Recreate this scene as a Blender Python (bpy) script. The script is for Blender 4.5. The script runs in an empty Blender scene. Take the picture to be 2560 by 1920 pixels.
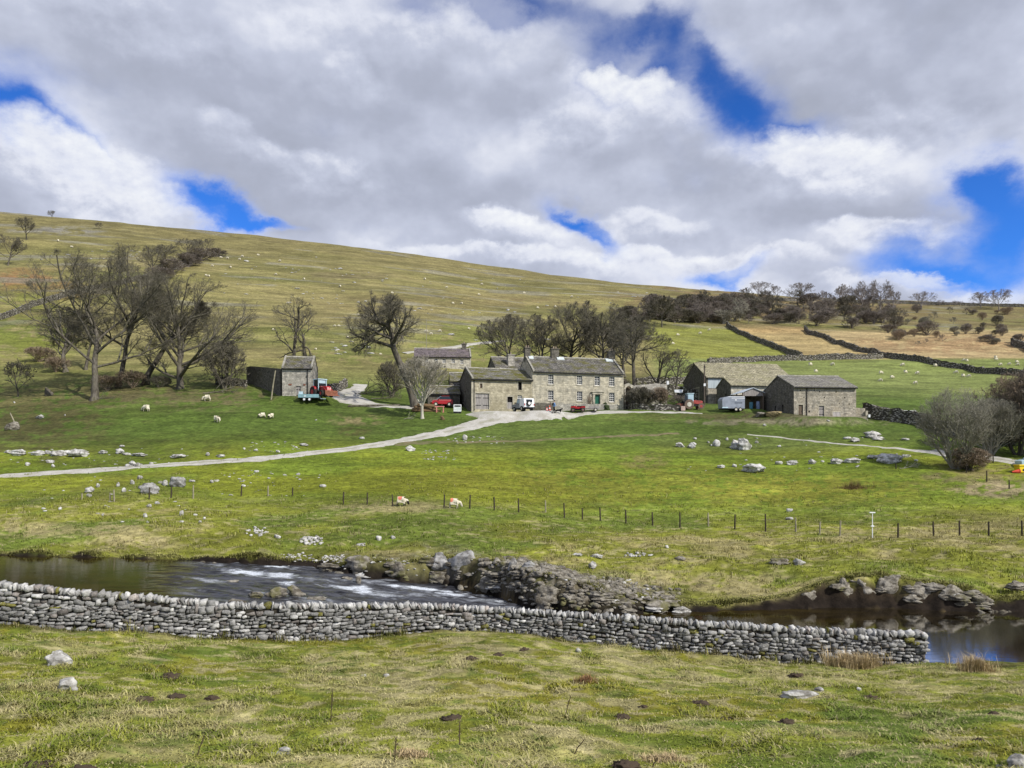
import bpy, bmesh, math, random
import numpy as np
from mathutils import Vector, Matrix
random.seed(7); RNG = np.random.default_rng(11)
D = bpy.data; SC = bpy.context.scene; COL = SC.collection
F, HZ = 1970.0, 1140.0            # focal length and horizon row of the 2560 px photograph
def P(px, py, Y): return ((px-1280)/F*Y, Y, (HZ-py)/F*Y)

# ------------------------------------------------------------------ numeric helpers
def ss(a, b, x):
    t = np.clip((np.asarray(x, float)-a)/(b-a), 0, 1); return t*t*(3-2*t)
def pchip(xs, ys, x):
    xs = np.asarray(xs, float); ys = np.asarray(ys, float); x = np.clip(np.asarray(x, float), xs[0], xs[-1])
    h = np.diff(xs); d = np.diff(ys)/h; m = np.zeros(len(xs))
    for i in range(1, len(xs)-1):
        if d[i-1]*d[i] > 0:
            w1 = 2*h[i]+h[i-1]; w2 = h[i]+2*h[i-1]; m[i] = (w1+w2)/(w1/d[i-1]+w2/d[i])
    m[0] = d[0]; m[-1] = d[-1]
    i = np.clip(np.searchsorted(xs, x)-1, 0, len(h)-1); t = (x-xs[i])/h[i]
    return ((2*t**3-3*t**2+1)*ys[i]+(t**3-2*t**2+t)*h[i]*m[i]+(-2*t**3+3*t**2)*ys[i+1]+(t**3-t**2)*h[i]*m[i+1])
def _hash(ix, iy, s):
    n = (ix.astype(np.int64)*374761393+iy.astype(np.int64)*668265263+s*1274126177) & 0x7fffffff
    n = ((n ^ (n >> 13))*1274126177) & 0x7fffffff
    return ((n ^ (n >> 16)) & 0xffff)/65535.0
def vnoise(x, y, s=0):
    x = np.asarray(x, float); y = np.asarray(y, float)
    ix = np.floor(x); iy = np.floor(y); fx = x-ix; fy = y-iy
    fx = fx*fx*fx*(fx*(fx*6-15)+10); fy = fy*fy*fy*(fy*(fy*6-15)+10)
    a = _hash(ix, iy, s); b = _hash(ix+1, iy, s); c = _hash(ix, iy+1, s); d = _hash(ix+1, iy+1, s)
    return (a+(b-a)*fx+(c-a)*fy+(a-b-c+d)*fx*fy)*2-1
def fbm(x, y, oct=4, s=0):
    v = 0; a = .5
    for o in range(oct):
        v = v+a*vnoise(x*2**o+o*17.3, y*2**o-o*9.1, s+o); a *= .5
    return v

# ------------------------------------------------------------------ terrain
COLS = {
 0:   [(44,1384),(47,1358),(52,1312),(60,1252),(68,1212),(74,1190),(84,1140),(93,1100),(104,1050),(116,1000),(150,900),(200,800),(270,700),(320,640),(400,560),(440,531)],
 350: [(44,1378),(48,1340),(55,1290),(62,1245),(70,1205),(77,1170),(86,1130),(95,1085),(105,1030),(116,985),(145,915),(190,830),(255,730),(320,655),(400,585),(440,562)],
 640: [(44,1372),(49,1335),(57,1285),(64,1245),(72,1200),(80,1152),(90,1100),(101,1040),(112,1000),(125,962),(145,915),(175,855),(240,765),(320,680),(400,616),(440,590)],
 1000:[(43,1385),(49,1340),(57,1285),(63,1255),(72,1200),(82,1145),(92,1098),(103,1045),(112,1012),(122,985),(142,930),(180,860),(245,780),(320,705),(400,650),(440,630)],
 1280:[(43,1396),(50,1340),(58,1295),(63,1270),(74,1200),(87,1130),(99,1070),(107,1038),(116,1018),(126,990),(142,950),(185,880),(250,800),(320,740),(400,690),(440,670)],
 1600:[(42,1420),(46,1385),(54,1335),(61,1300),(70,1238),(80,1172),(91,1112),(101,1060),(109,1031),(122,1000),(142,955),(175,900),(230,832),(290,782),(350,742),(420,713)],
 1900:[(40,1425),(45,1388),(53,1338),(63,1284),(75,1200),(86,1142),(96,1090),(105,1046),(112,1025),(126,1000),(150,955),(185,912),(225,862),(280,812),(360,764),(430,735)],
 2200:[(41,1412),(45,1385),(52,1340),(62,1280),(72,1212),(83,1150),(93,1100),(104,1058),(116,1020),(135,980),(165,940),(200,897),(245,850),(320,800),(410,770),(470,753)],
 2560:[(41,1425),(45,1388),(51,1345),(60,1290),(69,1230),(80,1168),(92,1112),(106,1060),(125,1010),(155,960),(185,920),(230,870),(300,820),(380,785),(460,761)],
}
LY0, LY1, NL = math.log(36.0), math.log(3000.0), 420
LG = np.linspace(LY0, LY1, NL)
_pxs = sorted(COLS); _tab = []
for c in _pxs:
    t = COLS[c]; Y = [36.0]+[a for a, b in t]; R = [t[0][1]+(t[0][1]-t[1][1])*1.2]+[b for a, b in t]
    ys, rs = t[-1]; zs = (HZ-rs)/F*ys
    for k, dz in ((1.12, .4), (1.4, -3), (2.5, -8), (6.5, -8)):
        Y.append(ys*k); R.append(HZ-(zs+dz)*F/(ys*k))
    _tab.append(pchip(np.log(Y), R, LG))
_tab = np.array(_tab)
PXG = np.arange(0, 2561, 20.0)
GRID = np.array([pchip(_pxs, _tab[:, k], PXG) for k in range(NL)]).T   # [px, lnY]
def row_far(px, Y):
    p = np.clip(np.asarray(px, float), 0, 2560)/20; l = np.clip((np.log(np.maximum(Y, 36.0))-LY0)/(LY1-LY0), 0, 1)*(NL-1)
    i = np.clip(p.astype(int), 0, len(PXG)-2); j = np.clip(l.astype(int), 0, NL-2); a = p-i; b = l-j
    return GRID[i, j]*(1-a)*(1-b)+GRID[i+1, j]*a*(1-b)+GRID[i, j+1]*(1-a)*b+GRID[i+1, j+1]*a*b
RX = [-400, 0, 200, 400, 600, 780, 870, 960, 1100, 1250, 1350, 1500, 1600, 1750, 1950, 2080, 2200, 2300, 2430, 2500, 2560, 3000]
RW = [1388, 1393, 1398, 1404, 1412, 1424, 1440, 1452, 1464, 1496, 1526, 1538, 1538, 1535, 1528, 1522, 1521, 1526, 1532, 1532, 1532, 1532]
RT = [1374, 1378, 1385, 1390, 1391, 1400, 1402, 1404, 1392, 1414, 1432, 1476, 1494, 1512, 1495, 1452, 1440, 1455, 1478, 1500, 1500, 1500]
def water_z(px): return -5.6-1.5*ss(330, 1450, px)
def yfar(px): return -water_z(px)*F/(pchip(RX, RW, px)-HZ)
WX = [-600, 0, 350, 700, 900, 1150, 1450, 1700, 2000, 2310, 2560, 3200]
WY = [24.6, 25.0, 26.0, 27.0, 28.2, 29.0, 28.6, 28.0, 27.5, 27.0, 26.3, 26.0]
WROW = [1540, 1562, 1584, 1602, 1594, 1580, 1606, 1634, 1650, 1660, 1664, 1664]
def wall_y(px): return pchip(WX, WY, px)
def wall_z(px): return (HZ-pchip(WX, WROW, px))/F*wall_y(px)
PADS = [  # x, y, radius, height: level ground under the buildings
 (-2.2, 110.5, 3.6, 6.15), (1.5, 111.5, 4, 6.25), (5, 112.5, 4, 6.3), (9, 113.5, 4, 6.4), (13, 114.6, 4.5, 6.5), (4, 108, 3.5, 6.05), (-2, 107.5, 3, 5.95),
 (39, 103.6, 3.5, 5.1), (43, 104.2, 3.5, 5.05), (36.5, 108, 4, 5.7), (33.2, 112.2, 3, 6.6), (29, 126, 4, 8.2), (34, 121, 4, 7.9),
 (-31.5, 114, 4, 8.5), (-28.5, 113, 3, 8.45)]
def zbase(px, Y):
    px = np.asarray(px, float); Y = np.asarray(Y, float)
    wy = wall_y(px); wz = wall_z(px); w = water_z(px); yf = yfar(px)
    t = np.clip((Y-10)/(wy-10), 0, 1)
    near = np.where(Y < 10, -1.7-2.25*(np.clip(Y, 0, 10)/10)**.9, -3.95+(wz+3.95)*(t*1.15-.15*t*t))
    yn = wy+np.where(px > 2320, .5, 1.6)
    z = near+(np.minimum(w-.5, wz)-near)*ss(0, 1, (Y-wy-.45)/(yn-wy))
    rt = pchip(RX, RT, px); yb = yf+1.0; zt = (HZ-rt)/F*yb
    far = (HZ-row_far(px, Y))/F*Y
    far = zt+(far-zt)*ss(yb, yb+8, Y)
    bank = (w-.5)+(zt-w+.5)*np.clip((Y-yf+.15)/1.15, 0, 1)**.8
    z = np.where(Y > yf-.15, np.where(Y > yb, far, bank), z)
    return z
def ground(x, y):
    """height of the terrain at world x, y (arrays)"""
    x = np.asarray(x, float); y = np.asarray(y, float); yc = np.maximum(y, .6)
    px = np.clip(1280+F*x/yc, -3000, 6000)
    # edges of the river wander a little: warp the lookup
    far = ss(30, 36, y)
    jx = far*(1-ss(50, 60, y))
    wob = .35*fbm(x*.9, y*.4, 3, 5)+.18*vnoise(x*2.6, y*.7, 9)
    z = zbase(px, yc+jx*wob)
    hill = ss(125, 200, y)
    z = z+(1-far)*(.20*fbm(x*.45, y*.55, 4, 21)+.09*fbm(x*1.5, y*1.7, 2, 31))*ss(2, 6, y)
    z = z+far*(1-ss(46, 58, y))*.30*fbm(x*.55, y*.45, 3, 47)*ss(37.5, 40, y)
    z = z+far*(1-hill)*(.32*fbm(x*.13, y*.13, 3, 41)*(1-.7*ss(60, 75, y))+.07*vnoise(x*.9, y*.9, 43))*ss(37, 43, y)
    z = z+hill*(1.6*fbm(x*.016+.05*y*.03, y*.045, 4, 51)+.45*fbm(x*.05, y*.16, 3, 55))*(1-ss(700, 900, y))
    for (cx, cy, r, h) in PADS:
        d2 = (x-cx)**2+(y-cy)**2
        if np.any(d2 < (r*2.2)**2):
            k = 1-ss(r*.7, r*1.5, np.sqrt(d2)); z = z+(h-z)*k
    return z
def g1(x, y): return float(ground(np.array([x]), np.array([y]))[0])
_HY = np.exp(np.linspace(math.log(4), math.log(560), 2600))
def hit(px, py, Y0=4.0, Y1=560):
    """where the ray through a photo pixel first meets the ground"""
    Y = _HY[(_HY >= Y0) & (_HY <= Y1)]
    z = ground((px-1280)/F*Y, Y); r = HZ-F*z/Y
    k = np.argmax(r <= py) if np.any(r <= py) else int(np.argmin(r))
    return (float((px-1280)/F*Y[k]), float(Y[k]), float(z[k]))

# ------------------------------------------------------------------ objects
def new_mesh(name, V, Fc, mat=None, smooth=False, col=None, colname='tint'):
    me = D.meshes.new(name); V = np.asarray(V, np.float32).reshape(-1, 3)
    if isinstance(Fc, np.ndarray) and Fc.ndim == 2:
        n, k = Fc.shape
        me.vertices.add(len(V)); me.vertices.foreach_set('co', V.ravel())
        me.loops.add(n*k); me.loops.foreach_set('vertex_index', Fc.astype(np.int32).ravel())
        me.polygons.add(n); me.polygons.foreach_set('loop_start', np.arange(0, n*k, k, dtype=np.int32))
        me.polygons.foreach_set('loop_total', np.full(n, k, np.int32)); me.update(calc_edges=True)
    else:
        me.from_pydata([tuple(map(float, v)) for v in V], [], [tuple(map(int, f)) for f in Fc]); me.update()
    if smooth and len(me.polygons): me.polygons.foreach_set('use_smooth', np.ones(len(me.polygons), bool))
    if col is not None:
        at = me.color_attributes.new(colname, 'FLOAT_COLOR', 'POINT'); c = np.ones((len(V), 4), np.float32)
        c[:, :3] = np.asarray(col, np.float32); at.data.foreach_set('color', c.ravel())
    if mat: me.materials.append(mat)
    return me
def link(name, me, parent=None, loc=None, rz=None):
    o = D.objects.new(name, me); COL.objects.link(o); o.parent = parent
    if loc is not None: o.location = loc
    if rz is not None: o.rotation_euler = (0, 0, rz)
    return o
def tag(o, label=None, cat=None, group=None, kind=None):
    for k, v in (('label', label), ('category', cat), ('group', group), ('kind', kind)):
        if v: o[k] = v
    return o
def thing(name, label, cat, loc=(0, 0, 0), rz=0, group=None):
    o = D.objects.new(name, None); COL.objects.link(o); o.location = loc; o.rotation_euler = (0, 0, rz); o.empty_display_size = .2
    return tag(o, label, cat, group)
def copy_tree(o, parent=None):
    kids = list(o.children); c = o.copy(); COL.objects.link(c); c.parent = parent
    for k in kids: copy_tree(k, c)
    return c
class MB:
    """collects solid shapes into one mesh"""
    def __init__(s): s.v = []; s.f = []
    def add(s, v, f):
        n = len(s.v); s.v += [tuple(p) for p in v]; s.f += [tuple(i+n for i in q) for q in f]; return s
    def box(s, x0, x1, y0, y1, z0, z1, M=None):
        v = [(x, y, z) for z in (z0, z1) for y in (y0, y1) for x in (x0, x1)]
        if M is not None: v = [M @ Vector(p) for p in v]
        return s.add(v, [(0, 2, 3, 1), (4, 5, 7, 6), (0, 1, 5, 4), (2, 6, 7, 3), (0, 4, 6, 2), (1, 3, 7, 5)])
    def tube(s, pts, rads, n=8, caps=True):
        pts = [Vector(p) for p in pts]
        if not hasattr(rads, '__len__'): rads = [rads]*len(pts)
        b = len(s.v); fr = None
        for i, p in enumerate(pts):
            t = (pts[min(i+1, len(pts)-1)]-pts[max(i-1, 0)]).normalized()
            u = Vector((0, 0, 1)) if abs(t.z) < .9 else Vector((1, 0, 0))
            if fr is not None: u = fr
            a = (u-t*u.dot(t)).normalized(); c = t.cross(a); fr = a
            for k in range(n):
                w = 2*math.pi*k/n; s.v.append(tuple(p+(a*math.cos(w)+c*math.sin(w))*rads[i]))
        for i in range(len(pts)-1):
            for k in range(n):
                k2 = (k+1) % n; s.f.append((b+i*n+k, b+i*n+k2, b+(i+1)*n+k2, b+(i+1)*n+k))
        if caps:
            s.f.append(tuple(b+k for k in range(n))[::-1]); e = b+(len(pts)-1)*n; s.f.append(tuple(e+k for k in range(n)))
        return s
    def prism(s, poly, lo, hi, ax='y'):
        """poly: 2-D outline extruded along an axis"""
        def q(a, b, t): return {'y': (a, t, b), 'x': (t, a, b), 'z': (a, b, t)}[ax]
        n = len(poly); v = [q(a, b, lo) for a, b in poly]+[q(a, b, hi) for a, b in poly]
        return s.add(v, [tuple(range(n))[::-1], tuple(range(n, 2*n))]+[(i, (i+1) % n, n+(i+1) % n, n+i) for i in range(n)])
    def wheel(s, c, r, w, n=16, ax='y'):
        b = len(s.v); x, y, z = c
        prof = [(r*.93, -w/2), (r, -w/3), (r, w/3), (r*.93, w/2)]
        for pr, o in prof:
            for k in range(n):
                t = 2*math.pi*k/n; a, d = pr*math.cos(t), pr*math.sin(t)
                s.v.append((x+a, y+o, z+d) if ax == 'y' else (x+o, y+a, z+d))
        for i in range(3):
            for k in range(n): k2 = (k+1) % n; s.f.append((b+i*n+k, b+i*n+k2, b+(i+1)*n+k2, b+(i+1)*n+k))
        s.f.append(tuple(b+k for k in range(n))); s.f.append(tuple(b+3*n+k for k in range(n))[::-1]); return s
    def build(s, name, mat, parent=None, smooth=False, loc=None, rz=None, bevel=0):
        me = new_mesh(name, s.v, s.f, None, smooth); bm = bmesh.new(); bm.from_mesh(me)
        bmesh.ops.recalc_face_normals(bm, faces=bm.faces); bm.to_mesh(me); bm.free(); me.materials.append(mat)
        o = link(name, me, parent, loc, rz)
        if bevel:
            m = o.modifiers.new('bevel', 'BEVEL'); m.width = bevel; m.segments = 2; m.limit_method = 'ANGLE'
        return o

# ------------------------------------------------------------------ node helpers
class NT:
    def __init__(s, tree): s.t = tree; s.n = tree.nodes; s.l = tree.links
    def new(s, kind, **kw):
        n = s.n.new(kind)
        for k, v in kw.items(): setattr(n, k, v)
        return n
    def set(s, sock, v):
        if isinstance(v, bpy.types.NodeSocket): s.l.new(v, sock)
        elif v is not None:
            if hasattr(sock.default_value, '__len__') and not hasattr(v, '__len__'): v = (v, v, v)
            if hasattr(sock.default_value, '__len__') and len(sock.default_value) == 4 and len(v) == 3: v = (*v, 1)
            sock.default_value = v
    def m(s, op, a, b=None, c=None, clamp=False):
        n = s.new('ShaderNodeMath', operation=op, use_clamp=clamp); s.set(n.inputs[0], a); s.set(n.inputs[1], b)
        if c is not None: s.set(n.inputs[2], c)
        return n.outputs[0]
    def vm(s, op, a, b=None):
        n = s.new('ShaderNodeVectorMath', operation=op); s.set(n.inputs[0], a)
        if b is not None:
            if op == 'SCALE': s.set(n.inputs[3], b)
            else: s.set(n.inputs[1], b)
        return n.outputs[0]
    def noise(s, vec, scale, detail=4, rough=.55, color=False, dist=0.0):
        n = s.new('ShaderNodeTexNoise'); s.set(n.inputs['Vector'], vec); n.inputs['Scale'].default_value = scale
        n.inputs['Detail'].default_value = detail; n.inputs['Roughness'].default_value = rough; n.inputs['Distortion'].default_value = dist
        return n.outputs['Color' if color else 'Fac']
    def mix(s, fac, a, b, mode='MIX'):
        n = s.new('ShaderNodeMix', data_type='RGBA', blend_type=mode, clamp_factor=True); s.set(n.inputs[0], fac)
        s.set(n.inputs[6], a); s.set(n.inputs[7], b); return n.outputs[2]
    def map(s, x, a, b, c=0.0, d=1.0, smooth=True):
        n = s.new('ShaderNodeMapRange', interpolation_type='SMOOTHSTEP' if smooth else 'LINEAR'); s.set(n.inputs[0], x)
        for k, v in zip((1, 2, 3, 4), (a, b, c, d)): s.set(n.inputs[k], v)
        return n.outputs[0]
    def attr(s, name): return s.new('ShaderNodeAttribute', attribute_name=name).outputs['Color']
    def coord(s, k='Object'): return s.new('ShaderNodeTexCoord').outputs[k]
    def scale(s, vec, v): return s.vm('MULTIPLY', vec, v)
    def bump(s, h, strength=.5, dist=.05):
        n = s.new('ShaderNodeBump'); s.set(n.inputs['Height'], h); n.inputs['Strength'].default_value = strength; n.inputs['Distance'].default_value = dist
        return n.outputs[0]
MATS = {}
def material(name, fn, rough=.9, spec=.2):
    if name in MATS: return MATS[name]
    m = D.materials.new(name); m.use_nodes = True; m.node_tree.nodes.clear(); t = NT(m.node_tree)
    out = t.new('ShaderNodeOutputMaterial'); b = t.new('ShaderNodeBsdfPrincipled')
    b.inputs['Roughness'].default_value = rough; b.inputs['Specular IOR Level'].default_value = spec
    t.l.new(b.outputs[0], out.inputs[0]); r = fn(t, b)
    if r is not None: t.set(b.inputs['Base Color'], r)
    MATS[name] = m; return m
def paint(name, rgb, rough=.6, var=.25, scale=3.0, metal=0, spec=.3):
    def fn(t, b):
        b.inputs['Metallic'].default_value = metal
        n = t.noise(t.coord(), scale, 5, .6); k = t.map(n, .3, .7, 1-var, 1+var*.5)
        return t.mix(1, rgb, k, 'MULTIPLY')
    return material(name, fn, rough, spec)
# ------------------------------------------------------------------ camera, sun, sky
cam = D.objects.new('camera', D.cameras.new('camera')); COL.objects.link(cam); SC.camera = cam
cam.location = (0, 0, 0); cam.rotation_euler = (math.pi/2, 0, 0)
cam.data.sensor_width = 36; cam.data.lens = 36*F/2560; cam.data.shift_y = (HZ-960)/2560; cam.data.clip_end = 8000; cam.data.clip_start = .1
SC.view_settings.view_transform = 'Standard'; SC.view_settings.look = 'None'; SC.view_settings.exposure = 0; SC.view_settings.gamma = 1
SUN_AZ, SUN_EL = math.radians(52), math.radians(40)     # behind the camera to the right
sv = Vector((math.sin(SUN_AZ)*math.cos(SUN_EL), -math.cos(SUN_AZ)*math.cos(SUN_EL), math.sin(SUN_EL)))
sun = D.objects.new('sun', D.lights.new('sun', 'SUN')); COL.objects.link(sun); sun.data.energy = 4.8; sun.data.angle = math.radians(.6)
sun.data.color = (1, .95, .86); sun.rotation_euler = (-sv).to_track_quat('-Z', 'Y').to_euler()

W = D.worlds.new('World'); SC.world = W; W.use_nodes = True; W.node_tree.nodes.clear(); t = NT(W.node_tree)
out = t.new('ShaderNodeOutputWorld'); bg = t.new('ShaderNodeBackground'); t.l.new(bg.outputs[0], out.inputs[0])
sky = t.new('ShaderNodeTexSky', sky_type='NISHITA'); sky.sun_disc = False; sky.sun_elevation = SUN_EL; sky.sun_rotation = math.pi-SUN_AZ
sky.ozone_density = 3.0; sky.dust_density = .5
gen = t.coord('Generated'); sp = t.new('ShaderNodeSeparateXYZ'); t.l.new(gen, sp.inputs[0]); gx, gy, gz_ = sp.outputs
az = t.m('ARCTAN2', gx, gy); el = t.m('ARCSINE', gz_)
cmb = t.new('ShaderNodeCombineXYZ'); t.set(cmb.inputs[0], az); t.set(cmb.inputs[1], t.m('MULTIPLY', el, 1.35)); cv = cmb.outputs[0]
w1 = t.noise(cv, 3.6, 3, .5, True); w2 = t.noise(cv, 11, 6, .62, True)
wv = t.vm('ADD', t.vm('SCALE', t.vm('SUBTRACT', w1, (.5, .5, .5)), .13), t.vm('SCALE', t.vm('SUBTRACT', w2, (.5, .5, .5)), .07))
sw = t.new('ShaderNodeSeparateXYZ'); t.l.new(wv, sw.inputs[0])
waz = t.m('ADD', az, sw.outputs[0]); wel = t.m('ADD', el, sw.outputs[1])
waz2 = t.m('ADD', az, t.m('MULTIPLY', sw.outputs[0], .8)); wel2 = t.m('ADD', el, t.m('MULTIPLY', sw.outputs[1], .8))
def blob(px, py, rx, ry, rot=0, amp=1.0, soft=False):
    """a soft patch of sky centred on the direction seen at a photo pixel"""
    a0 = math.atan2(px-1280, F); e0 = math.atan2(HZ-py, math.hypot(F, px-1280)); c, s_ = math.cos(math.radians(rot)), math.sin(math.radians(rot))
    da = t.m('SUBTRACT', waz2 if soft else waz, a0); de = t.m('SUBTRACT', wel2 if soft else wel, e0)
    k = F*1.12
    u = t.m('ADD', t.m('MULTIPLY', da, c*k/rx), t.m('MULTIPLY', de, s_*k/rx))
    v = t.m('ADD', t.m('MULTIPLY', da, -s_*k/ry), t.m('MULTIPLY', de, c*k/ry))
    q = t.m('ADD', t.m('MULTIPLY', u, u), t.m('MULTIPLY', v, v))
    return t.m('MULTIPLY', t.m('EXPONENT', t.m('MULTIPLY', q, -1)), amp)
def total(lst):
    r = lst[0]
    for x in lst[1:]: r = t.m('ADD', r, x)
    return r
# openings in the cloud deck where blue shows (px, py, rx, ry, tilt, strength)
holes = [(510,545,100,46,-30,1.25),(1475,555,110,30,-38,1.15),(1855,270,105,100,0,1.15),(1970,325,120,40,12,.9),(1770,140,80,60,-40,.8),(1590,40,120,60,0,.85),
 (1290,30,230,70,0,.95),(2530,570,140,100,0,1.2),(2330,690,200,36,-5,.8),(2480,440,80,60,0,.7),(70,315,170,60,-15,.66),(1790,705,110,25,0,.9),(640,590,80,16,0,.8),
 (1490,190,80,80,20,.8),(1650,180,70,70,0,.4),(2230,640,110,50,0,.55),(1000,40,140,50,0,.45),(230,420,120,40,-30,.4),(2480,430,90,70,0,.5),(30,270,90,90,0,.5),(1690,60,50,70,0,.4),(1640,160,60,60,0,.5),(120,180,160,60,0,.3)]
hole = total([blob(*h) for h in holes])
fn = t.noise(cv, 7.0, 9, .6)
back = t.map(gy, -.1, .35, .40, 0.0)
hv = t.m('ADD', t.m('ADD', hole, t.m('MULTIPLY', t.m('SUBTRACT', fn, .5), .95)), back)
cloud = t.map(hv, .05, 1.12, 1.0, 0.0)
greys = [(900,480,420,80,-5,.16),(1450,470,240,75,0,.20),(350,230,420,130,-10,.18),(2250,120,420,190,0,.24),(1000,320,320,90,0,.16),(1330,650,130,25,0,.12),(2080,550,240,40,0,.12),(1900,560,260,40,0,.10),(2150,330,230,70,0,.08),(620,540,160,40,-20,.10)]
gsum = total([blob(*g, True) for g in greys])
def relief_at(scale, dx, dy, det, rough):
    return t.m('SUBTRACT', t.noise(cv, scale, det, rough), t.noise(t.vm('ADD', cv, (dx, dy, 0)), scale, det, rough))
rbig = relief_at(3.8, .012, .06, 5, .48); rmid = relief_at(10, .006, .022, 6, .55); rfine = relief_at(26, .003, .009, 5, .6)
shade = t.m('ADD', t.m('SUBTRACT', .50, gsum), t.m('ADD', t.m('MULTIPLY', rbig, 1.55), t.m('MULTIPLY', rmid, .55)))
shade = t.m('ADD', shade, t.map(hv, .10, .60, 0.0, .20))
# separate cumulus heaps: white where the sun catches the top, grey beneath
pn = t.m('ADD', t.m('MULTIPLY', t.noise(cv, 9, 7, .6), .7), t.m('MULTIPLY', t.noise(cv, 24, 5, .6), .3))
tex = t.m('ADD', t.m('MULTIPLY', rmid, 1.0), t.m('MULTIPLY', rfine, .8))
def cumulus(px, py, rx, ry, rot, top=.30, amp=1.0, base=.66):
    global shade, cloud
    a0 = math.atan2(px-1280, F); e0 = math.atan2(HZ-py, math.hypot(F, px-1280)); c, s_ = math.cos(math.radians(rot)), math.sin(math.radians(rot)); k = F*1.12
    da, de = t.m('SUBTRACT', waz, a0), t.m('SUBTRACT', wel, e0)
    u = t.m('ADD', t.m('MULTIPLY', da, c*k/rx), t.m('MULTIPLY', de, s_*k/rx)); v = t.m('ADD', t.m('MULTIPLY', da, -s_*k/ry), t.m('MULTIPLY', de, c*k/ry))
    q = t.m('ADD', t.m('MULTIPLY', u, u), t.m('MULTIPLY', v, v)); g = t.m('ADD', t.m('EXPONENT', t.m('MULTIPLY', q, -.8)), t.m('MULTIPLY', t.m('SUBTRACT', pn, .5), .9))
    up_ = t.map(v, -.5, .5, .70, .34); mk = t.m('MULTIPLY', t.map(g, t.m('SUBTRACT', .40, 0), t.m('ADD', .46, up_)), amp)
    sh = t.m('ADD', t.m('ADD', base, t.m('MULTIPLY', v, top)), tex)
    shade = t.m('ADD', t.m('MULTIPLY', shade, t.m('SUBTRACT', 1, mk)), t.m('MULTIPLY', sh, mk)); cloud = t.m('MAXIMUM', cloud, t.m('MULTIPLY', mk, .97))
for c_ in [(1180,120,280,120,0,.15,.45,.70),(870,215,90,60,-15,.25,.40,.68),(545,325,100,60,0,.25,.40,.68),(700,430,280,85,-5,.26,.6),(950,90,380,110,0,.2,.45,.66),(300,60,360,90,0,.15,.45,.64),(2280,300,260,90,0,.2,.5,.58),(2030,430,330,120,-8,.30,.95,.70),(1560,240,230,100,-10,.34,1.0,.74),(1430,350,150,90,0,.25,.6,.60),
           (220,480,270,130,-14,.32,1.0,.74),(60,400,150,80,0,.3,.6,.7),(1310,575,230,70,-10,.34,.95,.70),(1180,655,330,45,-4,.25,.8,.72),(1620,560,180,60,0,.3,.7,.68),(1560,665,420,50,-3,.28,.9,.72),(2180,610,230,55,0,.25,.8,.68),(2200,725,220,34,0,.2,.8,.72),(2450,735,150,24,0,.2,.7,.75),(1900,690,200,40,0,.2,.7,.70)]: cumulus(*c_)
cr = t.new('ShaderNodeValToRGB'); t.set(cr.inputs[0], shade); e = cr.color_ramp.elements
e[0].position = 0; e[0].color = (.36, .39, .48, 1); e[1].position = 1; e[1].color = (.92, .94, .97, 1)
for p_, c_ in ((.30, (.44, .475, .59, 1)), (.50, (.55, .59, .72, 1)), (.70, (.75, .78, .88, 1))):
    k_ = e.new(p_); k_.color = c_
blue = t.mix(1, sky.outputs[0], (.034, .092, .20), 'MULTIPLY')
deep = t.map(el, .12, .55, 1.0, .55, False)
blue = t.mix(1, blue, deep, 'MULTIPLY')
skyc = t.mix(cloud, blue, cr.outputs[0])
low = t.map(gz_, -.10, -.02, 1.0, 0.0)
skyc = t.mix(low, skyc, (.09, .11, .05))
t.set(bg.inputs[0], skyc); bg.inputs[1].default_value = 1.0
if W.cycles: W.cycles.sampling_method = 'MANUAL'; W.cycles.sample_map_resolution = 512

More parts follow.
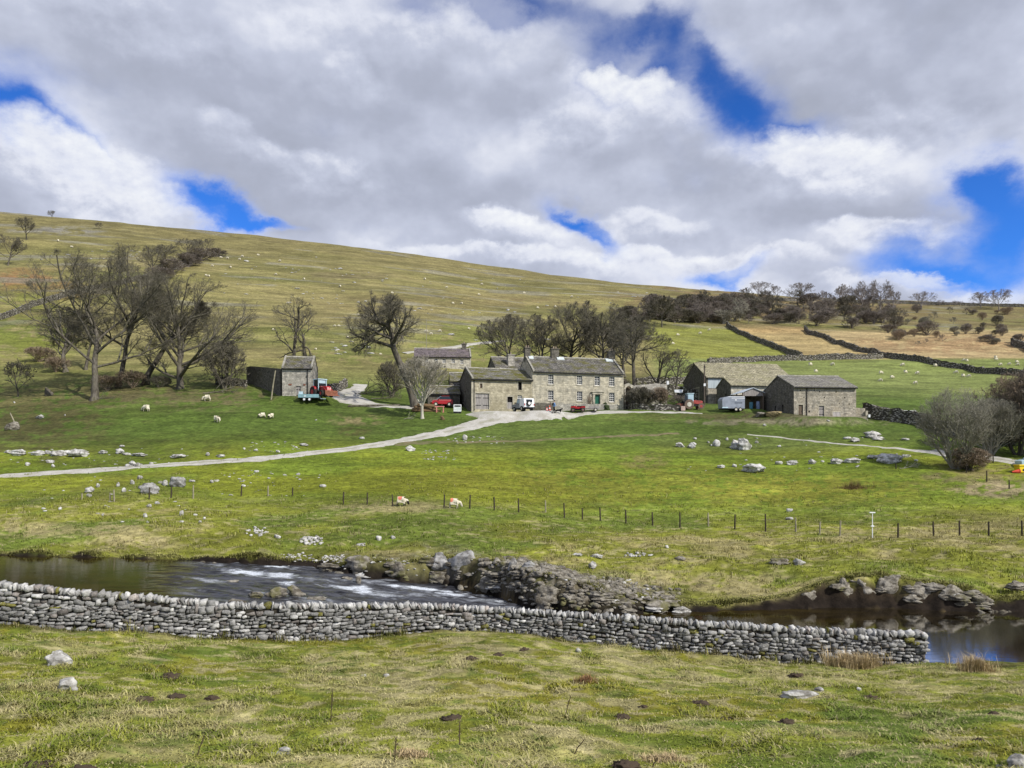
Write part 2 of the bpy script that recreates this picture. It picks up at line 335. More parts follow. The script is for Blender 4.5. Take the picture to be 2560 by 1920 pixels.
# ------------------------------------------------------------------ ground
def mixc(a, b, k): return a+(np.asarray(b, float)-a)*np.asarray(k)[..., None]
def patch(px, row, cx, cy, rx, ry, wob):
    q = np.sqrt(((px-cx)/(rx*1.25))**2+((row-cy)/(ry*1.25))**2)+1.1*wob; b_ = PB[0]; return (1-ss(.35, 1.15, q))*ss(-.28, .22, b_+.25*(1-q))
PB = [0]
def ground_colour(px, Y, x, y, z):
    """what grows or lies at each spot: ground cover colour with some shade painted in"""
    row = HZ-F*z/np.maximum(Y, 1)
    PB[0] = fbm(px*.035, row*.12, 4, 113)+.5*fbm(px*.12, row*.3, 2, 115)
    n1 = fbm(x*.10, y*.10, 4, 71); n2 = fbm(x*.6, y*.6, 4, 73); n3 = fbm(x*.022, y*.05, 4, 77); nn = fbm(x*.25, y*.25, 3, 79)
    g = np.zeros(px.shape+(3,))+np.array((.170, .184, .026))
    g = mixc(g, (.235, .215, .085), ss(.02, .42, n2+.5*n1+.6*fbm(x*1.7, y*1.7, 3, 75))*.85)          # straw among the near grass
    g = mixc(g, (.098, .140, .024), ss(.06, .38, -n1+.6*nn)*.9)
    g = mixc(g, (.195, .182, .022), ss(.16, .40, nn-.2*n2)*.8)          # mossy yellow
    fl = fbm(x*2.1, y*2.9, 3, 123); g = mixc(g, (.33, .29, .15), ss(.14, .34, fl+.25*n1)*.75); g = mixc(g, (.075, .115, .016), ss(.14, .34, -fl-.15*n1)*.6)
    bank = ss(31, 36, Y)
    b = np.zeros(px.shape+(3,))+np.array((.170, .180, .026))
    b = mixc(b, (.250, .215, .090), ss(.05, .45, n1+.6*n2)*.85)
    b = mixc(b, (.088, .128, .022), ss(.05, .4, -n1+.3*nn)*.75)
    for (cx, cy, rx, ry) in ((60,1322,110,22),(300,1330,90,20),(950,1268,150,22),(1900,1472,170,30),(2120,1345,60,14),(1620,1450,130,22),(340,1362,120,16)):
        b = mixc(b, (.30, .255, .125), patch(px, row, cx, cy, rx, ry, .5*n2)*.8)
    b = mixc(b, (.31, .27, .14), ss(.16, .36, fbm(x*1.2, y*2.2, 3, 125)+.25*n1)*.6)
    g = mixc(g, b, bank)
    mid = ss(56, 68, Y+6*n1)
    m_ = np.zeros(px.shape+(3,))+np.array((.122, .164, .019)); m_ = mixc(m_, (.178, .190, .020), ss(-.1, .35, n1)*.75)
    for (cx, cy, rx, ry) in ((1500,1225,520,50),(1150,1200,260,40),(2080,1230,250,40)):
        m_ = mixc(m_, (.195, .190, .028), patch(px, row, cx, cy, rx, ry, .5*n1)*.6)
    for (cx, cy, rx, ry) in ((1600,1150,60,18),): m_ = mixc(m_, (.17, .14, .055), patch(px, row, cx, cy, rx, ry, .6*n2)*.7)
    g = mixc(g, m_, mid)
    farm = ss(82, 96, Y+4*n1)
    fa = np.zeros(px.shape+(3,))+np.array((.078, .116, .022)); fa = mixc(fa, (.098, .128, .030), ss(-.1, .4, n1)); fa = mixc(fa, (.066, .098, .018), ss(.05, .4, fbm(x*.05, y*.12, 3, 101))*.7)
    g = mixc(g, fa, farm)
    # trodden earth and painted-in shade by the left trees, earth under the outcrops
    for (cx, cy, rx, ry, k, c) in ((60,1060,190,80,.9,(.085,.078,.030)),(300,985,380,34,.95,(.12,.105,.050)),(80,960,200,60,.7,(.135,.125,.045)),(900,1052,60,14,.8,(.22,.18,.09)),(880,1078,60,10,.6,(.09,.07,.03)),
        (150,905,200,80,.45,(.10,.10,.034)),(1950,1055,200,10,.85,(.24,.21,.14)),(1930,1038,100,12,.8,(.10,.085,.05)),(1830,1042,120,8,.7,(.09,.075,.04)),(2060,1100,300,18,.35,(.07,.085,.02)),
        (2450,1190,120,40,.7,(.19,.15,.08)),(1700,1042,180,10,.5,(.11,.11,.035)),(300,1130,330,40,.35,(.10,.105,.03)),(330,1215,190,45,.35,(.12,.11,.03)),(2500,1225,90,18,.8,(.27,.22,.13))):
        g = mixc(g, c, patch(px, row, cx, cy, rx, ry, .55*n2+.3*n1)*k)
    # the fell
    hill = ss(118, 150, Y+10*n3)
    h = np.zeros(px.shape+(3,))+np.array((.205, .186, .070))
    h = mixc(h, (.125, .134, .038), ss(.0, .4, n3)*.75); h = mixc(h, (.215, .185, .080), ss(.02, .4, -n3+.3*n1)*.7); tn = fbm(x*.012, y*.11+x*.01, 4, 103); h = mixc(h, (.100, .094, .036), ss(.10, .34, tn)*.5); h = mixc(h, (.24, .21, .09), ss(.10, .35, -tn)*.45)
    h = mixc(h, (.160, .135, .060), ss(300, 420, Y+60*n3)*.6)
    for (cx, cy, rx, ry, c, k) in ((60,705,90,28,(.26,.15,.065),.9),(170,735,90,22,(.22,.13,.06),.5),(60,760,110,40,(.155,.165,.035),.8),(40,850,130,60,(.135,.160,.030),.9),(80,880,120,30,(.165,.175,.03),.6),
        (150,575,120,10,(.21,.20,.17),.9),(850,690,120,12,(.17,.14,.075),.6),(900,880,150,26,(.13,.15,.035),.7),(1200,870,170,60,(.15,.165,.04),.8),(1150,760,350,22,(.19,.15,.07),.4),
        (300,650,160,22,(.17,.14,.08),.6),(1900,760,380,45,(.16,.115,.06),.85),(1700,690,200,14,(.20,.165,.075),.5)):
        h = mixc(h, c, patch(px, row, cx, cy, rx, ry, .6*n3+.3*n1)*k)
    h = mixc(h, (.21, .20, .16), ss(.22, .40, fbm(x*.03, y*.12, 4, 91))*.6*ss(160, 220, Y))   # limestone scree bands
    # fields on the right: bounded by the walls (lines across the land)
    wl1 = np.interp(row, [812, 826, 862, 895, 1100], [1815, 1834, 1910, 2004, 2600])
    wl2 = np.interp(row, [818, 832, 868, 898, 945], [2005, 2020, 2130, 2262, 2600])
    rj = row+5*n1
    right = ss(1560, 1640, px+60*n3)
    yg = right*ss(815, 826, rj)*(px < wl1+2)*(1-ss(896, 912, row)); h = mixc(h, (.190, .200, .042), yg*.9)
    tan = ss(812, 824, rj)*(px > wl1)*(px < wl2)*(row < 902); h = mixc(h, (.330, .255, .118), tan)
    h = mixc(h, (.30, .19, .085), tan*ss(845, 815, rj)*.6)
    tan2 = ss(815, 838, rj)*(px >= wl2)*(1-ss(888, 902, rj)); h = mixc(h, (.345, .265, .135), tan2)
    h = mixc(h, (.255, .165, .085), patch(px, row, 2400, 862, 260, 24, .4*n1)*.75*(px > wl2))
    scrub = right*(px > 1780)*ss(742, 760, row)*(1-ss(812, 828, rj)); h = mixc(h, (.150, .120, .058), scrub*ss(-.2, .3, n1)*.8)
    pas = ss(1600, 1680, px)*ss(893, 902, row)*(px < 3500); pas = pas*np.where(px < wl2, 1, ss(886, 898, row))
    h = mixc(h, (.165, .195, .058), pas); h = mixc(h, (.195, .205, .075), pas*ss(.05, .4, n3)*.7)
    g = mixc(g, h, hill)
    # bare soil, peat and stone on the river bank, undercut shade painted in
    yf = yfar(px); wz = water_z(px)
    dry = np.clip(z-wz, 0, 3)
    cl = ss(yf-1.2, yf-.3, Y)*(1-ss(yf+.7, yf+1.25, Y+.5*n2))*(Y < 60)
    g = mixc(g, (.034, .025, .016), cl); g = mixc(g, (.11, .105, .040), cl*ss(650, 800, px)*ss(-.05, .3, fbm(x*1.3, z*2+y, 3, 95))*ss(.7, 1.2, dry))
    g = mixc(g, (.016, .012, .009), cl*(1-ss(.30, .85, dry+.3*n2)))  # near-black foot: wet rock with the undercut's shade painted in
    stony = np.interp(px, [700, 830, 960, 1260, 1340, 1480, 1700, 1790], [0, .55, .7, .6, 1, 1, .7, 0])*(1-ss(1.0, 2.0, (Y-yf)/np.interp(px, [800, 1300, 1700], [2.2, 4.2, 2.4])+.7*n2))*(Y > yf-.5)*(Y < 60)
    st = np.zeros(px.shape+(3,))+np.array((.125, .108, .070)); st = mixc(st, (.27, .245, .20), ss(.05, .3, fbm(x*2.8, y*2.8, 3, 97))); st = mixc(st, (.045, .034, .024), ss(.05, .3, fbm(x*1.5, y*1.5, 3, 99))); st = mixc(st, (.13, .13, .035), ss(.05, .3, fbm(x*.7, y*.7, 3, 98))*.7); st = mixc(st, (.016, .013, .010), 1-ss(.25, .7, dry+.25*n2))  # last mix repeats the painted shade near the waterline
    g = mixc(g, st, stony*.9)
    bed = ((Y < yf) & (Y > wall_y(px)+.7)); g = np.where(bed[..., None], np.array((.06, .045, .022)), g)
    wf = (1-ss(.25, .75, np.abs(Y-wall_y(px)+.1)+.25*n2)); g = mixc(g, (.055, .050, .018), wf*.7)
    return np.clip(g*(1+.16*n2[..., None]), .004, .9)
pxs_ = np.concatenate([np.arange(-3000, -160, 90.), np.arange(-160, 2720, 3.6), np.arange(2720, 5600, 90.)])
Ys_ = np.concatenate([np.array([.7, 1.2, 1.8, 2.5, 3.3]), np.exp(np.arange(math.log(4.), math.log(620), .0046)), np.array([680, 800, 1000, 1400, 2200, 3000.])])
GP, GY = np.meshgrid(pxs_, Ys_); GX = (GP-1280)/F*GY; GZ = ground(GX, GY)
nc_, nr_ = len(pxs_), len(Ys_)
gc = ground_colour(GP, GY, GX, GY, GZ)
idx = np.arange(nc_*nr_).reshape(nr_, nc_)
q = np.stack([idx[:-1, :-1], idx[:-1, 1:], idx[1:, 1:], idx[1:, :-1]], -1).reshape(-1, 4)
V = np.stack([GX, GY, GZ], -1).reshape(-1, 3)
xb = np.array([[-900, .7, -2.2], [900, .7, -2.2], [900, -900, -2.2], [-900, -900, -2.2]])
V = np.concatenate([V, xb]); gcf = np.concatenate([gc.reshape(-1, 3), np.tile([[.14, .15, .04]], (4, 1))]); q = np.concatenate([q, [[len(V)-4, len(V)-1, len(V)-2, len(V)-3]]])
def turf(t, b):
    c = t.attr('tint'); co = t.coord()
    a = t.noise(co, 2.2, 6, .7); d = t.noise(co, 9, 4, .7); e_ = t.noise(t.scale(co, (.35, 1.3, 1.3)), .55, 6, .65)
    c = t.mix(1, c, t.map(a, .28, .72, .60, 1.36), 'MULTIPLY'); c = t.mix(1, c, t.map(t.noise(t.scale(co, (1, 2, 1)), .9, 5, .7), .3, .7, .78, 1.2), 'MULTIPLY'); c = t.mix(1, c, t.map(e_, .3, .7, .78, 1.2), 'MULTIPLY')
    hl = t.noise(t.scale(co, (.6, 1.6, 1)), .10, 9, .68); c = t.mix(1, c, t.map(hl, .30, .70, .70, 1.28), 'MULTIPLY')
    c = t.mix(t.map(d, .52, .75, 0, .35), c, t.mix(1, c, (1.5, 1.3, 1.25), 'MULTIPLY'))
    h = t.m('ADD', t.m('MULTIPLY', a, 1.0), t.m('MULTIPLY', d, .5)); t.l.new(t.bump(h, .55, .12), b.inputs['Normal'])
    return c
M_turf = material('grassland', turf, .95, .1)
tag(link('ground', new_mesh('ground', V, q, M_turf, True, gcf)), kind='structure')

# ------------------------------------------------------------------ river
wp = np.arange(-700, 3300, 5.0); wt = np.linspace(0, 1, 150)
WP, WT = np.meshgrid(wp, wt); ya = wall_y(WP)+np.where(WP > 2320, .15, .5); yb_ = yfar(WP)+1.2; WYY = ya+(yb_-ya)*WT; WXX = (WP-1280)/F*WYY
rap = ss(380, 560, WP+60*vnoise(WXX*.3, WYY*.3, 3))*(1-ss(1280, 1420, WP))
WZZ = water_z(WP)+rap*(.07*fbm(WXX*.7, WYY*1.6, 3, 15)+.06*vnoise(WXX*1.9, WYY*3.2, 16))
fo = fbm(WXX*.55+.2*WYY, WYY*1.3, 4, 18); fo2 = fbm(WXX*2.2, WYY*5.5, 3, 19)
foam = .30*rap*ss(.24, .50, fo+.6*fo2)
for (fx, fy, rx, ry, k) in ((620,1432,55,7,1),(700,1440,45,8,.9),(520,1452,50,5,.5),(715,1458,24,5,1),(905,1475,22,12,1),(870,1470,40,4,.9),(1060,1472,110,3.5,1),(1130,1486,60,3,.9),(690,1416,26,2.5,1),(1250,1504,14,3,.9),(830,1512,90,6,.4),(960,1487,60,6,.5)):
    rr = HZ-F*WZZ/WYY; cy = fy+(WP-fx)*.11
    foam = np.maximum(foam, k*(1-ss(.4, 1.2, np.sqrt(((WP-fx)/rx)**2+((rr-cy)/ry)**2)+1.1*fo2)))
wi = np.arange(WP.size).reshape(WP.shape); wq = np.stack([wi[:-1, :-1], wi[:-1, 1:], wi[1:, 1:], wi[1:, :-1]], -1).reshape(-1, 4)
wc = np.stack([foam, rap, ss(1900, 2350, WP)], -1).reshape(-1, 3)
def water(t, b):
    a = t.attr('tint'); s_ = t.new('ShaderNodeSeparateColor'); t.l.new(a, s_.inputs[0]); co = t.coord()
    n = t.noise(t.scale(co, (.6, 1.6, 1)), 3.2, 4, .6); n2 = t.noise(t.scale(co, (.5, 1.4, 1)), 1.0, 3, .5); n3 = t.noise(co, 14, 3, .6)
    f = t.m('MULTIPLY', s_.outputs[0], t.map(n3, .3, .62, .45, 1.0), clamp=True)
    amp = t.m('MULTIPLY', t.map(s_.outputs[1], 0, 1, .03, .38, False), t.map(s_.outputs[2], 0, 1, 1, .5))
    bp = t.new('ShaderNodeBump'); bp.inputs['Distance'].default_value = .10; t.set(bp.inputs['Strength'], amp); t.set(bp.inputs['Height'], t.m('ADD', n, t.m('MULTIPLY', n2, 1.2))); t.l.new(bp.outputs[0], b.inputs['Normal'])
    t.set(b.inputs['Roughness'], t.map(f, 0, 1, .04, .7, False)); b.inputs['IOR'].default_value = 1.333; t.set(b.inputs['Specular IOR Level'], t.map(s_.outputs[2], 0, 1, .14, 1.0, False))
    c = t.mix(t.map(n2, .35, .65), (.012, .008, .002), (.030, .021, .005)); c = t.mix(s_.outputs[1], c, t.mix(t.map(t.noise(t.scale(co, (.45, 1.8, 1)), 1.6, 5, .65), .36, .62), (.008, .008, .010), (.060, .062, .072)))
    gl = t.new('ShaderNodeBsdfGlossy'); gl.inputs['Roughness'].default_value = .04; t.l.new(bp.outputs[0], gl.inputs['Normal']); fr = t.new('ShaderNodeFresnel'); fr.inputs['IOR'].default_value = 2.3
    mx = t.new('ShaderNodeMixShader'); t.set(mx.inputs[0], t.m('MULTIPLY', fr.outputs[0], t.m('MULTIPLY', s_.outputs[2], 1.5), clamp=True)); t.l.new(b.outputs[0], mx.inputs[1]); t.l.new(gl.outputs[0], mx.inputs[2])
    out = [n for n in t.n if n.type == 'OUTPUT_MATERIAL'][0]; t.l.new(mx.outputs[0], out.inputs[0])
    return t.mix(f, c, (.62, .66, .72))
M_water = material('peaty_water', water, .05, .5)
tag(link('river', new_mesh('river', np.stack([WXX, WYY, WZZ], -1).reshape(-1, 3), wq, M_water, True, wc)), kind='structure')

# ------------------------------------------------------------------ tracks
def track(name, pts, mat, edge=.25, lift=.05, nc=7):
    """pts: photo centre line with the real half width in metres"""
    C = np.array([hit(p[0], p[1], 58) for p in pts]); w = np.array([p[2] for p in pts]); s_ = np.concatenate([[0], np.cumsum(np.linalg.norm(np.diff(C[:, :2], axis=0), axis=1))])
    u = np.arange(0, s_[-1], .35); X = pchip(s_, C[:, 0], u); Y = pchip(s_, C[:, 1], u); w = pchip(s_, w, u)
    k = np.ones(9)/9; X[4:-4] = np.convolve(X, k, 'valid'); Y[4:-4] = np.convolve(Y, k, 'valid')
    tx = np.gradient(X); ty = np.gradient(Y); L = np.hypot(tx, ty)+1e-6; nx, ny = -ty/L, tx/L
    rows_ = []; cs_ = []
    for j in range(nc):
        o = (j/(nc-1)*2-1); ww = w*o+(edge*vnoise(u*.9, u*0+j*31, 61)+edge*.6*vnoise(u*3.1, u*0+j*7, 62))*(abs(o) > .9)
        x, y = X+nx*ww, Y+ny*ww; rows_.append(np.stack([x, y, ground(x, y)+(lift if abs(o) < .9 else -.03)], -1)); gk = (.75*math.exp(-(o/.22)**2)+.8*(abs(o) > .9))*ss(-.25, .25, vnoise(u*.35, u*0+j, 66)+.5*vnoise(u*1.7, u*0+j*3, 67)); cs_.append(np.stack([gk]*3, -1))
    V = np.stack(rows_, 1).reshape(-1, 3); n = len(u); i = np.arange(n*nc).reshape(n, nc)
    q = np.stack([i[:-1, :-1], i[:-1, 1:], i[1:, 1:], i[1:, :-1]], -1).reshape(-1, 4)
    o = link(name, new_mesh(name, V, q, mat, True, np.stack(cs_, 1).reshape(-1, 3))); tag(o, kind='structure'); return o
def grit(t, b):
    co = t.coord(); n = t.noise(co, .9, 6, .65); d = t.noise(co, 7, 3, .7)
    c = t.mix(t.map(n, .35, .68), (.46, .445, .41), (.35, .33, .285)); c = t.mix(1, c, t.map(d, .3, .7, .85, 1.12), 'MULTIPLY')
    k_ = t.new('ShaderNodeSeparateColor'); t.l.new(t.attr('tint'), k_.inputs[0]); c = t.mix(t.m('MULTIPLY', k_.outputs[0], .62), c, (.14, .145, .05))
    t.l.new(t.bump(d, .4, .03), b.inputs['Normal']); return c
def mud(t, b):
    co = t.coord(); n = t.noise(co, .7, 6, .7); return t.mix(t.map(n, .38, .62), (.17, .14, .08), (.10, .11, .035))
M_grit = material('pale_gravel', grit, .95, .1); M_mud = material('muddy_rut', mud, .9, .2)
track('farm_track', [(-420,1212,1.04),(-200,1202,1.20),(0,1190,1.20),(130,1183,1.24),(250,1176,1.20),(380,1167,1.16),(500,1158,1.16),(620,1149,1.12),(740,1138,1.12),(850,1125,1.16),(960,1110,1.20),(1050,1095,1.36),(1120,1080,1.60),(1180,1065,2.00),(1225,1052.0,1.97),(1262,1041.0,2.16),(1300,1037.0,1.71),(1345,1035.0,1.31),(1400,1036,1.60)], M_grit)
track('farmyard', [(1176,1034,.8),(1215,1036,1.3),(1260,1036,2.2),(1310,1035,2.2),(1360,1034,1.7),(1410,1034,1.2)], M_grit, lift=.07)
track('farm_track', [(1400,1035.5,1.5),(1460,1034,1.0),(1530,1031.5,.9),(1600,1031,.7),(1680,1032,.6),(1760,1035,.45)], M_grit, lift=.045)
track('yard_track', [(1060,1021,.8),(1000,1018,1.0),(940,1013,1.6),(890,1004,2.6),(858,995,3.4),(840,988,2.8)], M_grit, lift=.05)
track('yard_track', [(860,996,2.6),(868,984,2.3),(880,976,1.9),(895,971,1.5),(902,962,1.3)], M_grit, lift=.06)
track('valley_road', [(1868,1087,.16),(1960,1096,.22),(2060,1106,.26),(2160,1115,.3),(2260,1124,.38),(2320,1130,1.0),(2360,1132,2.0),(2410,1137,1.8),(2470,1145,1.6),(2530,1155,1.6),(2640,1172,1.6),(2900,1200,1.8)], M_grit, lift=.05, edge=.10)
track('muddy_path', [(985,1108,1.2),(1060,1107,.8),(1150,1106,.5),(1260,1104,.45),(1380,1099,.45),(1500,1093,.4),(1600,1088,.45),(1700,1084,.35)], M_mud, lift=.04)
track('hill_track', [(1010,884,.8),(1060,878,.8),(1120,870,.9),(1165,864,1.1),(1215,857,1.1),(1260,852,.6)], M_grit, lift=.12)
# ------------------------------------------------------------------ stone
def limestone(t, b):
    co = t.coord(); info = t.new('ShaderNodeObjectInfo'); p = t.vm('ADD', co, t.vm('SCALE', info.outputs['Location'], .37))
    n = t.noise(p, 2.4, 7, .68); v = t.noise(t.scale(p, (1, 1, 2.2)), 7, 5, .7)
    c = t.mix(t.map(n, .36, .62), (.20, .19, .17), (.60, .59, .56)); c = t.mix(t.map(v, .50, .70, 0, .75), c, (.15, .14, .12))
    c = t.mix(t.map(t.noise(p, 1.1, 4, .6), .60, .72, 0, .6), c, (.13, .13, .04))
    t.l.new(t.bump(t.m('ADD', v, n), .7, .06), b.inputs['Normal']); return c
def darkrock(t, b):
    co = t.coord(); info = t.new('ShaderNodeObjectInfo'); p = t.vm('ADD', co, t.vm('SCALE', info.outputs['Location'], .37))
    n = t.noise(t.scale(p, (1, 1, 2.8)), 1.8, 7, .7); v = t.noise(p, 6, 5, .7)
    c = t.mix(t.map(n, .36, .64), (.090, .077, .055), (.33, .305, .255)); c = t.mix(t.map(v, .48, .66, 0, .75), c, (.055, .045, .035))
    c = t.mix(t.map(t.noise(p, .8, 4, .6), .52, .66, 0, .8), c, (.13, .125, .035))
    t.l.new(t.bump(t.m('ADD', v, n), .9, .10), b.inputs['Normal']); return c
def tinted_stone(t, b):
    c = t.attr('tint'); co = t.coord(); n = t.noise(co, 9, 6, .7); m_ = t.noise(co, 26, 3, .6)
    c = t.mix(1, c, t.map(n, .3, .7, .62, 1.25), 'MULTIPLY'); c = t.mix(t.map(m_, .58, .70, 0, .55), c, (.58, .58, .54))
    t.l.new(t.bump(t.m('ADD', n, m_), .7, .03), b.inputs['Normal']); return c
M_lime = material('limestone', limestone, .92, .15); M_gl = material('grey_limestone', lambda t, b: t.mix(1, limestone(t, b), (.62, .62, .63), 'MULTIPLY'), .92, .15); M_dark = material('river_rock', darkrock, .8, .25); M_tst = material('walling_stone', tinted_stone, .92, .15)
M_core = paint('wall_core', (.035, .030, .022), .95, .3)
_bm = bmesh.new(); bmesh.ops.create_icosphere(_bm, subdivisions=4, radius=1); ICO4 = np.array([v.co for v in _bm.verts]); ICO4F = np.array([[v.index for v in f.verts] for f in _bm.faces]); _bm.free()
_bm = bmesh.new(); bmesh.ops.create_icosphere(_bm, subdivisions=2, radius=1); ICO2 = np.array([v.co for v in _bm.verts]); ICO2F = np.array([[v.index for v in f.verts] for f in _bm.faces]); _bm.free()
def rock_arr(seed, cuts=12, small=False, flat=.0, strata=0.0):
    r = np.random.default_rng(seed); v = (ICO2 if small else ICO4).copy()
    for i in range(cuts):
        n = r.normal(size=3); n[2] *= .8+flat*3; n /= np.linalg.norm(n); d = r.uniform(.52, .88)
        k = v @ n-d; v = v-np.maximum(k, 0)[:, None]*n
    if not small:
        d = .07*(vnoise(v[:, 0]*2.3+seed, v[:, 1]*2.3+v[:, 2]*1.7, 3))+.06*vnoise(v[:, 0]*5+v[:, 2]*4, v[:, 1]*5+seed, 4)-.10*np.abs(vnoise(v[:, 0]*4+seed, v[:, 2]*7+v[:, 1]*3, 6))+.03*vnoise(v[:, 0]*13+v[:, 2]*11, v[:, 1]*12+seed, 7)
        v = v*(1+d[:, None])
        if strata: v[:, :2] *= (1+strata*1.6*np.tanh(4*np.sin(v[:, 2]*11+seed+1.2*v[:, 0]+.8*vnoise(v[:, 0]*3, v[:, 1]*3, 9))))[:, None]
    v[:, 2] -= np.percentile(v[:, 2], 18)
    v[:, :2] /= np.abs(v[:, :2]).max(); v[:, 2] /= v[:, 2].max(); return v
ROCKM = {}
def rock(px, row, w, h, label, group=None, mat=None, seed=0, cat='rock', name='limestone_rock', Y0=5, Y1=200, dep=.7, rz=None, flat=.55, sink=0, strata=0.05, at=None):
    """one boulder sitting where the photo shows it: w and h are its size in photo pixels"""
    x, y, z = at or hit(px, row+h*.45, Y0, Y1); W_ = w*y/F; H_ = max(h*y/F, .05)
    v = rock_arr(seed+int(px*3+row*7), 14, False, flat, strata)*np.array([W_/2, max(W_*dep, H_)/2, H_])
    small = w < 22
    if small: v = rock_arr(seed+int(px*3+row*7), 9, True, flat)*np.array([W_/2, max(W_*dep, H_)/2, H_])
    o = link(name, new_mesh(name, v, ICO2F if small else ICO4F, mat or M_lime, True), None, (x, y, z-.03-sink), random.uniform(-.35, .35) if rz is None else rz)
    return tag(o, label, cat, group)
# boulders on the near slope
rock(148,1645,75,40,'grey and white lichen crusted boulder in the grass below the left river wall', Y1=25, seed=3)
rock(166,1710,66,34,'smooth pale boulder in the near grass, just in front of the lichen crusted one', Y1=25, seed=9)
rock(2000,1735,104,24,'flat white limestone slab breaking out of the near grass', Y1=26, seed=4, dep=.6)
rock(2047,1722,24,13,'small striped stone at the end of the flat white slab', Y1=26, seed=6)
rock(2146,1722,15,10,'lone white stone beside a mossy hummock in the near grass', Y1=26, seed=2)
rock(1446,1624,17,13,'bright white stone lying at the foot of the river wall', Y1=28, seed=1)
rock(712,1876,56,26,'half buried grey boulder at the bottom of the near grass', Y1=25, seed=12)
rock(682,1884,24,16,'smaller grey stone tucked against the half buried boulder', Y1=25, seed=15)
rock(645,1886,11,9,'tiny white pebble left of the half buried grey boulder', Y1=25, seed=5)
rock(2545,1905,60,44,'dark lichened boulder in the bottom right corner of the grass', Y1=25, seed=8)
rock(2497,1912,18,14,'small pale stone beside the dark corner boulder', Y1=25, seed=18)
rock(908,1687,22,10,'low blue grey stone sunk in the near grass', Y1=25, seed=19)
rock(966,1687,20,10,'low whitish stone sunk in the near grass', Y1=25, seed=23)
# outcrops on the farm side pasture
G1 = 'limestone rocks on the green pasture below the barns'
for i, (a, b_, w, h) in enumerate([(1700,1112,26,13),(1730,1114,25,16),(1791,1107,20,17),(1817,1098,8,8),(1892,1105,11,7),(1737,1096,10,5),(1947,1115,11,6),(1803,1166,30,8),(1836,1164,15,9),(1947,1157,20,9),(1980,1157,32,12),(2031,1154,22,13),(2056,1153,9,5),(2089,1153,40,14),(2138,1099,26,12),(2118,1095,20,6),(2195,1096,34,10),(2265,1140,30,8),(2265,1098,26,6),(1771,1105,6,6),(1778,1113,6,5),(2290,1150,10,5)]):
    rock(a, b_, w, h, 'low grey white limestone rock on the pasture below the barns', G1, None, i, Y0=60, Y1=110)
rock(1840,1112,32,24,'leaning grey limestone rock, left of the paired boulders on the pasture', None, None, 40, Y0=60)
rock(1862,1111,38,30,'largest tilted limestone boulder of the pair in the middle of the pasture', None, None, 41, Y0=60)
rock(1884,1170,64,22,'wide flat topped limestone block nearest the fence on the pasture', None, None, 42, Y0=60)
rock(2129,1152,44,14,'long low white limestone ledge left of the big pale outcrop', None, None, 43, Y0=60)
rock(2180,1142,30,10,'thin white slab at the left end of the big pale outcrop', None, None, 44, Y0=60)
rock(2222,1146,74,24,'big pale limestone outcrop near the willow thicket', None, None, 45, Y0=60, dep=.5)
rock(2179,1087,44,18,'domed grey limestone rock below the right hand barn wall', None, None, 46, Y0=60)
rock(1025,1121,30,15,'lone white limestone boulder just below the bend of the farm track', None, None, 47, Y0=60)
rock(1162,1094,12,14,'small upright white stone beside the farm track', None, None, 48, Y0=60)
# ledge and scatter on the left pasture
G2 = 'limestone ledge above the track on the left pasture'
for i, (a, b_, w, h) in enumerate([(46,1131,50,15),(95,1132,40,13),(145,1133,45,15),(203,1133,66,18),(22,1130,24,9),(120,1131,20,10),(172,1131,24,12)]):
    rock(a, b_, w, h, 'white limestone block in the long straight ledge on the left pasture', G2, None, 60+i, Y0=60, dep=.5)
G3 = 'small pale rocks around the left part of the track'
for i, (a, b_, w, h) in enumerate([(257,1130,26,10),(300,1128,22,15),(316,1135,24,7),(347,1137,40,9),(447,1140,40,10),(518,1135,14,9),(550,1140,25,7),(70,1160,13,9),(126,1153,26,8),(133,1164,9,9),(330,1159,22,14),(318,1164,14,9),(345,1162,14,12),(378,1158,11,7),(305,1115,14,6),(610,1122,8,6),(245,1213,9,11),(295,1211,8,11),(331,1206,12,12),(310,1225,9,12),(350,1193,15,10),(479,1202,18,7),(530,1203,11,9),(540,1201,16,6),(609,1214,13,6),(393,1256,16,7),(373,1264,12,9),(363,1288,10,12),(454,1283,10,14),(369,1308,8,7),(511,1296,7,7),(500,1312,8,8),(150,1271,9,8),(257,1286,7,7),(642,1178,16,6),(745,1185,12,6),(807,1215,18,8),(695,1128,12,6),(760,1112,26,7),(640,1125,14,6),(905,1095,16,6),(400,1205,10,7)]):
    rock(a, b_, w, h, 'small pale limestone rock poking through the turf near the left part of the track', G3, None, 80+i, Y0=52, Y1=110)
rock(223,1224,26,15,'white limestone block, upper of the stacked pair beside the pale fence posts', None, None, 130, Y0=55)
rock(223,1239,16,10,'white limestone block, lower of the stacked pair beside the pale fence posts', None, None, 131, Y0=55)
rock(372,1221,62,28,'broad grey limestone outcrop just below the track on the left', None, M_gl, 132, Y0=55, dep=.45, rz=0)
rock(446,1205,46,26,'jagged pale limestone outcrop right of the broad grey one below the track', None, M_gl, 133, Y0=55, dep=.5, rz=0)
rock(411,1207,16,15,'narrow limestone rock between the two outcrops below the track', None, None, 134, Y0=55)
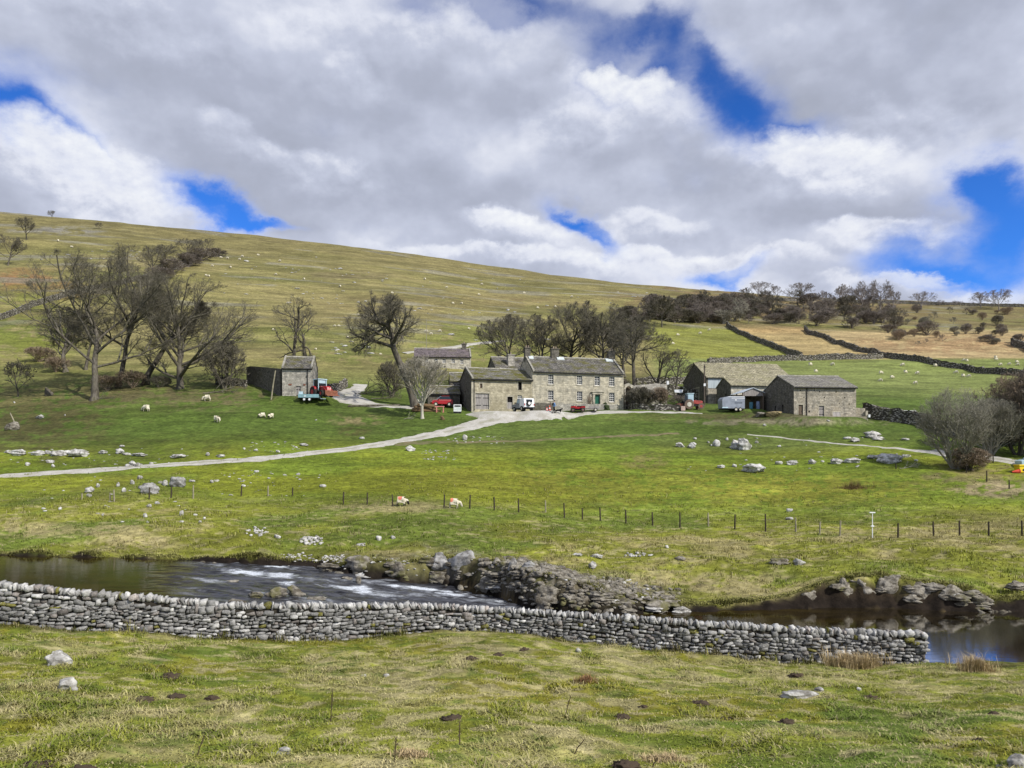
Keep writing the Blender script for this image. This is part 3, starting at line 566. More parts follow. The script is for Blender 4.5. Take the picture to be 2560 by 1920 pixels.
# river bank
def heap(name, label, cx, cy, rx, ry, n, seed, s=(5, 11), mat=None, Y0=33, Y1=66, kind=None, cat='rock heap', depth=None):
    """a pile of loose stones fallen together, read as one thing"""
    r = np.random.default_rng(seed); Vs, Fs = [], []; k = 0
    for i in range(n):
        a, q = r.uniform(0, 6.28), math.sqrt(r.uniform(0, 1)); x, y, z = hit(cx+rx*q*math.cos(a), cy+ry*q*math.sin(a), Y0, Y1)
        w = r.uniform(*s)*y/F; v = rock_arr(seed*50+i, 8, True)*np.array([w*r.uniform(.45, .75), w*r.uniform(.4, .6), w*r.uniform(.4, .75)])
        th = r.uniform(0, 6.28); c_, s_ = math.cos(th), math.sin(th); v = v @ np.array([[c_, s_, 0], [-s_, c_, 0], [0, 0, 1]])
        Vs.append(v+np.array([x, y, z-w*.08])); Fs.append(ICO2F+k); k += len(v)
    o = link(name, new_mesh(name, np.concatenate(Vs), np.concatenate(Fs), mat or M_lime, True)); return tag(o, None if kind else label, None if kind else cat, None, kind)
heap('rock_heap', 'heap of white stones on the grassy bank left of the rapids', 644,1332,28,13,26,201)
heap('rock_heap', 'straggling spill of grey white stones on the bank above the rapids', 780,1353,34,11,46,202, (6, 12))
rock(693,1341,20,10,'single white stone between the two stone heaps on the bank', None, None, 203, Y0=40)
rock(946,1345,17,12,'white block on the bank, left of two above the overhang', None, None, 204, Y0=40)
rock(982,1343,14,9,'white block on the bank, right of two above the overhang', None, None, 205, Y0=40)
rock(904,1360,32,6,'thin pale slab lying on the bank above the rapids', None, None, 206, Y0=40)
rock(1444,1386,36,8,'thin white slab at the left of the ledge above the scree', None, None, 210, Y0=40)
rock(1490,1389,38,11,'thick white slab in the middle of the ledge above the scree', None, None, 211, Y0=40)
rock(1481,1412,32,18,'tilted pale block below the ledge above the scree', None, None, 212, Y0=38)
heap('rock_heap', 'narrow line of small white stones on the bank right of the white slabs', 1590,1388,42,5,18,213, (5, 10))
rock(1667,1367,10,9,'lone bluish stone on the bank right of the stone line', None, None, 214, Y0=40)
rock(1701,1396,32,11,'low dark stone sunk in the grass of the far bank', None, M_dark, 215, Y0=40)
rock(1973,1297,20,8,'white rock just behind the fence, lower of two', None, None, 216, Y0=45)
rock(1973,1275,18,8,'white rock just behind the fence, upper of two', None, None, 217, Y0=45)
rock(1950,1402,56,16,'dark shelf of rock in the grass of the far bank, left part', None, M_dark, 218, Y0=38)
rock(1996,1404,36,18,'black and white broken rock in the far bank, beside the dark shelf', None, M_lime, 219, Y0=38)
def outcrop(px, row, w, h, label, mat=None, seed=0, dY=-.25, dep=.6, strata=.05, rz=0.0, group=None):
    """rock standing in the river bank, its foot at the bank face"""
    Yb = float(yfar(np.array([px]))[0])+.65+dY; x = (px-1280)/F*Yb; z = (HZ-(row+h/2))/F*Yb
    W_, H_ = w*Yb/F, h*Yb/F; v = rock_arr(seed, 15, False, .1, strata)*np.array([W_/2, W_*dep/2, H_*1.0])
    o = link('bank_outcrop', new_mesh('bank_outcrop', v, ICO4F, mat or M_dark, True), None, (x, Yb, z), rz); return tag(o, label, 'rock outcrop', group)
outcrop(1102,1402,66,40,'left half of the overhanging grey slab above the rapids', M_gl, 301, .35, 1.0, .03)
outcrop(1152,1400,84,50,'right half of the overhanging grey slab above the rapids', M_gl, 302, .3, .9, .03)
outcrop(1281,1414,36,42,'rounded grey boulder on the lip of the bank above the dark gap', M_gl, 303, .5, .9)
outcrop(1322,1414,44,24,'grey knobbly rock right of the rounded boulder on the bank lip', M_gl, 304, .8, .8)
outcrop(1000,1424,66,44,'mossy brown rock bulging from the bank left of the overhang', M_dark, 305, .1, .7)
outcrop(905,1408,90,40,'long mossy rock shelf over the black undercut by the rapids', M_dark, 306, .3, .6)
outcrop(1096,1444,66,34,'mossy rock step under the overhanging slab', M_dark, 307, -.1, .7)
outcrop(1215,1462,70,46,'dark wet rock in the gap below the rounded boulder', M_dark, 308, -.2, .7)
outcrop(1365,1490,80,64,'tall broken crag at the upstream end of the scree', M_dark, 309, -.1, .9, .07)
outcrop(1440,1502,96,42,'layered brown rock in the middle of the scree by the water', M_dark, 310, .1, .7, .07)
outcrop(1540,1510,110,32,'layered brown rock at the downstream end of the scree', M_dark, 311, .1, .6, .07)
outcrop(1650,1512,90,26,'low brown rock where the scree meets the grassy bank', M_dark, 312, .1, .6)
outcrop(2112,1472,44,58,'pale pillar of rock at the left end of the low river cliff', M_dark, 313, .05, .8)
outcrop(2160,1478,66,64,'blocky rock in the low river cliff, second from its left end', M_dark, 314, .05, .7, .06)
outcrop(2225,1470,80,64,'mossy middle block of the low river cliff', M_dark, 315, .25, .7, .06)
outcrop(2300,1476,80,44,'undercut block of the low river cliff over a black gap', M_dark, 316, .3, .7, .05)
outcrop(2380,1482,88,44,'right hand block of the low river cliff with pale stones', M_dark, 317, .25, .6, .05)
outcrop(2455,1500,60,26,'small dark rock at the downstream end of the low river cliff', M_dark, 318, 0, .6)
outcrop(2020,1498,50,44,'dark hollow peat block left of the low river cliff', M_dark, 319, .1, .6)
outcrop(2545,1462,70,20,'dark rock at the right edge of the far bank', M_dark, 320, 1.6, .6)
GL = 'broken ledges of rock along the far river bank'; rb = random.Random(77)
for i in range(60):
    a = rb.uniform(800, 1720) if i < 34 else rb.uniform(2085, 2480); lo, hi = float(pchip(RX, RW, np.array([a]))[0]), float(pchip(RX, RT, np.array([a]))[0]); k = rb.uniform(.05, .85); w = rb.uniform(30, 74)
    outcrop(a, hi+(lo-hi)*k, w, w*rb.uniform(.18, .34), 'jagged layered rock jutting from the far river bank', M_lime if rb.random() < .12 else M_dark, 400+i, .5*(1-k)-.3+rb.uniform(-.1, .2), rb.uniform(.5, .9), .08, rb.uniform(-.3, .3), GL)
# loose rubble along the water
def rubble(name, spots, n, seed, s, mat):
    r = np.random.default_rng(seed); Vs, Fs = [], []; k = 0
    for i in range(n):
        (x0, x1, d0, d1) = spots[r.integers(len(spots))]; px = r.uniform(x0, x1); Y = float(yfar(np.array([px]))[0])+r.uniform(d0, d1); x = (px-1280)/F*Y; z = g1(x, Y)
        w = r.uniform(*s)*r.uniform(.6, 1.3); v = rock_arr(seed*77+i, 8, True)*np.array([w*.5, w*r.uniform(.3, .5), w*r.uniform(.22, .5)]); th = r.uniform(0, 6.28); c_, s_ = math.cos(th), math.sin(th)
        v = v @ np.array([[c_, s_, 0], [-s_, c_, 0], [0, 0, 1]]); Vs.append(v+np.array([x, Y, z-w*.07])); Fs.append(ICO2F+k); k += len(v)
    tag(link(name, new_mesh(name, np.concatenate(Vs), np.concatenate(Fs), mat, True)), kind='stuff')
rubble('scree_rubble', [(1330,1700,-.2,3.6),(1330,1560,.2,4.2),(1260,1480,1.0,4.6),(1200,1340,.2,2.6)], 1700, 31, (.12, .46), M_dark)
rubble('pale_rubble', [(800,1260,.3,2.6),(1290,1640,.6,4.4),(700,860,1,3)], 420, 32, (.10, .26), M_lime)
rubble('waterside_stones', [(380,800,-.5,.5),(190,310,-1.0,.1),(800,1300,-.5,.4),(2440,2560,-.4,.3)], 190, 33, (.15, .5), M_dark)
rubble('pebble_bar', [(215,300,-1.1,-.2)], 110, 34, (.10, .28), M_lime)
# stones standing in the rapids
for i, (a, b_, w, h, lab) in enumerate([(640,1484,46,20,'left rock of the dark reef in the rapids'),(690,1478,60,30,'middle rock of the dark reef in the rapids'),(737,1474,54,34,'tallest rock of the dark reef in the rapids'),(790,1494,60,12,'low pale rock at the downstream end of the reef'),(590,1500,60,14,'dark rock breaking the water beside the wall, upstream of the reef'),
        (868,1443,32,10,'round dark boulder in the fast water, left of two'),(896,1446,13,18,'upright grey boulder in the fast water, right of two'),(575,1450,50,7,'thin black rock awash in the upper rapids'),(536,1406,14,8,'pale stone at the top of the rapids')]):
    Yw = -float(water_z(np.array([a]))[0])*F/(b_+h/2-HZ); rock(a, b_, w, h, lab, None, M_dark, 340+i, at=((a-1280)/F*Yw, Yw, float(water_z(np.array([a]))[0])-.03), dep=.45)

# ------------------------------------------------------------------ the dry stone wall by the river
_c = np.array([(x, y, z) for x in (-1, 0, 1) for y in (-1, 0, 1) for z in (-1, 0, 1) if (x, y, z) != (0, 0, 0)], float)
_k = {tuple(p): i for i, p in enumerate(_c.astype(int))}; _q = []
for ax in range(3):
    for sg in (-1, 1):
        o1, o2 = [a for a in range(3) if a != ax]
        for a in (-1, 0):
            for b_ in (-1, 0):
                ids = []
                for (da, db) in ((0, 0), (1, 0), (1, 1), (0, 1)):
                    p = [0, 0, 0]; p[ax] = sg; p[o1] = a+da; p[o2] = b_+db; ids.append(_k[tuple(p)])
                _q.append(ids if (sg > 0) == (ax != 1) else ids[::-1])
SB = _c/np.maximum(1e-6, (np.abs(_c)**10).sum(1)**(1/10.))[:, None]; SBF = np.array(_q)
def walling(path, base, top, seed, course=(.08, .15), wid=(.11, .36), thick=.5, cope=.20, both=True):
    """courses of separate stones along a path; returns the body and the coping as vertex arrays"""
    r = np.random.default_rng(seed); S = np.concatenate([[0], np.cumsum(np.linalg.norm(np.diff(path, axis=0), axis=1))])
    fx = lambda s: np.array([np.interp(s, S, path[:, 0]), np.interp(s, S, path[:, 1])]); bz = lambda s: np.interp(s, S, base); tz = lambda s: np.interp(s, S, top)
    body, bc, cop, cc = [], [], [], []
    def put(lst, cl, s, z, w, h, d, off, rot, shade):
        p = fx(s); dd = fx(min(s+.2, S[-1]))-fx(max(s-.2, 0)); th = math.atan2(dd[1], dd[0])
        v = SB*(1+r.uniform(-.30, .16, SB.shape))*np.array([w/2, d/2, h/2]); c_, s_ = math.cos(rot), math.sin(rot); v = v @ np.array([[c_, 0, s_], [0, 1, 0], [-s_, 0, c_]])
        v[:, 1] += off; c_, s_ = math.cos(th+r.normal()*.05), math.sin(th+r.normal()*.05); v = v @ np.array([[c_, s_, 0], [-s_, c_, 0], [0, 0, 1]])
        lst.append(v+np.array([p[0], p[1], z])); cl.append(np.tile(shade, (len(v), 1)))
    def tone(light=0):
        q = r.uniform(); g = r.uniform(.15, .33)+light
        if q < .10: g = r.uniform(.42, .58)
        c = np.array([g, g*.985, g*.95])
        if .22 <= q < .25: return np.array([.16, .15, .04])*r.uniform(.8, 1.3)
        if .10 <= q < .22: c = np.array([g*.95, g*.86, g*.79])*.85
        return c
    n = int(np.max(top-base-cope)/np.mean(course))+1
    frac = np.cumsum(np.concatenate([[0], r.uniform(course[0], course[1], n+4)]))
    for side in ((-1, 1) if both else (-1,)):
        for k in range(len(frac)-1):
            s = r.uniform(0, .1)
            while s < S[-1]:
                w = r.uniform(*wid)*(1.25 if k < 2 else 1); z0 = frac[k]+.07*float(vnoise(np.array([s*.9]), np.array([k*.35]), 8)[0]); h = (frac[k+1]-frac[k])*r.uniform(.78, 1.14)
                if r.uniform() < .22: h *= r.uniform(1.3, 2.1)
                sm = min(s+w/2, S[-1]-.02)
                if z0+h*.35 < tz(sm)-bz(sm)-cope+.04:
                    put(body, bc, sm, bz(sm)+z0+h/2-.06, w*1.02, h*1.0, r.uniform(.22, .34), side*(thick/2-.10-.10*z0*.6+r.normal()*.022), r.normal()*.16, tone())
                s += w*r.uniform(.93, 1.0)
    s = 0.0
    while s < S[-1]:
        w = r.choice((.05, .07, .09, .12, .16, .24))*r.uniform(.8, 1.2); h = cope*r.uniform(.85, 1.3)
        put(cop, cc, s+w/2, tz(s)-cope+h*.42+.02, w*1.0, h, thick*r.uniform(.55, .95), r.normal()*.04, r.uniform(-.25, .65), tone(r.uniform(0, .26))); s += w*.90
    pack = lambda L, C: (np.concatenate(L), np.concatenate([SBF+len(SB)*i for i in range(len(L))]), np.concatenate(C))
    return pack(body, bc), pack(cop, cc), S
wpx = np.arange(-260, 2316, 12.); wY = wall_y(wpx); wX = (wpx-1280)/F*wY
TX = [-300, 0, 230, 463, 560, 850, 1090, 1200, 1300, 1480, 1700, 2000, 2312]; TR = [1432, 1456, 1478, 1497, 1509, 1508, 1509, 1517, 1522, 1534, 1549, 1569, 1581]
wtop = (HZ-np.interp(wpx, TX, TR))/F*wY; wbase = wall_z(wpx)-.06
(bv, bf, bcol), (cv_, cf, ccol), _S = walling(np.stack([wX, wY], 1), wbase, wtop, 5)
wall = thing('dry_stone_wall', 'long grey dry stone wall with upright coping stones running along the near side of the river', 'wall')
link('wall_stones', new_mesh('wall_stones', bv, bf, M_tst, False, bcol), wall)
link('coping', new_mesh('coping', cv_, cf, M_tst, False, ccol), wall)
mbv = []
for i in range(len(wpx)):
    for dy in (-.13, .13):
        for zz in (wbase[i]-.5, wtop[i]-.2): mbv.append((wX[i], wY[i]+dy, zz))
mf = []
for i in range(len(wpx)-1):
    a = i*4; b_ = a+4; mf += [(a, b_, b_+1, a+1), (a+2, a+3, b_+3, b_+2), (a+1, b_+1, b_+3, a+3)]
mf += [(0, 1, 3, 2), (len(mbv)-4, len(mbv)-2, len(mbv)-1, len(mbv)-3)]
link('wall_core', new_mesh('wall_core', mbv, mf, M_core), wall)

# ------------------------------------------------------------------ field walls
def rubble_wall(t, b):
    co = t.coord(); v = t.new('ShaderNodeTexVoronoi'); t.set(v.inputs['Vector'], t.scale(co, (1, 1, 1.8))); v.inputs['Scale'].default_value = 2.6
    sc = t.new('ShaderNodeSeparateColor'); t.l.new(v.outputs['Color'], sc.inputs[0]); n = t.noise(co, 1.2, 5, .6)
    c = t.mix(sc.outputs[0], (.20, .185, .16), (.40, .375, .33)); c = t.mix(t.map(v.outputs['Distance'], .30, .48), c, (.06, .055, .045)); c = t.mix(t.map(n, .52, .68, 0, .5), c, (.12, .12, .045))
    t.l.new(t.bump(v.outputs['Distance'], .8, .08), b.inputs['Normal']); return c
M_rub = material('field_walling', rubble_wall, .95, .1)
def field_wall(label, pts, h=1.35, th=.55, Y0=60, name='field_wall', mat=None, rough=.10, pix=None):
    C = np.array([p if len(p) == 3 and pix is False else hit(p[0], p[1], Y0) for p in pts]); S = np.concatenate([[0], np.cumsum(np.linalg.norm(np.diff(C[:, :2], axis=0), axis=1))])
    u = np.linspace(0, S[-1], max(4, int(S[-1]/.6))); X, Y = np.interp(u, S, C[:, 0]), np.interp(u, S, C[:, 1]); Z = ground(X, Y)
    tx, ty = np.gradient(X), np.gradient(Y); L = np.hypot(tx, ty); nx, ny = -ty/L, tx/L; r = np.random.default_rng(int(C[0, 0]*10) & 0xffff)
    prof = [(-th*.6, -.6), (-th*.5, .35), (-th*.36, h*.86), (-th*.42, h*.88), (-th*.3, h), (th*.3, h), (th*.42, h*.88), (th*.36, h*.86), (th*.5, .35), (th*.6, -.6)]
    V = np.zeros((len(u), len(prof), 3))
    sag = 1+.08*np.array([vnoise(np.array([q*.12]), np.array([3.]), 5)[0] for q in u])
    for j, (o, z) in enumerate(prof):
        k = rough if z > 0 else 0; oo = o+r.normal(size=len(u))*k*.5; V[:, j] = np.stack([X+nx*oo, Y+ny*oo, Z+z*(sag if z > 0 else 1)+r.normal(size=len(u))*k*(1.1 if z > h*.8 else .3)], -1)
    n, m_ = len(u), len(prof); i = np.arange(n*m_).reshape(n, m_); q = np.stack([i[:-1, :-1], i[1:, :-1], i[1:, 1:], i[:-1, 1:]], -1).reshape(-1, 4)
    Vf = V.reshape(-1, 3); F_ = [tuple(a) for a in q]+[tuple(i[0]), tuple(i[-1][::-1])]
    return tag(link(name, new_mesh(name, Vf, F_, mat or M_rub)), label, 'wall')
field_wall('dark field wall climbing from the barns to the scrub, left of the tan fields', [(1818,816),(1838,830),(1876,848),(1930,868),(2004,897)], 1.45, .7, 150)
field_wall('longest dark field wall, crossing down between the two tan fields to the right edge', [(2012,826),(2030,838),(2080,856),(2140,876),(2200,893),(2262,900),(2330,912),(2420,926),(2500,936),(2640,952)], 1.4, .7, 150)
field_wall('level grey field wall behind the long barn roof', [(1770,912),(1830,906),(1900,903),(1980,901),(2060,900),(2130,898),(2206,896)], 1.3, .6, 140)
field_wall('short field wall at the far right under the bracken', [(2530,862),(2575,880),(2640,905)], 2, .9, 150)
field_wall('mossy field wall climbing the left hillside behind the big bare trees', [(-60,815),(0,800),(60,776),(130,752),(230,725),(330,705),(400,688),(480,660)], 1.6, .7, 150)
field_wall('dark tumbled wall across the top of the left hillside under the thicket', [(380,700),(420,680),(470,655),(520,640)], 2.2, 1.2, 180)
field_wall('low stone wall bordering the yard beside the red tractor with a loader', [(788,978),(820,984),(850,978),(864,966)], 1.3, .6, 90)
field_wall('grey wall between the left field barn and the big bare trees', [(540,962),(580,964),(616,968)], 1.1, .5, 90)
field_wall('low wall with pale top stones in front of the pasture right of the farmhouse', [(1568,1024),(1600,1024),(1650,1026),(1700,1027)], .75, .5, 90)
field_wall('ivy dark wall behind the old red tractor', [(1668,985),(1700,990),(1740,996),(1800,1006)], 1.5, .6, 90)
field_wall('rough dark stone wall running right from the right hand barn to the willow thicket', [(2160,1041),(2200,1050),(2260,1058),(2310,1068),(2350,1082),(2400,1098)], 1.7, .7, 90)
field_wall('skyline wall along the top of the scrubby hillside', [(1850,746),(1950,752),(2060,752),(2160,757),(2270,760),(2400,764),(2640,772)], 1.6, .9, 240)
field_wall('thin dark wall crossing the green field behind the farmhouse trees', [(1590,962),(1640,962),(1700,960),(1716,958)], 1.2, .6, 110)
# ------------------------------------------------------------------ grass
def blades(t, b):
    c = t.attr('tint'); b.inputs['Roughness'].default_value = .8
    b.inputs['Subsurface Weight'].default_value = 0; return c
M_blade = material('grass_blades', blades, .8, .15)
def grass(name, PX, Y, nb, h, w, seed, colfn=None, lean=.8):
    """tufts of bent blades, each blade a narrow two-piece leaf"""
    r = np.random.default_rng(seed); X = (PX-1280)/F*Y; n = len(X)
    hx = np.repeat(X, nb)+r.normal(size=n*nb)*.06; hy = np.repeat(Y, nb)+r.normal(size=n*nb)*.06; N = n*nb
    z = ground(hx, hy)-.015; a = r.uniform(0, 6.28, N); H = r.uniform(*h, N)*np.repeat(r.uniform(.55, 1.25, n)*(.65+1.1*ss(.05, .4, fbm(X*.8, Y*.8, 3, 121))), nb); L = H*r.uniform(.3, 1.3, N)*lean; wd = r.uniform(*w, N)
    dx, dy = np.cos(a), np.sin(a); b0 = np.stack([hx, hy, z], -1); side = np.stack([-dy, dx, 0*dx], -1)*wd[:, None]/2
    mid = b0+np.stack([dx*L*.35, dy*L*.35, H*.7], -1); tip = b0+np.stack([dx*L, dy*L, H*r.uniform(.6, 1.0, N)], -1)
    V = np.stack([b0-side, b0+side, mid+side*.8, mid-side*.8, tip], 1).reshape(-1, 3); i = np.arange(N)*5
    quad = np.stack([i, i+1, i+2, i+3], -1); tri = np.stack([i+3, i+2, i+4, i+4], -1)
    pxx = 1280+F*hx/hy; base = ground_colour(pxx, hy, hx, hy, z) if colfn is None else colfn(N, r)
    k = r.uniform(size=N); k = k*np.repeat(r.uniform(.35, 2.2, n), nb); c = base*1.12*r.uniform(.72, 1.45, N)[:, None]; straw = k < .13
    if colfn is None: c[straw] = np.array([.32, .28, .15])*r.uniform(.6, 1.2, (straw.sum(), 1))
    c = np.repeat(c, 5, 0)
    me = D.meshes.new(name); Fq = np.concatenate([quad.ravel(), np.stack([i+3, i+2, i+4], -1).ravel()])
    me.vertices.add(len(V)); me.vertices.foreach_set('co', V.astype(np.float32).ravel()); me.loops.add(len(Fq)); me.loops.foreach_set('vertex_index', Fq.astype(np.int32))
    me.polygons.add(2*N); me.polygons.foreach_set('loop_start', np.concatenate([np.arange(N)*4, 4*N+np.arange(N)*3]).astype(np.int32)); me.polygons.foreach_set('loop_total', np.concatenate([np.full(N, 4), np.full(N, 3)]).astype(np.int32)); me.update(calc_edges=True)
    at = me.color_attributes.new('tint', 'FLOAT_COLOR', 'POINT'); cc = np.ones((len(V), 4), np.float32); cc[:, :3] = c; at.data.foreach_set('color', cc.ravel()); me.materials.append(M_blade)
    return link(name, me)
r_ = np.random.default_rng(77)
def spread(n, y0, y1, p0=-120, p1=2680, pw=1.0):
    Y = np.sqrt(r_.uniform(y0**(2*pw), y1**(2*pw), n))**(1/pw); return r_.uniform(p0, p1, n), Y
PXn, Yn_ = spread(52000, 8.6, 28.6, pw=.55); k = Yn_ < wall_y(PXn)-.28; tag(grass('grass', PXn[k], Yn_[k], 7, (.030, .075), (.010, .022), 1, lean=1.8), kind='stuff')
PXn, Yn_ = spread(60000, 35, 84, pw=.75); k = (Yn_ > yfar(PXn)+.75) & (r_.uniform(size=60000) < 1-.85*ss(50, 84, Yn_+6*vnoise(PXn*.01, Yn_*.2, 3))); tag(grass('bank_grass', PXn[k], Yn_[k], 4, (.07, .17), (.02, .04), 2), kind='stuff')
PXn, Yn_ = spread(3200, 24, 29.5); d_ = wall_y(PXn)-Yn_; k = (d_ > .2) & (d_ < .6) & (PXn < 2300); tag(grass('wall_foot_grass', PXn[k], Yn_[k], 12, (.10, .28), (.012, .026), 3), kind='stuff')
# grass overhanging the river banks
u_ = r_.uniform(-100, 2650, 7000); tag(grass('overhanging_grass', u_, yfar(u_)+r_.uniform(1.0, 1.7, 7000), 5, (.06, .17), (.02, .04), 4, lambda N, r: np.array([.17, .165, .05])*r.uniform(.5, 1.5, (N, 1)), lean=1.4), kind='stuff')
straw = lambda N, r: np.array([.40, .31, .17])*r.uniform(.5, 1.2, (N, 1))
def tussock(px, row, wpx, hpx, label, seed, Y1=29, col=straw, n=420):
    x, y, z = hit(px, row, 5, Y1); r = np.random.default_rng(seed); q = r.normal(size=(n//6, 2))*np.array([wpx/F*y*.26, wpx/F*y*.13]); hh = hpx*y/F
    o = grass('grass_tussock', 1280+F*(x+q[:, 0])/(y+q[:, 1]), y+q[:, 1], 10, (hh*.35, hh*1.1), (.006, .013), seed, col, .75); return tag(o, label, 'tussock')
tussock(2140,1668,120,62,'big tussock of pinkish dead grass standing against the river wall', 401, n=1500)
tussock(2440,1676,70,66,'wispy dead grass tussock at the near edge of the pond', 402, n=800)
tussock(1895,1640,40,34,'small pale grass tuft at the foot of the river wall', 403, n=400)
brown = lambda N, r: np.array([.16, .11, .05])*r.uniform(.5, 1.3, (N, 1))
tussock(2136,1222,66,16,'brown rushy patch alone in the green pasture', 404, 90, brown, 900)
rust = lambda N, r: np.array([.25, .14, .07])*r.uniform(.5, 1.2, (N, 1))
tussock(1466,1708,36,14,'rusty brown bracken tuft in the near grass', 405, 27, rust, 260)
for i, (a, b_, w, h) in enumerate([(1660,1902,90,30),(1030,1890,70,26)]): tussock(a, b_, w, h, ('bleached grass tuft beside the largest molehill', 'bleached grass tuft left of the bottom centre')[i], 406+i, 22, straw, 900)
# dead stalks
def stalk(px, row, top, lean, label):
    x, y, z = hit(px, row, 5, 27); h = (row-top)*y/F; m = MB(); l = lean*y/F
    m.tube([(0, 0, -.03), (l*.35, .01, h*.4), (l*.75, 0, h*.75), (l, 0, h)], [.010, .009, .008, .004], 5)
    r = random.Random(int(px))
    for k in range(5):
        q = .35+.13*k; s_ = r.choice((-1, 1)); m.tube([(l*q, 0, h*q), (l*q+s_*.025, .01, h*q+.045)], [.007, .003], 4)
    return tag(m.build('dead_stalk', M_stalk, None, loc=(x, y, z)), label, 'plant')
M_stalk = paint('dead_stem', (.085, .065, .035), .9)
stalk(826,1808,1720,6,'tallest dead thistle stalk, in the left middle of the near grass'); stalk(1149,1866,1800,-1,'thin dead stalk right below a molehill'); stalk(986,1905,1842,5,'dead stalk with a knobbly head at the bottom of the near grass')
stalk(1414,1788,1736,14,'leaning dead stalk above the middle of the near grass'); stalk(492,1892,1836,20,'slanting pale dead stalk at the lower left'); stalk(1434,1886,1848,28,'bent dead stem near the bottom centre'); stalk(1630,1918,1896,14,'short dark stem beside the largest molehill'); stalk(405,1632,1606,14,'small leaning dead stem below the left part of the river wall')
# molehills
M_soil = material('fresh_soil', lambda t, b: t.mix(t.noise(t.coord(), 14, 5, .7), (.040, .030, .022), (.095, .072, .052)), .98, .05)
HILLS = [(424,1687,42,18),(354,1747,46,17),(443,1737,38,15),(531,1742,25,14),(570,1752,14,8),(282,1815,40,11),(1175,1645,32,12),(1246,1635,24,9),(1132,1793,48,14),(1312,1622,20,10),(1608,1765,22,10),(1555,1790,32,13),(1815,1794,32,12),(1746,1755,36,14),(1992,1687,30,14),(2175,1742,30,14),(1963,1801,32,16),(2483,1781,20,11),(2450,1849,30,15)]
def molehill(px, row, w, h, label, group=None):
    x, y, z = hit(px, row+h*.4, 5, 28); W_ = w*y/F*.58; H_ = h*y/F*.62; v = ICO4.copy(); v[:, 2] = np.maximum(v[:, 2], -.2); nz = .30*vnoise(v[:, 0]*3+px, v[:, 1]*3, 2)+.26*vnoise(v[:, 0]*8, v[:, 1]*8+px, 3)+.12*vnoise(v[:, 0]*19, v[:, 1]*19+v[:, 2]*9+px, 4)
    v = v*(1+nz[:, None])*np.array([W_, W_*.8, H_]); return tag(link('molehill', new_mesh('molehill', v, ICO4F, M_soil, True), None, (x, y, z-.01)), label, 'molehill', group)
for m_ in HILLS: molehill(*m_, 'small mound of dark soil thrown up by a mole in the near grass', 'molehills in the near grass')
molehill(90,1912,70,30,'broad dark molehill in the bottom left corner'); molehill(203,1919,56,14,'flat molehill beside the one in the bottom left corner'); molehill(1566,1908,54,22,'largest molehill, at the bottom edge right of the centre')
# ------------------------------------------------------------------ buildings
def masonry(name, c1, c2, mortar, bw=.55, bh=.24, stain=(.12, .11, .06), damp=.35, mort=.012):
    def fn(t, b):
        co = t.coord(); s_ = t.new('ShaderNodeSeparateXYZ'); t.l.new(co, s_.inputs[0]); cb = t.new('ShaderNodeCombineXYZ')
        t.set(cb.inputs[0], t.m('ADD', s_.outputs[0], s_.outputs[1])); t.set(cb.inputs[1], s_.outputs[2]); w = t.noise(co, 1.4, 3, .5, True)
        v = t.vm('ADD', cb.outputs[0], t.vm('SCALE', t.vm('SUBTRACT', w, (.5, .5, .5)), .22))
        br = t.new('ShaderNodeTexBrick'); t.set(br.inputs['Vector'], v); br.inputs['Scale'].default_value = 1; br.inputs['Brick Width'].default_value = bw; br.inputs['Row Height'].default_value = bh
        br.inputs['Mortar Size'].default_value = mort; br.inputs['Color1'].default_value = (*c1, 1); br.inputs['Color2'].default_value = (*c2, 1); br.inputs['Mortar'].default_value = (*mortar, 1); br.offset = .43; br.squash = .8; br.squash_frequency = 3
        n = t.noise(co, .55, 6, .65); d = t.noise(t.scale(co, (.7, .7, 1.5)), 2.6, 6, .65); e_ = t.noise(t.scale(co, (1, 1, .3)), 1.2, 5, .6)
        c = t.mix(1, br.outputs['Color'], t.map(d, .28, .72, .68, 1.25), 'MULTIPLY'); c = t.mix(1, c, t.map(t.noise(co, 1.5, 4, .6), .3, .7, .78, 1.2), 'MULTIPLY'); c = t.mix(t.map(n, .46, .66, 0, damp), c, stain); c = t.mix(t.map(e_, .55, .72, 0, .4), c, (.08, .078, .07))
        c = t.mix(t.map(t.noise(co, 7, 4, .7), .62, .72, 0, .25), c, (.5, .49, .45))
        t.l.new(t.bump(t.m('ADD', d, t.m('MULTIPLY', br.outputs['Fac'], -.6)), .6, .04), b.inputs['Normal']); return c
    return material(name, fn, .93, .1)
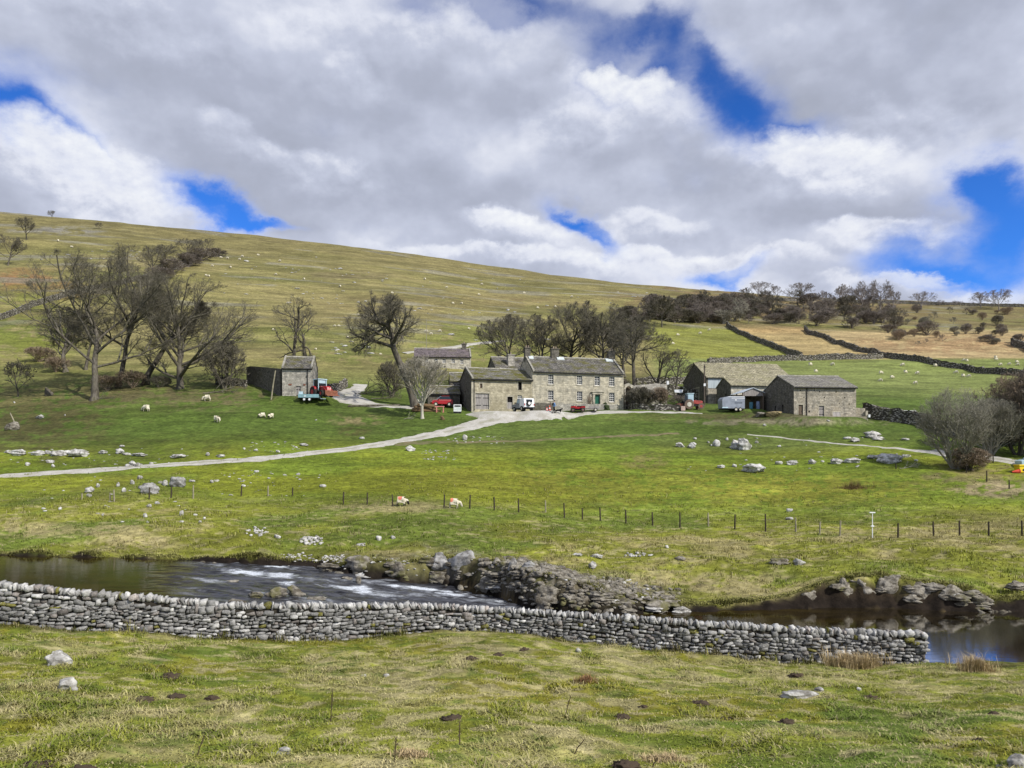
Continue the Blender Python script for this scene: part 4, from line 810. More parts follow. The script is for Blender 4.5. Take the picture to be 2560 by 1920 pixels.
def slates(name, c1, c2, moss, mosscol=(.10, .095, .018), rows=.26, wid=.42):
    def fn(t, b):
        co = t.coord(); s_ = t.new('ShaderNodeSeparateXYZ'); t.l.new(co, s_.inputs[0]); cb = t.new('ShaderNodeCombineXYZ'); t.set(cb.inputs[0], s_.outputs[0]); t.set(cb.inputs[1], t.m('MULTIPLY', s_.outputs[1], 1.12))
        br = t.new('ShaderNodeTexBrick'); t.set(br.inputs['Vector'], cb.outputs[0]); br.inputs['Scale'].default_value = 1; br.inputs['Brick Width'].default_value = wid; br.inputs['Row Height'].default_value = rows; br.inputs['Mortar Size'].default_value = .02
        br.inputs['Color1'].default_value = (*c1, 1); br.inputs['Color2'].default_value = (*c2, 1); br.inputs['Mortar'].default_value = (.03, .028, .026, 1)
        n = t.noise(t.scale(co, (.7, 1.3, 1)), .7, 6, .7); d = t.noise(co, 4.5, 5, .7); c = t.mix(1, br.outputs['Color'], t.map(d, .28, .72, .45, 1.55), 'MULTIPLY'); c = t.mix(1, c, t.map(t.noise(co, 1.3, 4, .6), .3, .7, .7, 1.3), 'MULTIPLY')
        c = t.mix(t.map(n, .5-.12*moss, .64, 0, min(1, .25+moss)), c, mosscol); c = t.mix(t.map(t.noise(co, 2.1, 4, .6), .6, .72, 0, .5), c, (.30, .29, .25))
        t.l.new(t.bump(t.m('ADD', d, t.m('MULTIPLY', br.outputs['Fac'], -.5)), .7, .05), b.inputs['Normal']); return c
    return material(name, fn, .9, .15)
M_house = masonry('dressed_limestone', (.54, .49, .37), (.42, .39, .305), (.36, .335, .265), .62, .27, (.27, .255, .21), .7)
M_wing = masonry('coursed_rubble', (.50, .45, .325), (.38, .34, .245), (.32, .285, .205), .45, .2, (.31, .27, .18), .7)
M_barn = masonry('barn_rubble', (.46, .415, .335), (.29, .27, .225), (.20, .175, .135), .42, .19, (.42, .36, .25), .4, .016)
M_grey = masonry('grey_rubble', (.48, .45, .385), (.31, .295, .26), (.22, .20, .17), .42, .2, (.36, .34, .27), .4, .016)
M_dkst = masonry('dark_and_shaded_rubble', (.20, .185, .155), (.115, .105, .09), (.06, .055, .045), .42, .2, (.12, .11, .07), .4, .018)  # darker stone; on gable walls it carries painted-in shade
M_pale = masonry('pale_render', (.52, .49, .41), (.46, .43, .36), (.40, .37, .31), .7, .3, (.34, .32, .26), .4)
M_slate = slates('stone_slate', (.165, .155, .14), (.105, .10, .092), .5)
M_mossl = slates('mossy_slate', (.21, .20, .18), (.15, .145, .13), .75)
M_tan = slates('lichened_slate', (.33, .30, .205), (.25, .23, .155), .35, (.20, .19, .10), .3, .5)
M_purp = slates('purple_slate', (.17, .14, .145), (.13, .11, .115), .05)
M_cope = paint('dressed_stone', (.43, .395, .31), .9, .35, 2.5); M_lichen = paint('lichened_coping', (.30, .285, .24), .9, .4, 3)
M_lead = paint('lead_flashing', (.55, .60, .60), .6, .15)
M_white = paint('white_paint', (.78, .77, .73), .5, .08)
M_glass = material('window_glass', lambda t, b: (.010, .011, .013), .25, .15)
M_blk = paint('black_iron', (.012, .012, .013), .55, .2)
M_door = paint('green_door', (.012, .105, .065), .45, .12)
M_wood = material('weathered_boards', lambda t, b: t.mix(t.map(t.noise(t.scale(t.coord(), (9, 9, .7)), 1.0, 5, .65), .3, .7), (.22, .20, .185), (.40, .375, .36)), .9, .1)
M_brwood = material('brown_boards', lambda t, b: t.mix(t.map(t.noise(t.scale(t.coord(), (9, 9, .7)), 1.0, 5, .65), .3, .7), (.10, .075, .055), (.20, .16, .12)), .9, .1)
M_tin = material('corrugated_sheet', lambda t, b: t.mix(t.map(t.m('SINE', t.m('MULTIPLY', t.noise(t.scale(t.coord(), (1, 1, .02)), 6, 2), 40)), -1, 1), (.33, .39, .42), (.47, .53, .56)), .55, .3)
M_tinroof = paint('sheet_roof', (.50, .56, .62), .5, .12)
M_void = paint('dark_interior', (.006, .005, .005), .95, .2)

def panel(m, o, u, w, h0, h1, holes, inw, dep=.22):
    """an upright wall face with real openings and their reveals"""
    o, u, inw = Vector(o), Vector(u), Vector(inw); xs = sorted({0, w}|{a for q in holes for a in (q[0], q[1])}); zs = sorted({h0, h1}|{a for q in holes for a in (q[2], q[3])})
    p = lambda a, z, d=0: o+u*a+Vector((0, 0, z))+inw*d
    for i in range(len(xs)-1):
        for j in range(len(zs)-1):
            cx, cz = (xs[i]+xs[i+1])/2, (zs[j]+zs[j+1])/2
            if any(q[0] < cx < q[1] and q[2] < cz < q[3] for q in holes): continue
            m.add([p(xs[i], zs[j]), p(xs[i+1], zs[j]), p(xs[i+1], zs[j+1]), p(xs[i], zs[j+1])], [(0, 1, 2, 3)])
    for (a, b_, c, d) in holes:
        for (s, e) in (((a, c), (b_, c)), ((b_, c), (b_, d)), ((b_, d), (a, d)), ((a, d), (a, c))):
            m.add([p(*s), p(*e), p(*e, dep), p(*s, dep)], [(0, 1, 2, 3)])
def frame_M(o, u, inw):
    u, inw = Vector(u), Vector(inw); o = Vector(o)
    return Matrix(((u.x, inw.x, 0, o.x), (u.y, inw.y, 0, o.y), (0, 0, 1, o.z), (0, 0, 0, 1)))
def opening(root, M, q, kind, surround=True):
    """fill an opening: window, door, barn door, slit, void; q = (x0, x1, z0, z1) along the wall"""
    a, b_, c, d = q; w, h = b_-a, d-c; B = lambda m, *s: m.box(*s, M=M)
    if kind == 'sash':
        m = MB(); f = .07
        for s in ((a, a+f, .10, .18, c, d), (b_-f, b_, .10, .18, c, d), (a+f, b_-f, .10, .18, c, c+f*1.3), (a+f, b_-f, .10, .18, d-f, d), (a+f, b_-f, .105, .175, c+h/2-.03, c+h/2+.03)): B(m, *s)
        iw = w-2*f
        for k in (1, 2): x = a+f+iw*k/3; B(m, x-.019, x+.019, .115, .165, c+f*1.3, c+h/2-.03); B(m, x-.019, x+.019, .115, .165, c+h/2+.03, d-f)
        for z in (c+h*.27, c+h*.74): B(m, a+f, b_-f, .118, .16, z-.018, z+.018)
        o = m.build('window', M_white, root); p = MB(); B(p, a+.01, b_-.01, .145, .2, c+.01, d-.01); p.build('pane', M_glass, o)
        s_ = MB(); B(s_, a-.12, b_+.12, -.06, .12, c-.15, c-.002); s_.build('sill', M_cope, o)
        if surround:
            s_ = MB(); B(s_, a-.15, a-.002, -.025, .1, c, d); B(s_, b_+.002, b_+.15, -.025, .1, c, d); B(s_, a-.17, b_+.17, -.03, .1, d+.002, d+.2); s_.build('surround', M_cope, o)
        return o
    if kind == 'void':
        m = MB(); B(m, a-.01, b_+.01, .21, .26, c-.01, d+.01); o = m.build('opening', M_void, root)
    if kind in ('door', 'plank', 'barn'):
        mt = {'door': M_door, 'plank': M_brwood, 'barn': M_wood}[kind]; m = MB(); n = max(3, int(w/.2))
        for k in range(n): B(m, a+w*k/n+.006, a+w*(k+1)/n-.006, .12+.006*(k % 2), .19, c, d)
        o = m.build('door', mt, root)
        if kind == 'barn':
            s_ = MB()
            for z in (c+h*.25, c+h*.72): B(s_, a, a+w*.42, .095, .118, z-.04, z+.04); B(s_, b_-w*.42, b_, .095, .118, z-.04, z+.04)
            s_.build('strap_hinge', M_blk, o)
        else:
            s_ = MB(); B(s_, b_-.14, b_-.08, .07, .12, c+h*.45, c+h*.5); s_.build('handle', M_blk, o)
        if kind == 'plank': s_ = MB(); B(s_, a+.05, b_-.05, .1, .119, c+h*.2, c+h*.27); B(s_, a+.05, b_-.05, .1, .119, c+h*.75, c+h*.82); s_.build('ledge', M_brwood, o)
    if kind == 'stable':
        m = MB(); B(m, a+.02, b_-.02, .12, .18, c, c+h*.55); o = m.build('door', M_wood, root); s_ = MB(); B(s_, a-.01, b_+.01, .21, .26, c-.01, d+.01); s_.build('dark_gap', M_void, o)
    if kind == 'slit':
        m = MB(); B(m, a-.01, b_+.01, .18, .24, c-.01, d+.01); o = m.build('ventilation_slit', M_void, root); return o
    if surround and kind != 'slit':
        s_ = MB(); B(s_, a-.13, a-.002, -.02, .1, c, d); B(s_, b_+.002, b_+.13, -.02, .1, c, d); B(s_, a-.17, b_+.17, -.025, .1, d+.002, d+.18); s_.build('surround', M_cope, o)
    return o
def chimney(roof, x, y, z, w=.9, d=.6, h=1.4, pots=2, mat=None):
    m = MB(); m.box(x-w/2, x+w/2, y-d/2, y+d/2, z-.6, z+h).box(x-w/2-.08, x+w/2+.08, y-d/2-.08, y+d/2+.08, z+h+.002, z+h+.14); o = m.build('chimney', mat or M_dkst, roof)
    for k in range(pots):
        p = MB(); cx = x+(k-(pots-1)/2)*.36; p.tube([(cx, y, z+h+.13), (cx, y, z+h+.5)], [.12, .09], 8); p.build('chimney_pot', M_pot, roof)
M_pot = paint('clay_pot', (.30, .24, .18), .9)
def gabled(name, label, cat, O, th, L, Dp, hw, rise, wm, rm, front=(), left=(), ridge_stone=True, ov=.18, gv=.10, drop=1.2, gutter=True, coping=None, gm=None, hb=None, group=None):
    """a gabled building: O is the near left foot of the front, th turns it, front runs to +x; hb: height of the rear eave"""
    root = thing(name, label, cat, O, th, group); m = MB(); ym = Dp/2; fh = [q[:4] for q in front]; lh = [q[:4] for q in left]
    panel(m, (0, 0, 0), (1, 0, 0), L, -drop, hw, fh, (0, 1, 0)); m.add([(0, Dp, -drop), (L, Dp, -drop), (L, Dp, hw), (0, Dp, hw)], [(3, 2, 1, 0)])
    m.add([(L, 0, -drop), (L, Dp, -drop), (L, Dp, hw), (L, ym, hw+rise), (L, 0, hw)], [(0, 1, 2, 3, 4)])
    me = new_mesh('wall', m.v, m.f, wm); wall_ = link('wall', me, root)
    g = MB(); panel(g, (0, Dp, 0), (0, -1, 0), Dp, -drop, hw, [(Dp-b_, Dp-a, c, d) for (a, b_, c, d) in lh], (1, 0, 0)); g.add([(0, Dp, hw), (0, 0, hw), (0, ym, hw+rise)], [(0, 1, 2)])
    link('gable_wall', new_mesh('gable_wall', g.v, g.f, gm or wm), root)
    sl = rise/ym; tk = .13; prof = [(-ov, hw-ov*sl+.02), (ym, hw+rise+.02), (Dp+ov, hw-ov*sl+.02), (Dp+ov, hw-ov*sl+.02+tk), (ym, hw+rise+.02+tk*1.05), (-ov, hw-ov*sl+.02+tk)]
    r = MB(); r.prism(prof, -gv, L+gv, 'x'); roof = r.build('roof', rm, root)
    if ridge_stone:
        s_ = MB(); n = max(2, int(L/.6)); zr = hw+rise+.02+tk
        for k in range(n): x0 = -gv+(L+2*gv)*k/n; x1 = -gv+(L+2*gv)*(k+1)/n; j = .02*math.sin(k*7.3); s_.prism([(ym-.17, zr-.10+j), (ym, zr+.10+j), (ym+.17, zr-.10+j)], x0+.01, x1-.01, 'x')
        s_.build('ridge_stones', M_lichen if rm is not M_tan else rm, roof)
    if coping:
        for x in coping:
            s_ = MB(); c2 = [(-ov-.05, hw-ov*sl+.1), (ym, hw+rise+.1), (Dp+ov+.05, hw-ov*sl+.1), (Dp+ov+.05, hw-ov*sl+.32), (ym, hw+rise+.36), (-ov-.05, hw-ov*sl+.32)]
            s_.prism(c2, x-.13, x+.13, 'x'); s_.build('gable_coping', M_lichen, roof)
    if gutter:
        s_ = MB(); s_.tube([(-.05, -ov-.06, hw-ov*sl-.03), (L+.05, -ov-.06, hw-ov*sl-.03)], .075, 6); s_.build('gutter', M_blk, root)
    Mf = frame_M((0, 0, 0), (1, 0, 0), (0, 1, 0)); Ml = frame_M((0, 0, 0), (0, 1, 0), (1, 0, 0))
    for q in front: opening(root, Mf, q[:4], q[4], q[5] if len(q) > 5 else True)
    for q in left: opening(root, Ml, q[:4], q[4], q[5] if len(q) > 5 else False)
    return root, roof
def downpipe(root, x, h, y=-.09):
    m = MB(); m.tube([(x, y-.12, h-.05), (x, y, h-.3), (x, y, .1)], .055, 6); m.build('downpipe', M_blk, root)
def along(O, th, px):
    """distance along a facade at which a photo column meets it"""
    k = (px-1280)/F; return (k*O[1]-O[0])/(math.cos(th)-k*math.sin(th))
def zrow(row, Y): return (HZ-row)/F*Y
def quad(O, th, x0, x1, top, bot, kind, sur=True):
    a, b_ = along(O, th, x0), along(O, th, x1); Y = O[1]+(a+b_)/2*math.sin(th); return (a, b_, zrow(bot, Y)-O[2], zrow(top, Y)-O[2], kind, sur)

# farmhouse and its attached barn share one front line
TH = math.radians(15.5); FO = (2.90, 112.0, 6.35); WL = 8.85
WO = (FO[0]-WL*math.cos(TH), FO[1]-WL*math.sin(TH), 6.2)
wins = [quad(FO, TH, x-6.8, x+6.8, t_, b_, 'sash') for x, t_, b_ in ((1377,936,960.5),(1449,938.5,961.5),(1493,940.5,964),(1529.5,942,965.5),(1377,976,1000.5),(1449,978.5,1002.5),(1529.5,982,1005))]
dr = quad(FO, TH, 1487, 1499.5, 987.5, 1014, 'door', False); dr = (dr[0], dr[1], .15, dr[3], 'door', False)
house, hroof = gabled('farmhouse', 'two storey stone farmhouse with white sash windows and a green front door', 'house', FO, TH, 14.0, 7.6, zrow(928, 112)-FO[2], 2.45, M_house, M_slate, wins+[dr], coping=(.12, 13.88), ov=.2, gv=-.3)
hw_ = zrow(928, 112)-FO[2]; zr_ = hw_+2.45
for x, w, mt in ((.35, .8, None), (4.6, 1.15, None), (13.6, 1.0, None)): chimney(hroof, x, 3.8, zr_, w, .7, 1.25, 2, mt)
for x, s in ((5.35, .55), (13.1, .55), (.8, .35)):
    m = MB(); m.prism([(3.05, zr_-.42), (3.55, zr_-.10), (3.55, zr_+.2), (3.05, zr_-.2)], x-s, x+s, 'x'); m.build('lead_flashing', M_lead, hroof)
a, b_ = dr[0], dr[1]; m = MB(); z1 = dr[3]
m.box(a-.34, a-.02, -.14, .05, 0, z1+.1).box(b_+.02, b_+.34, -.14, .05, 0, z1+.1).box(a-.42, b_+.42, -.2, .05, z1+.102, z1+.38)
cx = (a+b_)/2; n = 12; arc = [(cx-1.05+2.1*k/n, z1+.42+.5*math.sin(math.pi*k/n)) for k in range(n+1)]; m.prism([(cx-1.05, z1+.385)]+arc+[(cx+1.05, z1+.385)], -.3, .05, 'y'); m.build('door_surround', M_cope, house)
m = MB(); m.box(-.02, 14.02, -.05, .02, hw_-.32, hw_-.06); m.build('cornice', M_cope, house)
m = MB(); m.box(4.6, 4.63, -.04, -.001, .1, hw_-.4); m.build('quoin_line', M_cope, house)
# climber on the house wall
def climber(root, x, z, w, h, seed, mat):
    r = random.Random(seed); m = MB()
    for k in range(26):
        p = (x+r.uniform(-.2, .2), -.08, z); pts = [p]
        for s_ in range(4): p = (p[0]+r.uniform(-w, w)*.3, -.06-r.uniform(0, .12), p[2]+h*.25*r.uniform(.4, 1.1)); pts.append(p)
        m.tube(pts, [.03, .025, .02, .015, .008], 4)
    return m.build('climbing_plant', mat, root)
M_vine = paint('bare_vine', (.20, .15, .11), .9)
tag(climber(None, 0, 0, 1.0, 3.0, 3, M_vine), 'leafless brown climber on the farmhouse wall left of the green door', 'climbing plant').matrix_world = Matrix.Translation((FO[0]+along(FO, TH, 1473)*math.cos(TH), FO[1]+along(FO, TH, 1473)*math.sin(TH)-.05, FO[2]+.2)) @ Matrix.Rotation(TH, 4, 'Z')
ws = [quad(WO, TH, 1188.5, 1222.5, 983.5, 1023, 'barn'), quad(WO, TH, 1268.5, 1281.5, 992, 1022, 'stable'), quad(WO, TH, 1295.5, 1304.5, 955, 975, 'void'), quad(WO, TH, 1200, 1206, 959, 970, 'plank', True), quad(WO, TH, 1294, 1305, 988, 1003, 'sash', False)]
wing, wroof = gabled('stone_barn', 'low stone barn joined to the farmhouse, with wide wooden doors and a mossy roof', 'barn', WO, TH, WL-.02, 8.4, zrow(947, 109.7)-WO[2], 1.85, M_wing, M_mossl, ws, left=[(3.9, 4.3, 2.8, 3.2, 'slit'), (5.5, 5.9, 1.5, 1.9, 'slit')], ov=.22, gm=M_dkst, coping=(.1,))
downpipe(wing, .35, zrow(947, 109.7)-WO[2])
m = MB(); m.box(-.03, .32, -.05, .02, -.5, 4.2); m.build('corner_quoins', M_cope, wing)
# right hand barn
BO = (37.2, 104.0, 5.15); BT = math.radians(7); bh = zrow(966.8, 104)-BO[2]
bf = [quad(BO, BT, 1996, 2007.5, 1012, 1041, 'plank'), quad(BO, BT, 2047.5, 2060.5, 1014.5, 1043, 'barn'), quad(BO, BT, 2021, 2025, 1026, 1031, 'slit')]
r = random.Random(4)
for (px, row) in ((2001,976),(2049,979),(2090,980),(2010,993),(2061,994),(2112,994),(2098,1009),(2123,1010),(2036,975)): bf.append(quad(BO, BT, px-1.3, px+1.3, row-1.6, row+1.8, 'slit'))
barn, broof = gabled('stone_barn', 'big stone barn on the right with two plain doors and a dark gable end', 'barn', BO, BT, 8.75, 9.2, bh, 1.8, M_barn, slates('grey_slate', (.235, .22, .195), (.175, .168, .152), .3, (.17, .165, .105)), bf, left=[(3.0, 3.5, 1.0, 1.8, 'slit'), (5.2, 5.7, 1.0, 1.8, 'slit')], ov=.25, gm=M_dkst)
downpipe(barn, along(BO, BT, 2016.5), bh)
m = MB(); m.box(-.6, 9.5, -1.2, -.02, -.6, .06); m.build('paved_step', paint('yard_flags', (.30, .27, .20), .9, .3), barn)
def white_stones(root, L, h):
    m = MB(); r = random.Random(9)
    for (x, z) in ((8.3, 2.9), (8.5, 1.55), (8.2, 1.45), (8.6, 1.1), (6.2, 2.75), (8.45, 2.95), (7.9, 1.3)): m.box(x-.16, min(x+.16, 8.75), -.025, .02, z-.07, z+.07)
    m.build('pale_stones', M_cope, root)
white_stones(barn, 8.7, bh)
# long barn with the pale roof, and its low outshot
LO = (31.1, 126.0, 8.5); LT = math.radians(9); lh = zrow(943, 126)-LO[2]
longb, lroof = gabled('stone_barn', 'longest stone barn with a wide pale roof and a dark gable with boarded doors', 'barn', LO, LT, 14.6, 10, lh, 2.7, M_barn, M_tan, [(.25, 3.6, lh-1.75, lh-.12, 'tin', False)] and [], left=[(3.0, 5.6, .1, 2.6, 'barn', True)], ov=.2, gm=M_dkst, gutter=True)
m = MB(); m.box(.25, 3.9, -.05, -.005, lh-1.75, lh-.15); m.build('boarded_front', M_tin, longb)
m = MB(); m.box(-.03, .24, -.06, .02, -.5, lh-.15); m.build('corner_quoins', M_dkst, longb)
AO = (33.35, 120.0, 7.7); ah = zrow(963, 120)-AO[2]
gabled('outshot', 'low stone outshot in front of the long barn with a small dark gable', 'outbuilding', AO, LT, 10.5, 5.3, ah, 1.35, M_pale, M_tan, [(4.6, 5.9, 0, 2.2, 'void', False)], left=[(1.6, 2.2, 1.0, 1.9, 'slit')], ov=.2, gm=M_dkst)
# open shed
SX = P(1857, 1028, 111.5); SO = (SX[0], 111.5, g1(SX[0], 111.5)); STH = math.radians(3)
shed = thing('open_shed', 'small open fronted timber shed with a pale metal roof between the two right hand barns', 'shed', SO, STH)
SW, SD, SH, SR = 2.95, 5.0, zrow(981, 111.5)-SO[2], .62
m = MB()
for x in (0, SW):
    for y in (0, SD/2, SD): m.box(x-.07, x+.07, y, y+.14, -.8, SH)
m.build('post', M_brwood, shed)
m = MB(); m.prism([(-.2, SH-.06), (SW/2, SH+SR), (SW+.2, SH-.06), (SW+.2, SH+.0), (SW/2, SH+SR+.08), (-.2, SH+.0)], -.15, SD, 'y'); m.build('roof', M_tinroof, shed)
m = MB(); n = 12
for k in range(n):
    x0, x1 = SW*k/n, SW*(k+1)/n; top = lambda x: SH+SR*(1-abs(x-SW/2)/(SW/2))-.06; m.add([(x0+.01, .0, SH-.5), (x1-.01, .0, SH-.5), (x1-.01, .0, top(x1)), (x0+.01, .0, top(x0)), (x0+.01, .05, SH-.5), (x1-.01, .05, SH-.5), (x1-.01, .05, top(x1)), (x0+.01, .05, top(x0))], [(0, 1, 2, 3), (7, 6, 5, 4), (0, 4, 5, 1), (1, 5, 6, 2), (2, 6, 7, 3), (3, 7, 4, 0)])
m.build('gable_boards', M_wood, shed)
m = MB(); m.box(-.06, SW+.06, SD-.1, SD, -.8, SH).box(SW-.06, SW+.02, .16, SD-.1, -.8, SH-.02); m.build('back_boards', M_brwood, shed)
bale = MB(); bale.wheel((SO[0]+.95, SO[1]+2.0, SO[2]+.82), .85, 1.25, 24); tag(bale.build('hay_bale', paint('old_hay', (.12, .095, .045), .95, .5, 9)), 'dark round bale stored inside the open timber shed', 'hay bale')
def barrel(x, y, h, col, label):
    m = MB(); z = g1(x, y); m.tube([(x, y, z-.03), (x, y, z+h*.3), (x, y, z+h*.7), (x, y, z+h)], [.24, .27, .27, .24], 14).tube([(x, y, z+h-.001), (x, y, z+h+.03)], [.25, .25], 14); return tag(m.build('barrel', paint(label.split()[0]+'_plastic', col, .4, .1)), label, 'barrel')
barrel(P(1878, 1020, 110.8)[0], 110.8, .95, (.07, .20, .26), 'turquoise plastic barrel at the mouth of the open shed'); barrel(P(1895, 1020, 110.9)[0], 110.9, 1.05, (.20, .26, .38), 'bluish plastic barrel at the right post of the open shed')
# left field barn with its dark ruined side building
KO = (P(705.5, 993, 113.6)[0], 113.6, 8.45); KT = math.radians(5); kh = zrow(919.5, 113.6)-KO[2]
kb, kr = gabled('field_barn', 'small tall stone field barn among the bare trees on the left', 'barn', KO, KT, 4.25, 4.6, kh, 1.75, M_grey, M_slate, [quad(KO, KT, 740.5, 751.5, 965, 996, 'barn', False), quad(KO, KT, 763.5, 766, 941, 945, 'slit')], ov=.2, gm=M_dkst, coping=(.08, 4.17))
downpipe(kb, along(KO, KT, 769), kh)
m = MB(); m.box(along(KO, KT, 725)-.2, along(KO, KT, 725)+.25, -.06, 0, 1.75, 1.95).box(along(KO, KT, 762)-.2, along(KO, KT, 762)+.1, -.06, 0, 1.75, 1.95); m.build('rusty_lintel', paint('rust', (.25, .10, .06), .9), kb)
RO = (P(616, 974, 126.5)[0], 126.5, g1(P(616, 974, 126.5)[0], 126.5)-.1); RT_ = math.atan2(116.3-126.5, P(701, 0, 116.3)[0]-RO[0]); rl = math.hypot(116.3-126.5, P(701, 0, 116.3)[0]-RO[0])
ruin = thing('roofless_building', 'dark roofless stone building attached to the left of the small field barn', 'ruin', RO, RT_)
yy = lambda u: 126.5+(116.3-126.5)*u; top = [(rl*u, zrow(rw, yy(u))-RO[2]) for u, rw in ((0, 918), (.12, 915.5), (.4, 917), (.75, 920), (1, 922))]
m = MB(); m.prism([(0, -1.5), (rl, -4.5)]+top[::-1], 0, .55, 'y'); m.build('front_wall', M_dkst, ruin)
m = MB(); m.prism([(.56, -1), (6, -1), (6, top[0][1]-.4), (.56, top[0][1])], 0, .5, 'x').prism([(.56, -4), (6, -4), (6, 2), (.56, top[-1][1])], rl-.5, rl, 'x'); m.build('side_wall', M_dkst, ruin)
# farm buildings behind the big barn
HO = (P(1036, 930, 150)[0], 150.0, zrow(932, 150)); HT = math.radians(6); hh = zrow(891, 150)-HO[2]
hb, hbr = gabled('farm_cottage', 'pale cottage with a purple slate roof half hidden behind the bare trees', 'house', HO, HT, along(HO, HT, 1177.5), 6.6, hh, 1.9, M_pale, M_purp, [quad(HO, HT, x-4.2, x+4.2, t_, b_, 'sash', False) for x, t_, b_ in ((1066,896,908),(1090,896,908),(1110,896,908),(1133,896,908),(1154.5,898,910.5),(1155,919,931))], drop=3.5, coping=(along(HO, HT, 1177.5)-.1,))
chimney(hbr, along(HO, HT, 1162), 3.3, hh+1.9, .9, .7, 1.0, 1)
OO = (P(1126, 985, 117)[0], 117.0, 6.9); oh = zrow(952, 117)-OO[2]
gabled('stone_outbuilding', 'narrow stone outbuilding squeezed against the dark gable of the attached barn', 'outbuilding', OO, math.radians(8), 2.2, 3.4, oh, 1.25, M_dkst, M_mossl, [(.35, 1.5, oh-1.25, oh-.2, 'barn', False)], gutter=False, left=())
QO = (P(1070, 1010, 113.8)[0], 113.8, 6.45); qh = zrow(984, 113.8)-QO[2]
gabled('stone_outbuilding', 'low stone cartshed with a broad sloping roof behind the red car', 'outbuilding', QO, math.radians(9), 4.6, 5.4, qh, 1.25, M_dkst, M_mossl, [(.35, 1.05, .55, 1.25, 'void', False)], gutter=True)
# chimney block and roof of the rear range, seen between barn and farmhouse
CO = (P(1240, 950, 121)[0], 121.0, 7.6); ch = zrow(921, 121)-CO[2]
cb_, cr_ = gabled('rear_range', 'grey roofed rear range rising behind the ridge of the attached barn', 'outbuilding', CO, TH, 5.4, 6.0, ch, 2.0, M_dkst, M_slate, gutter=False)
chimney(cr_, along(CO, TH, 1281), 1.0, ch+.3, 1.05, .9, 1.9, 1, M_grey)
# garden gateway and walls
GO = (P(1563, 1020, 116.5)[0], 116.5, g1(P(1563, 1020, 116.5)[0], 116.5)); GT = math.radians(12)
gate = thing('garden_gateway', 'tall garden wall with a round stone arch at the right end of the farmhouse', 'wall', GO, GT)
hz = lambda row: zrow(row, 117)-GO[2]; x0, x1 = along(GO, GT, 1564), along(GO, GT, 1579); xc, rr = (x0+x1)/2, (x1-x0)/2; zs = hz(974); n = 14
m = MB(); L_ = along(GO, GT, 1668); arch = [(xc-rr*math.cos(math.pi*k/n), zs+rr*math.sin(math.pi*k/n)) for k in range(n+1)]
m.prism([(-.1, -1), (x0, -1)]+arch+[(x1, -1), (x1+.5, -1), (x1+.5, hz(966)), (xc, hz(958)), (-.1, hz(962))], 0, .55, 'y'); m.build('arch_wall', M_grey, gate)
m = MB()
for k in range(n):
    a0, a1 = math.pi*k/n, math.pi*(k+1)/n; q = [(xc-r_2*math.cos(a_), zs+r_2*math.sin(a_)) for r_2, a_ in ((rr, a0), (rr, a1), (rr+.27, a1), (rr+.27, a0))]; m.prism(q, -.05, .1, 'y')
m.build('arch_ring', M_cope, gate)
m = MB(); m.box(x0-.1, x1+.1, .9, 1.0, -1, zs+rr); m.build('gate_leaf', M_brwood, gate)
m = MB(); m.prism([(x1+.5, -1), (L_, -1), (L_, hz(960)), (L_*.75, hz(957)), (L_*.5, hz(961)), (x1+.5, hz(963))], .02, .5, 'y'); m.build('garden_wall', M_grey, gate)
def low_wall(label, pxs, rows_top, Y, th, mat, name='garden_wall', thick=.4):
    x0 = P(pxs[0], 0, Y)[0]; x1 = P(pxs[1], 0, Y)[0]; y1 = Y+(x1-x0)*math.tan(th); n = 14; V = []
    r = random.Random(int(pxs[0])); us = [k/n for k in range(n+1)]
    ft = [(x0+(x1-x0)*u, Y+(y1-Y)*u) for u in us]; m = MB(); top = [zrow(rows_top[0]+(rows_top[1]-rows_top[0])*u, Y+(y1-Y)*u)+r.uniform(-.04, .04) for u in us]
    for k in range(n):
        (xa, ya), (xb_, yb2) = ft[k], ft[k+1]; za, zb = g1(xa, ya)-.6, g1(xb_, yb2)-.6
        m.add([(xa, ya, za), (xb_, yb2, zb), (xb_, yb2, top[k+1]), (xa, ya, top[k]), (xa, ya+thick, za), (xb_, yb2+thick, zb), (xb_, yb2+thick, top[k+1]), (xa, ya+thick, top[k])], [(0, 1, 2, 3), (5, 4, 7, 6), (3, 2, 6, 7)]+([(4, 0, 3, 7)] if k == 0 else [])+([(1, 5, 6, 2)] if k == n-1 else []))
    return tag(link(name, new_mesh(name, m.v, m.f, mat)), label, 'wall')
low_wall('dark low garden wall along the left half of the farmhouse front', (1331,1388), (1006,1009), 109.6, math.radians(12), M_dkst)
low_wall('pale low garden wall along the right half of the farmhouse front', (1392,1546), (1009,1011), 111.0, math.radians(10), M_grey)
low_wall('short pen wall with a stone gatepost at the right end of the big barn', (2138,2163), (1019,1021), 105.6, 0, M_barn)
m = MB(); x, y, _z = P(2166, 1040, 105.4); m.box(-.14, .14, -.14, .14, -.3, 1.25); tag(m.build('gatepost', M_cope, None, loc=(x, y, g1(x, y))), 'pale stone gatepost beside the pen wall at the right hand barn', 'gatepost')
def pot_shrub(px, row, Y, w, h, label, seed):
    x, y, z = P(px, row, Y); r = np.random.default_rng(seed); m = MB(); v = rock_arr(seed, 6, False)*np.array([w/2, w/2, h]); v *= (1+.12*r.normal(size=(len(v), 1)))
    return tag(link('clipped_shrub', new_mesh('clipped_shrub', v, ICO4F, M_leaf, True), None, (x, y, g1(x, y)+.05)), label, 'shrub')
M_leaf = material('evergreen', lambda t, b: t.mix(t.noise(t.coord(), 20, 4, .7), (.012, .022, .008), (.05, .07, .022)), .8, .2)
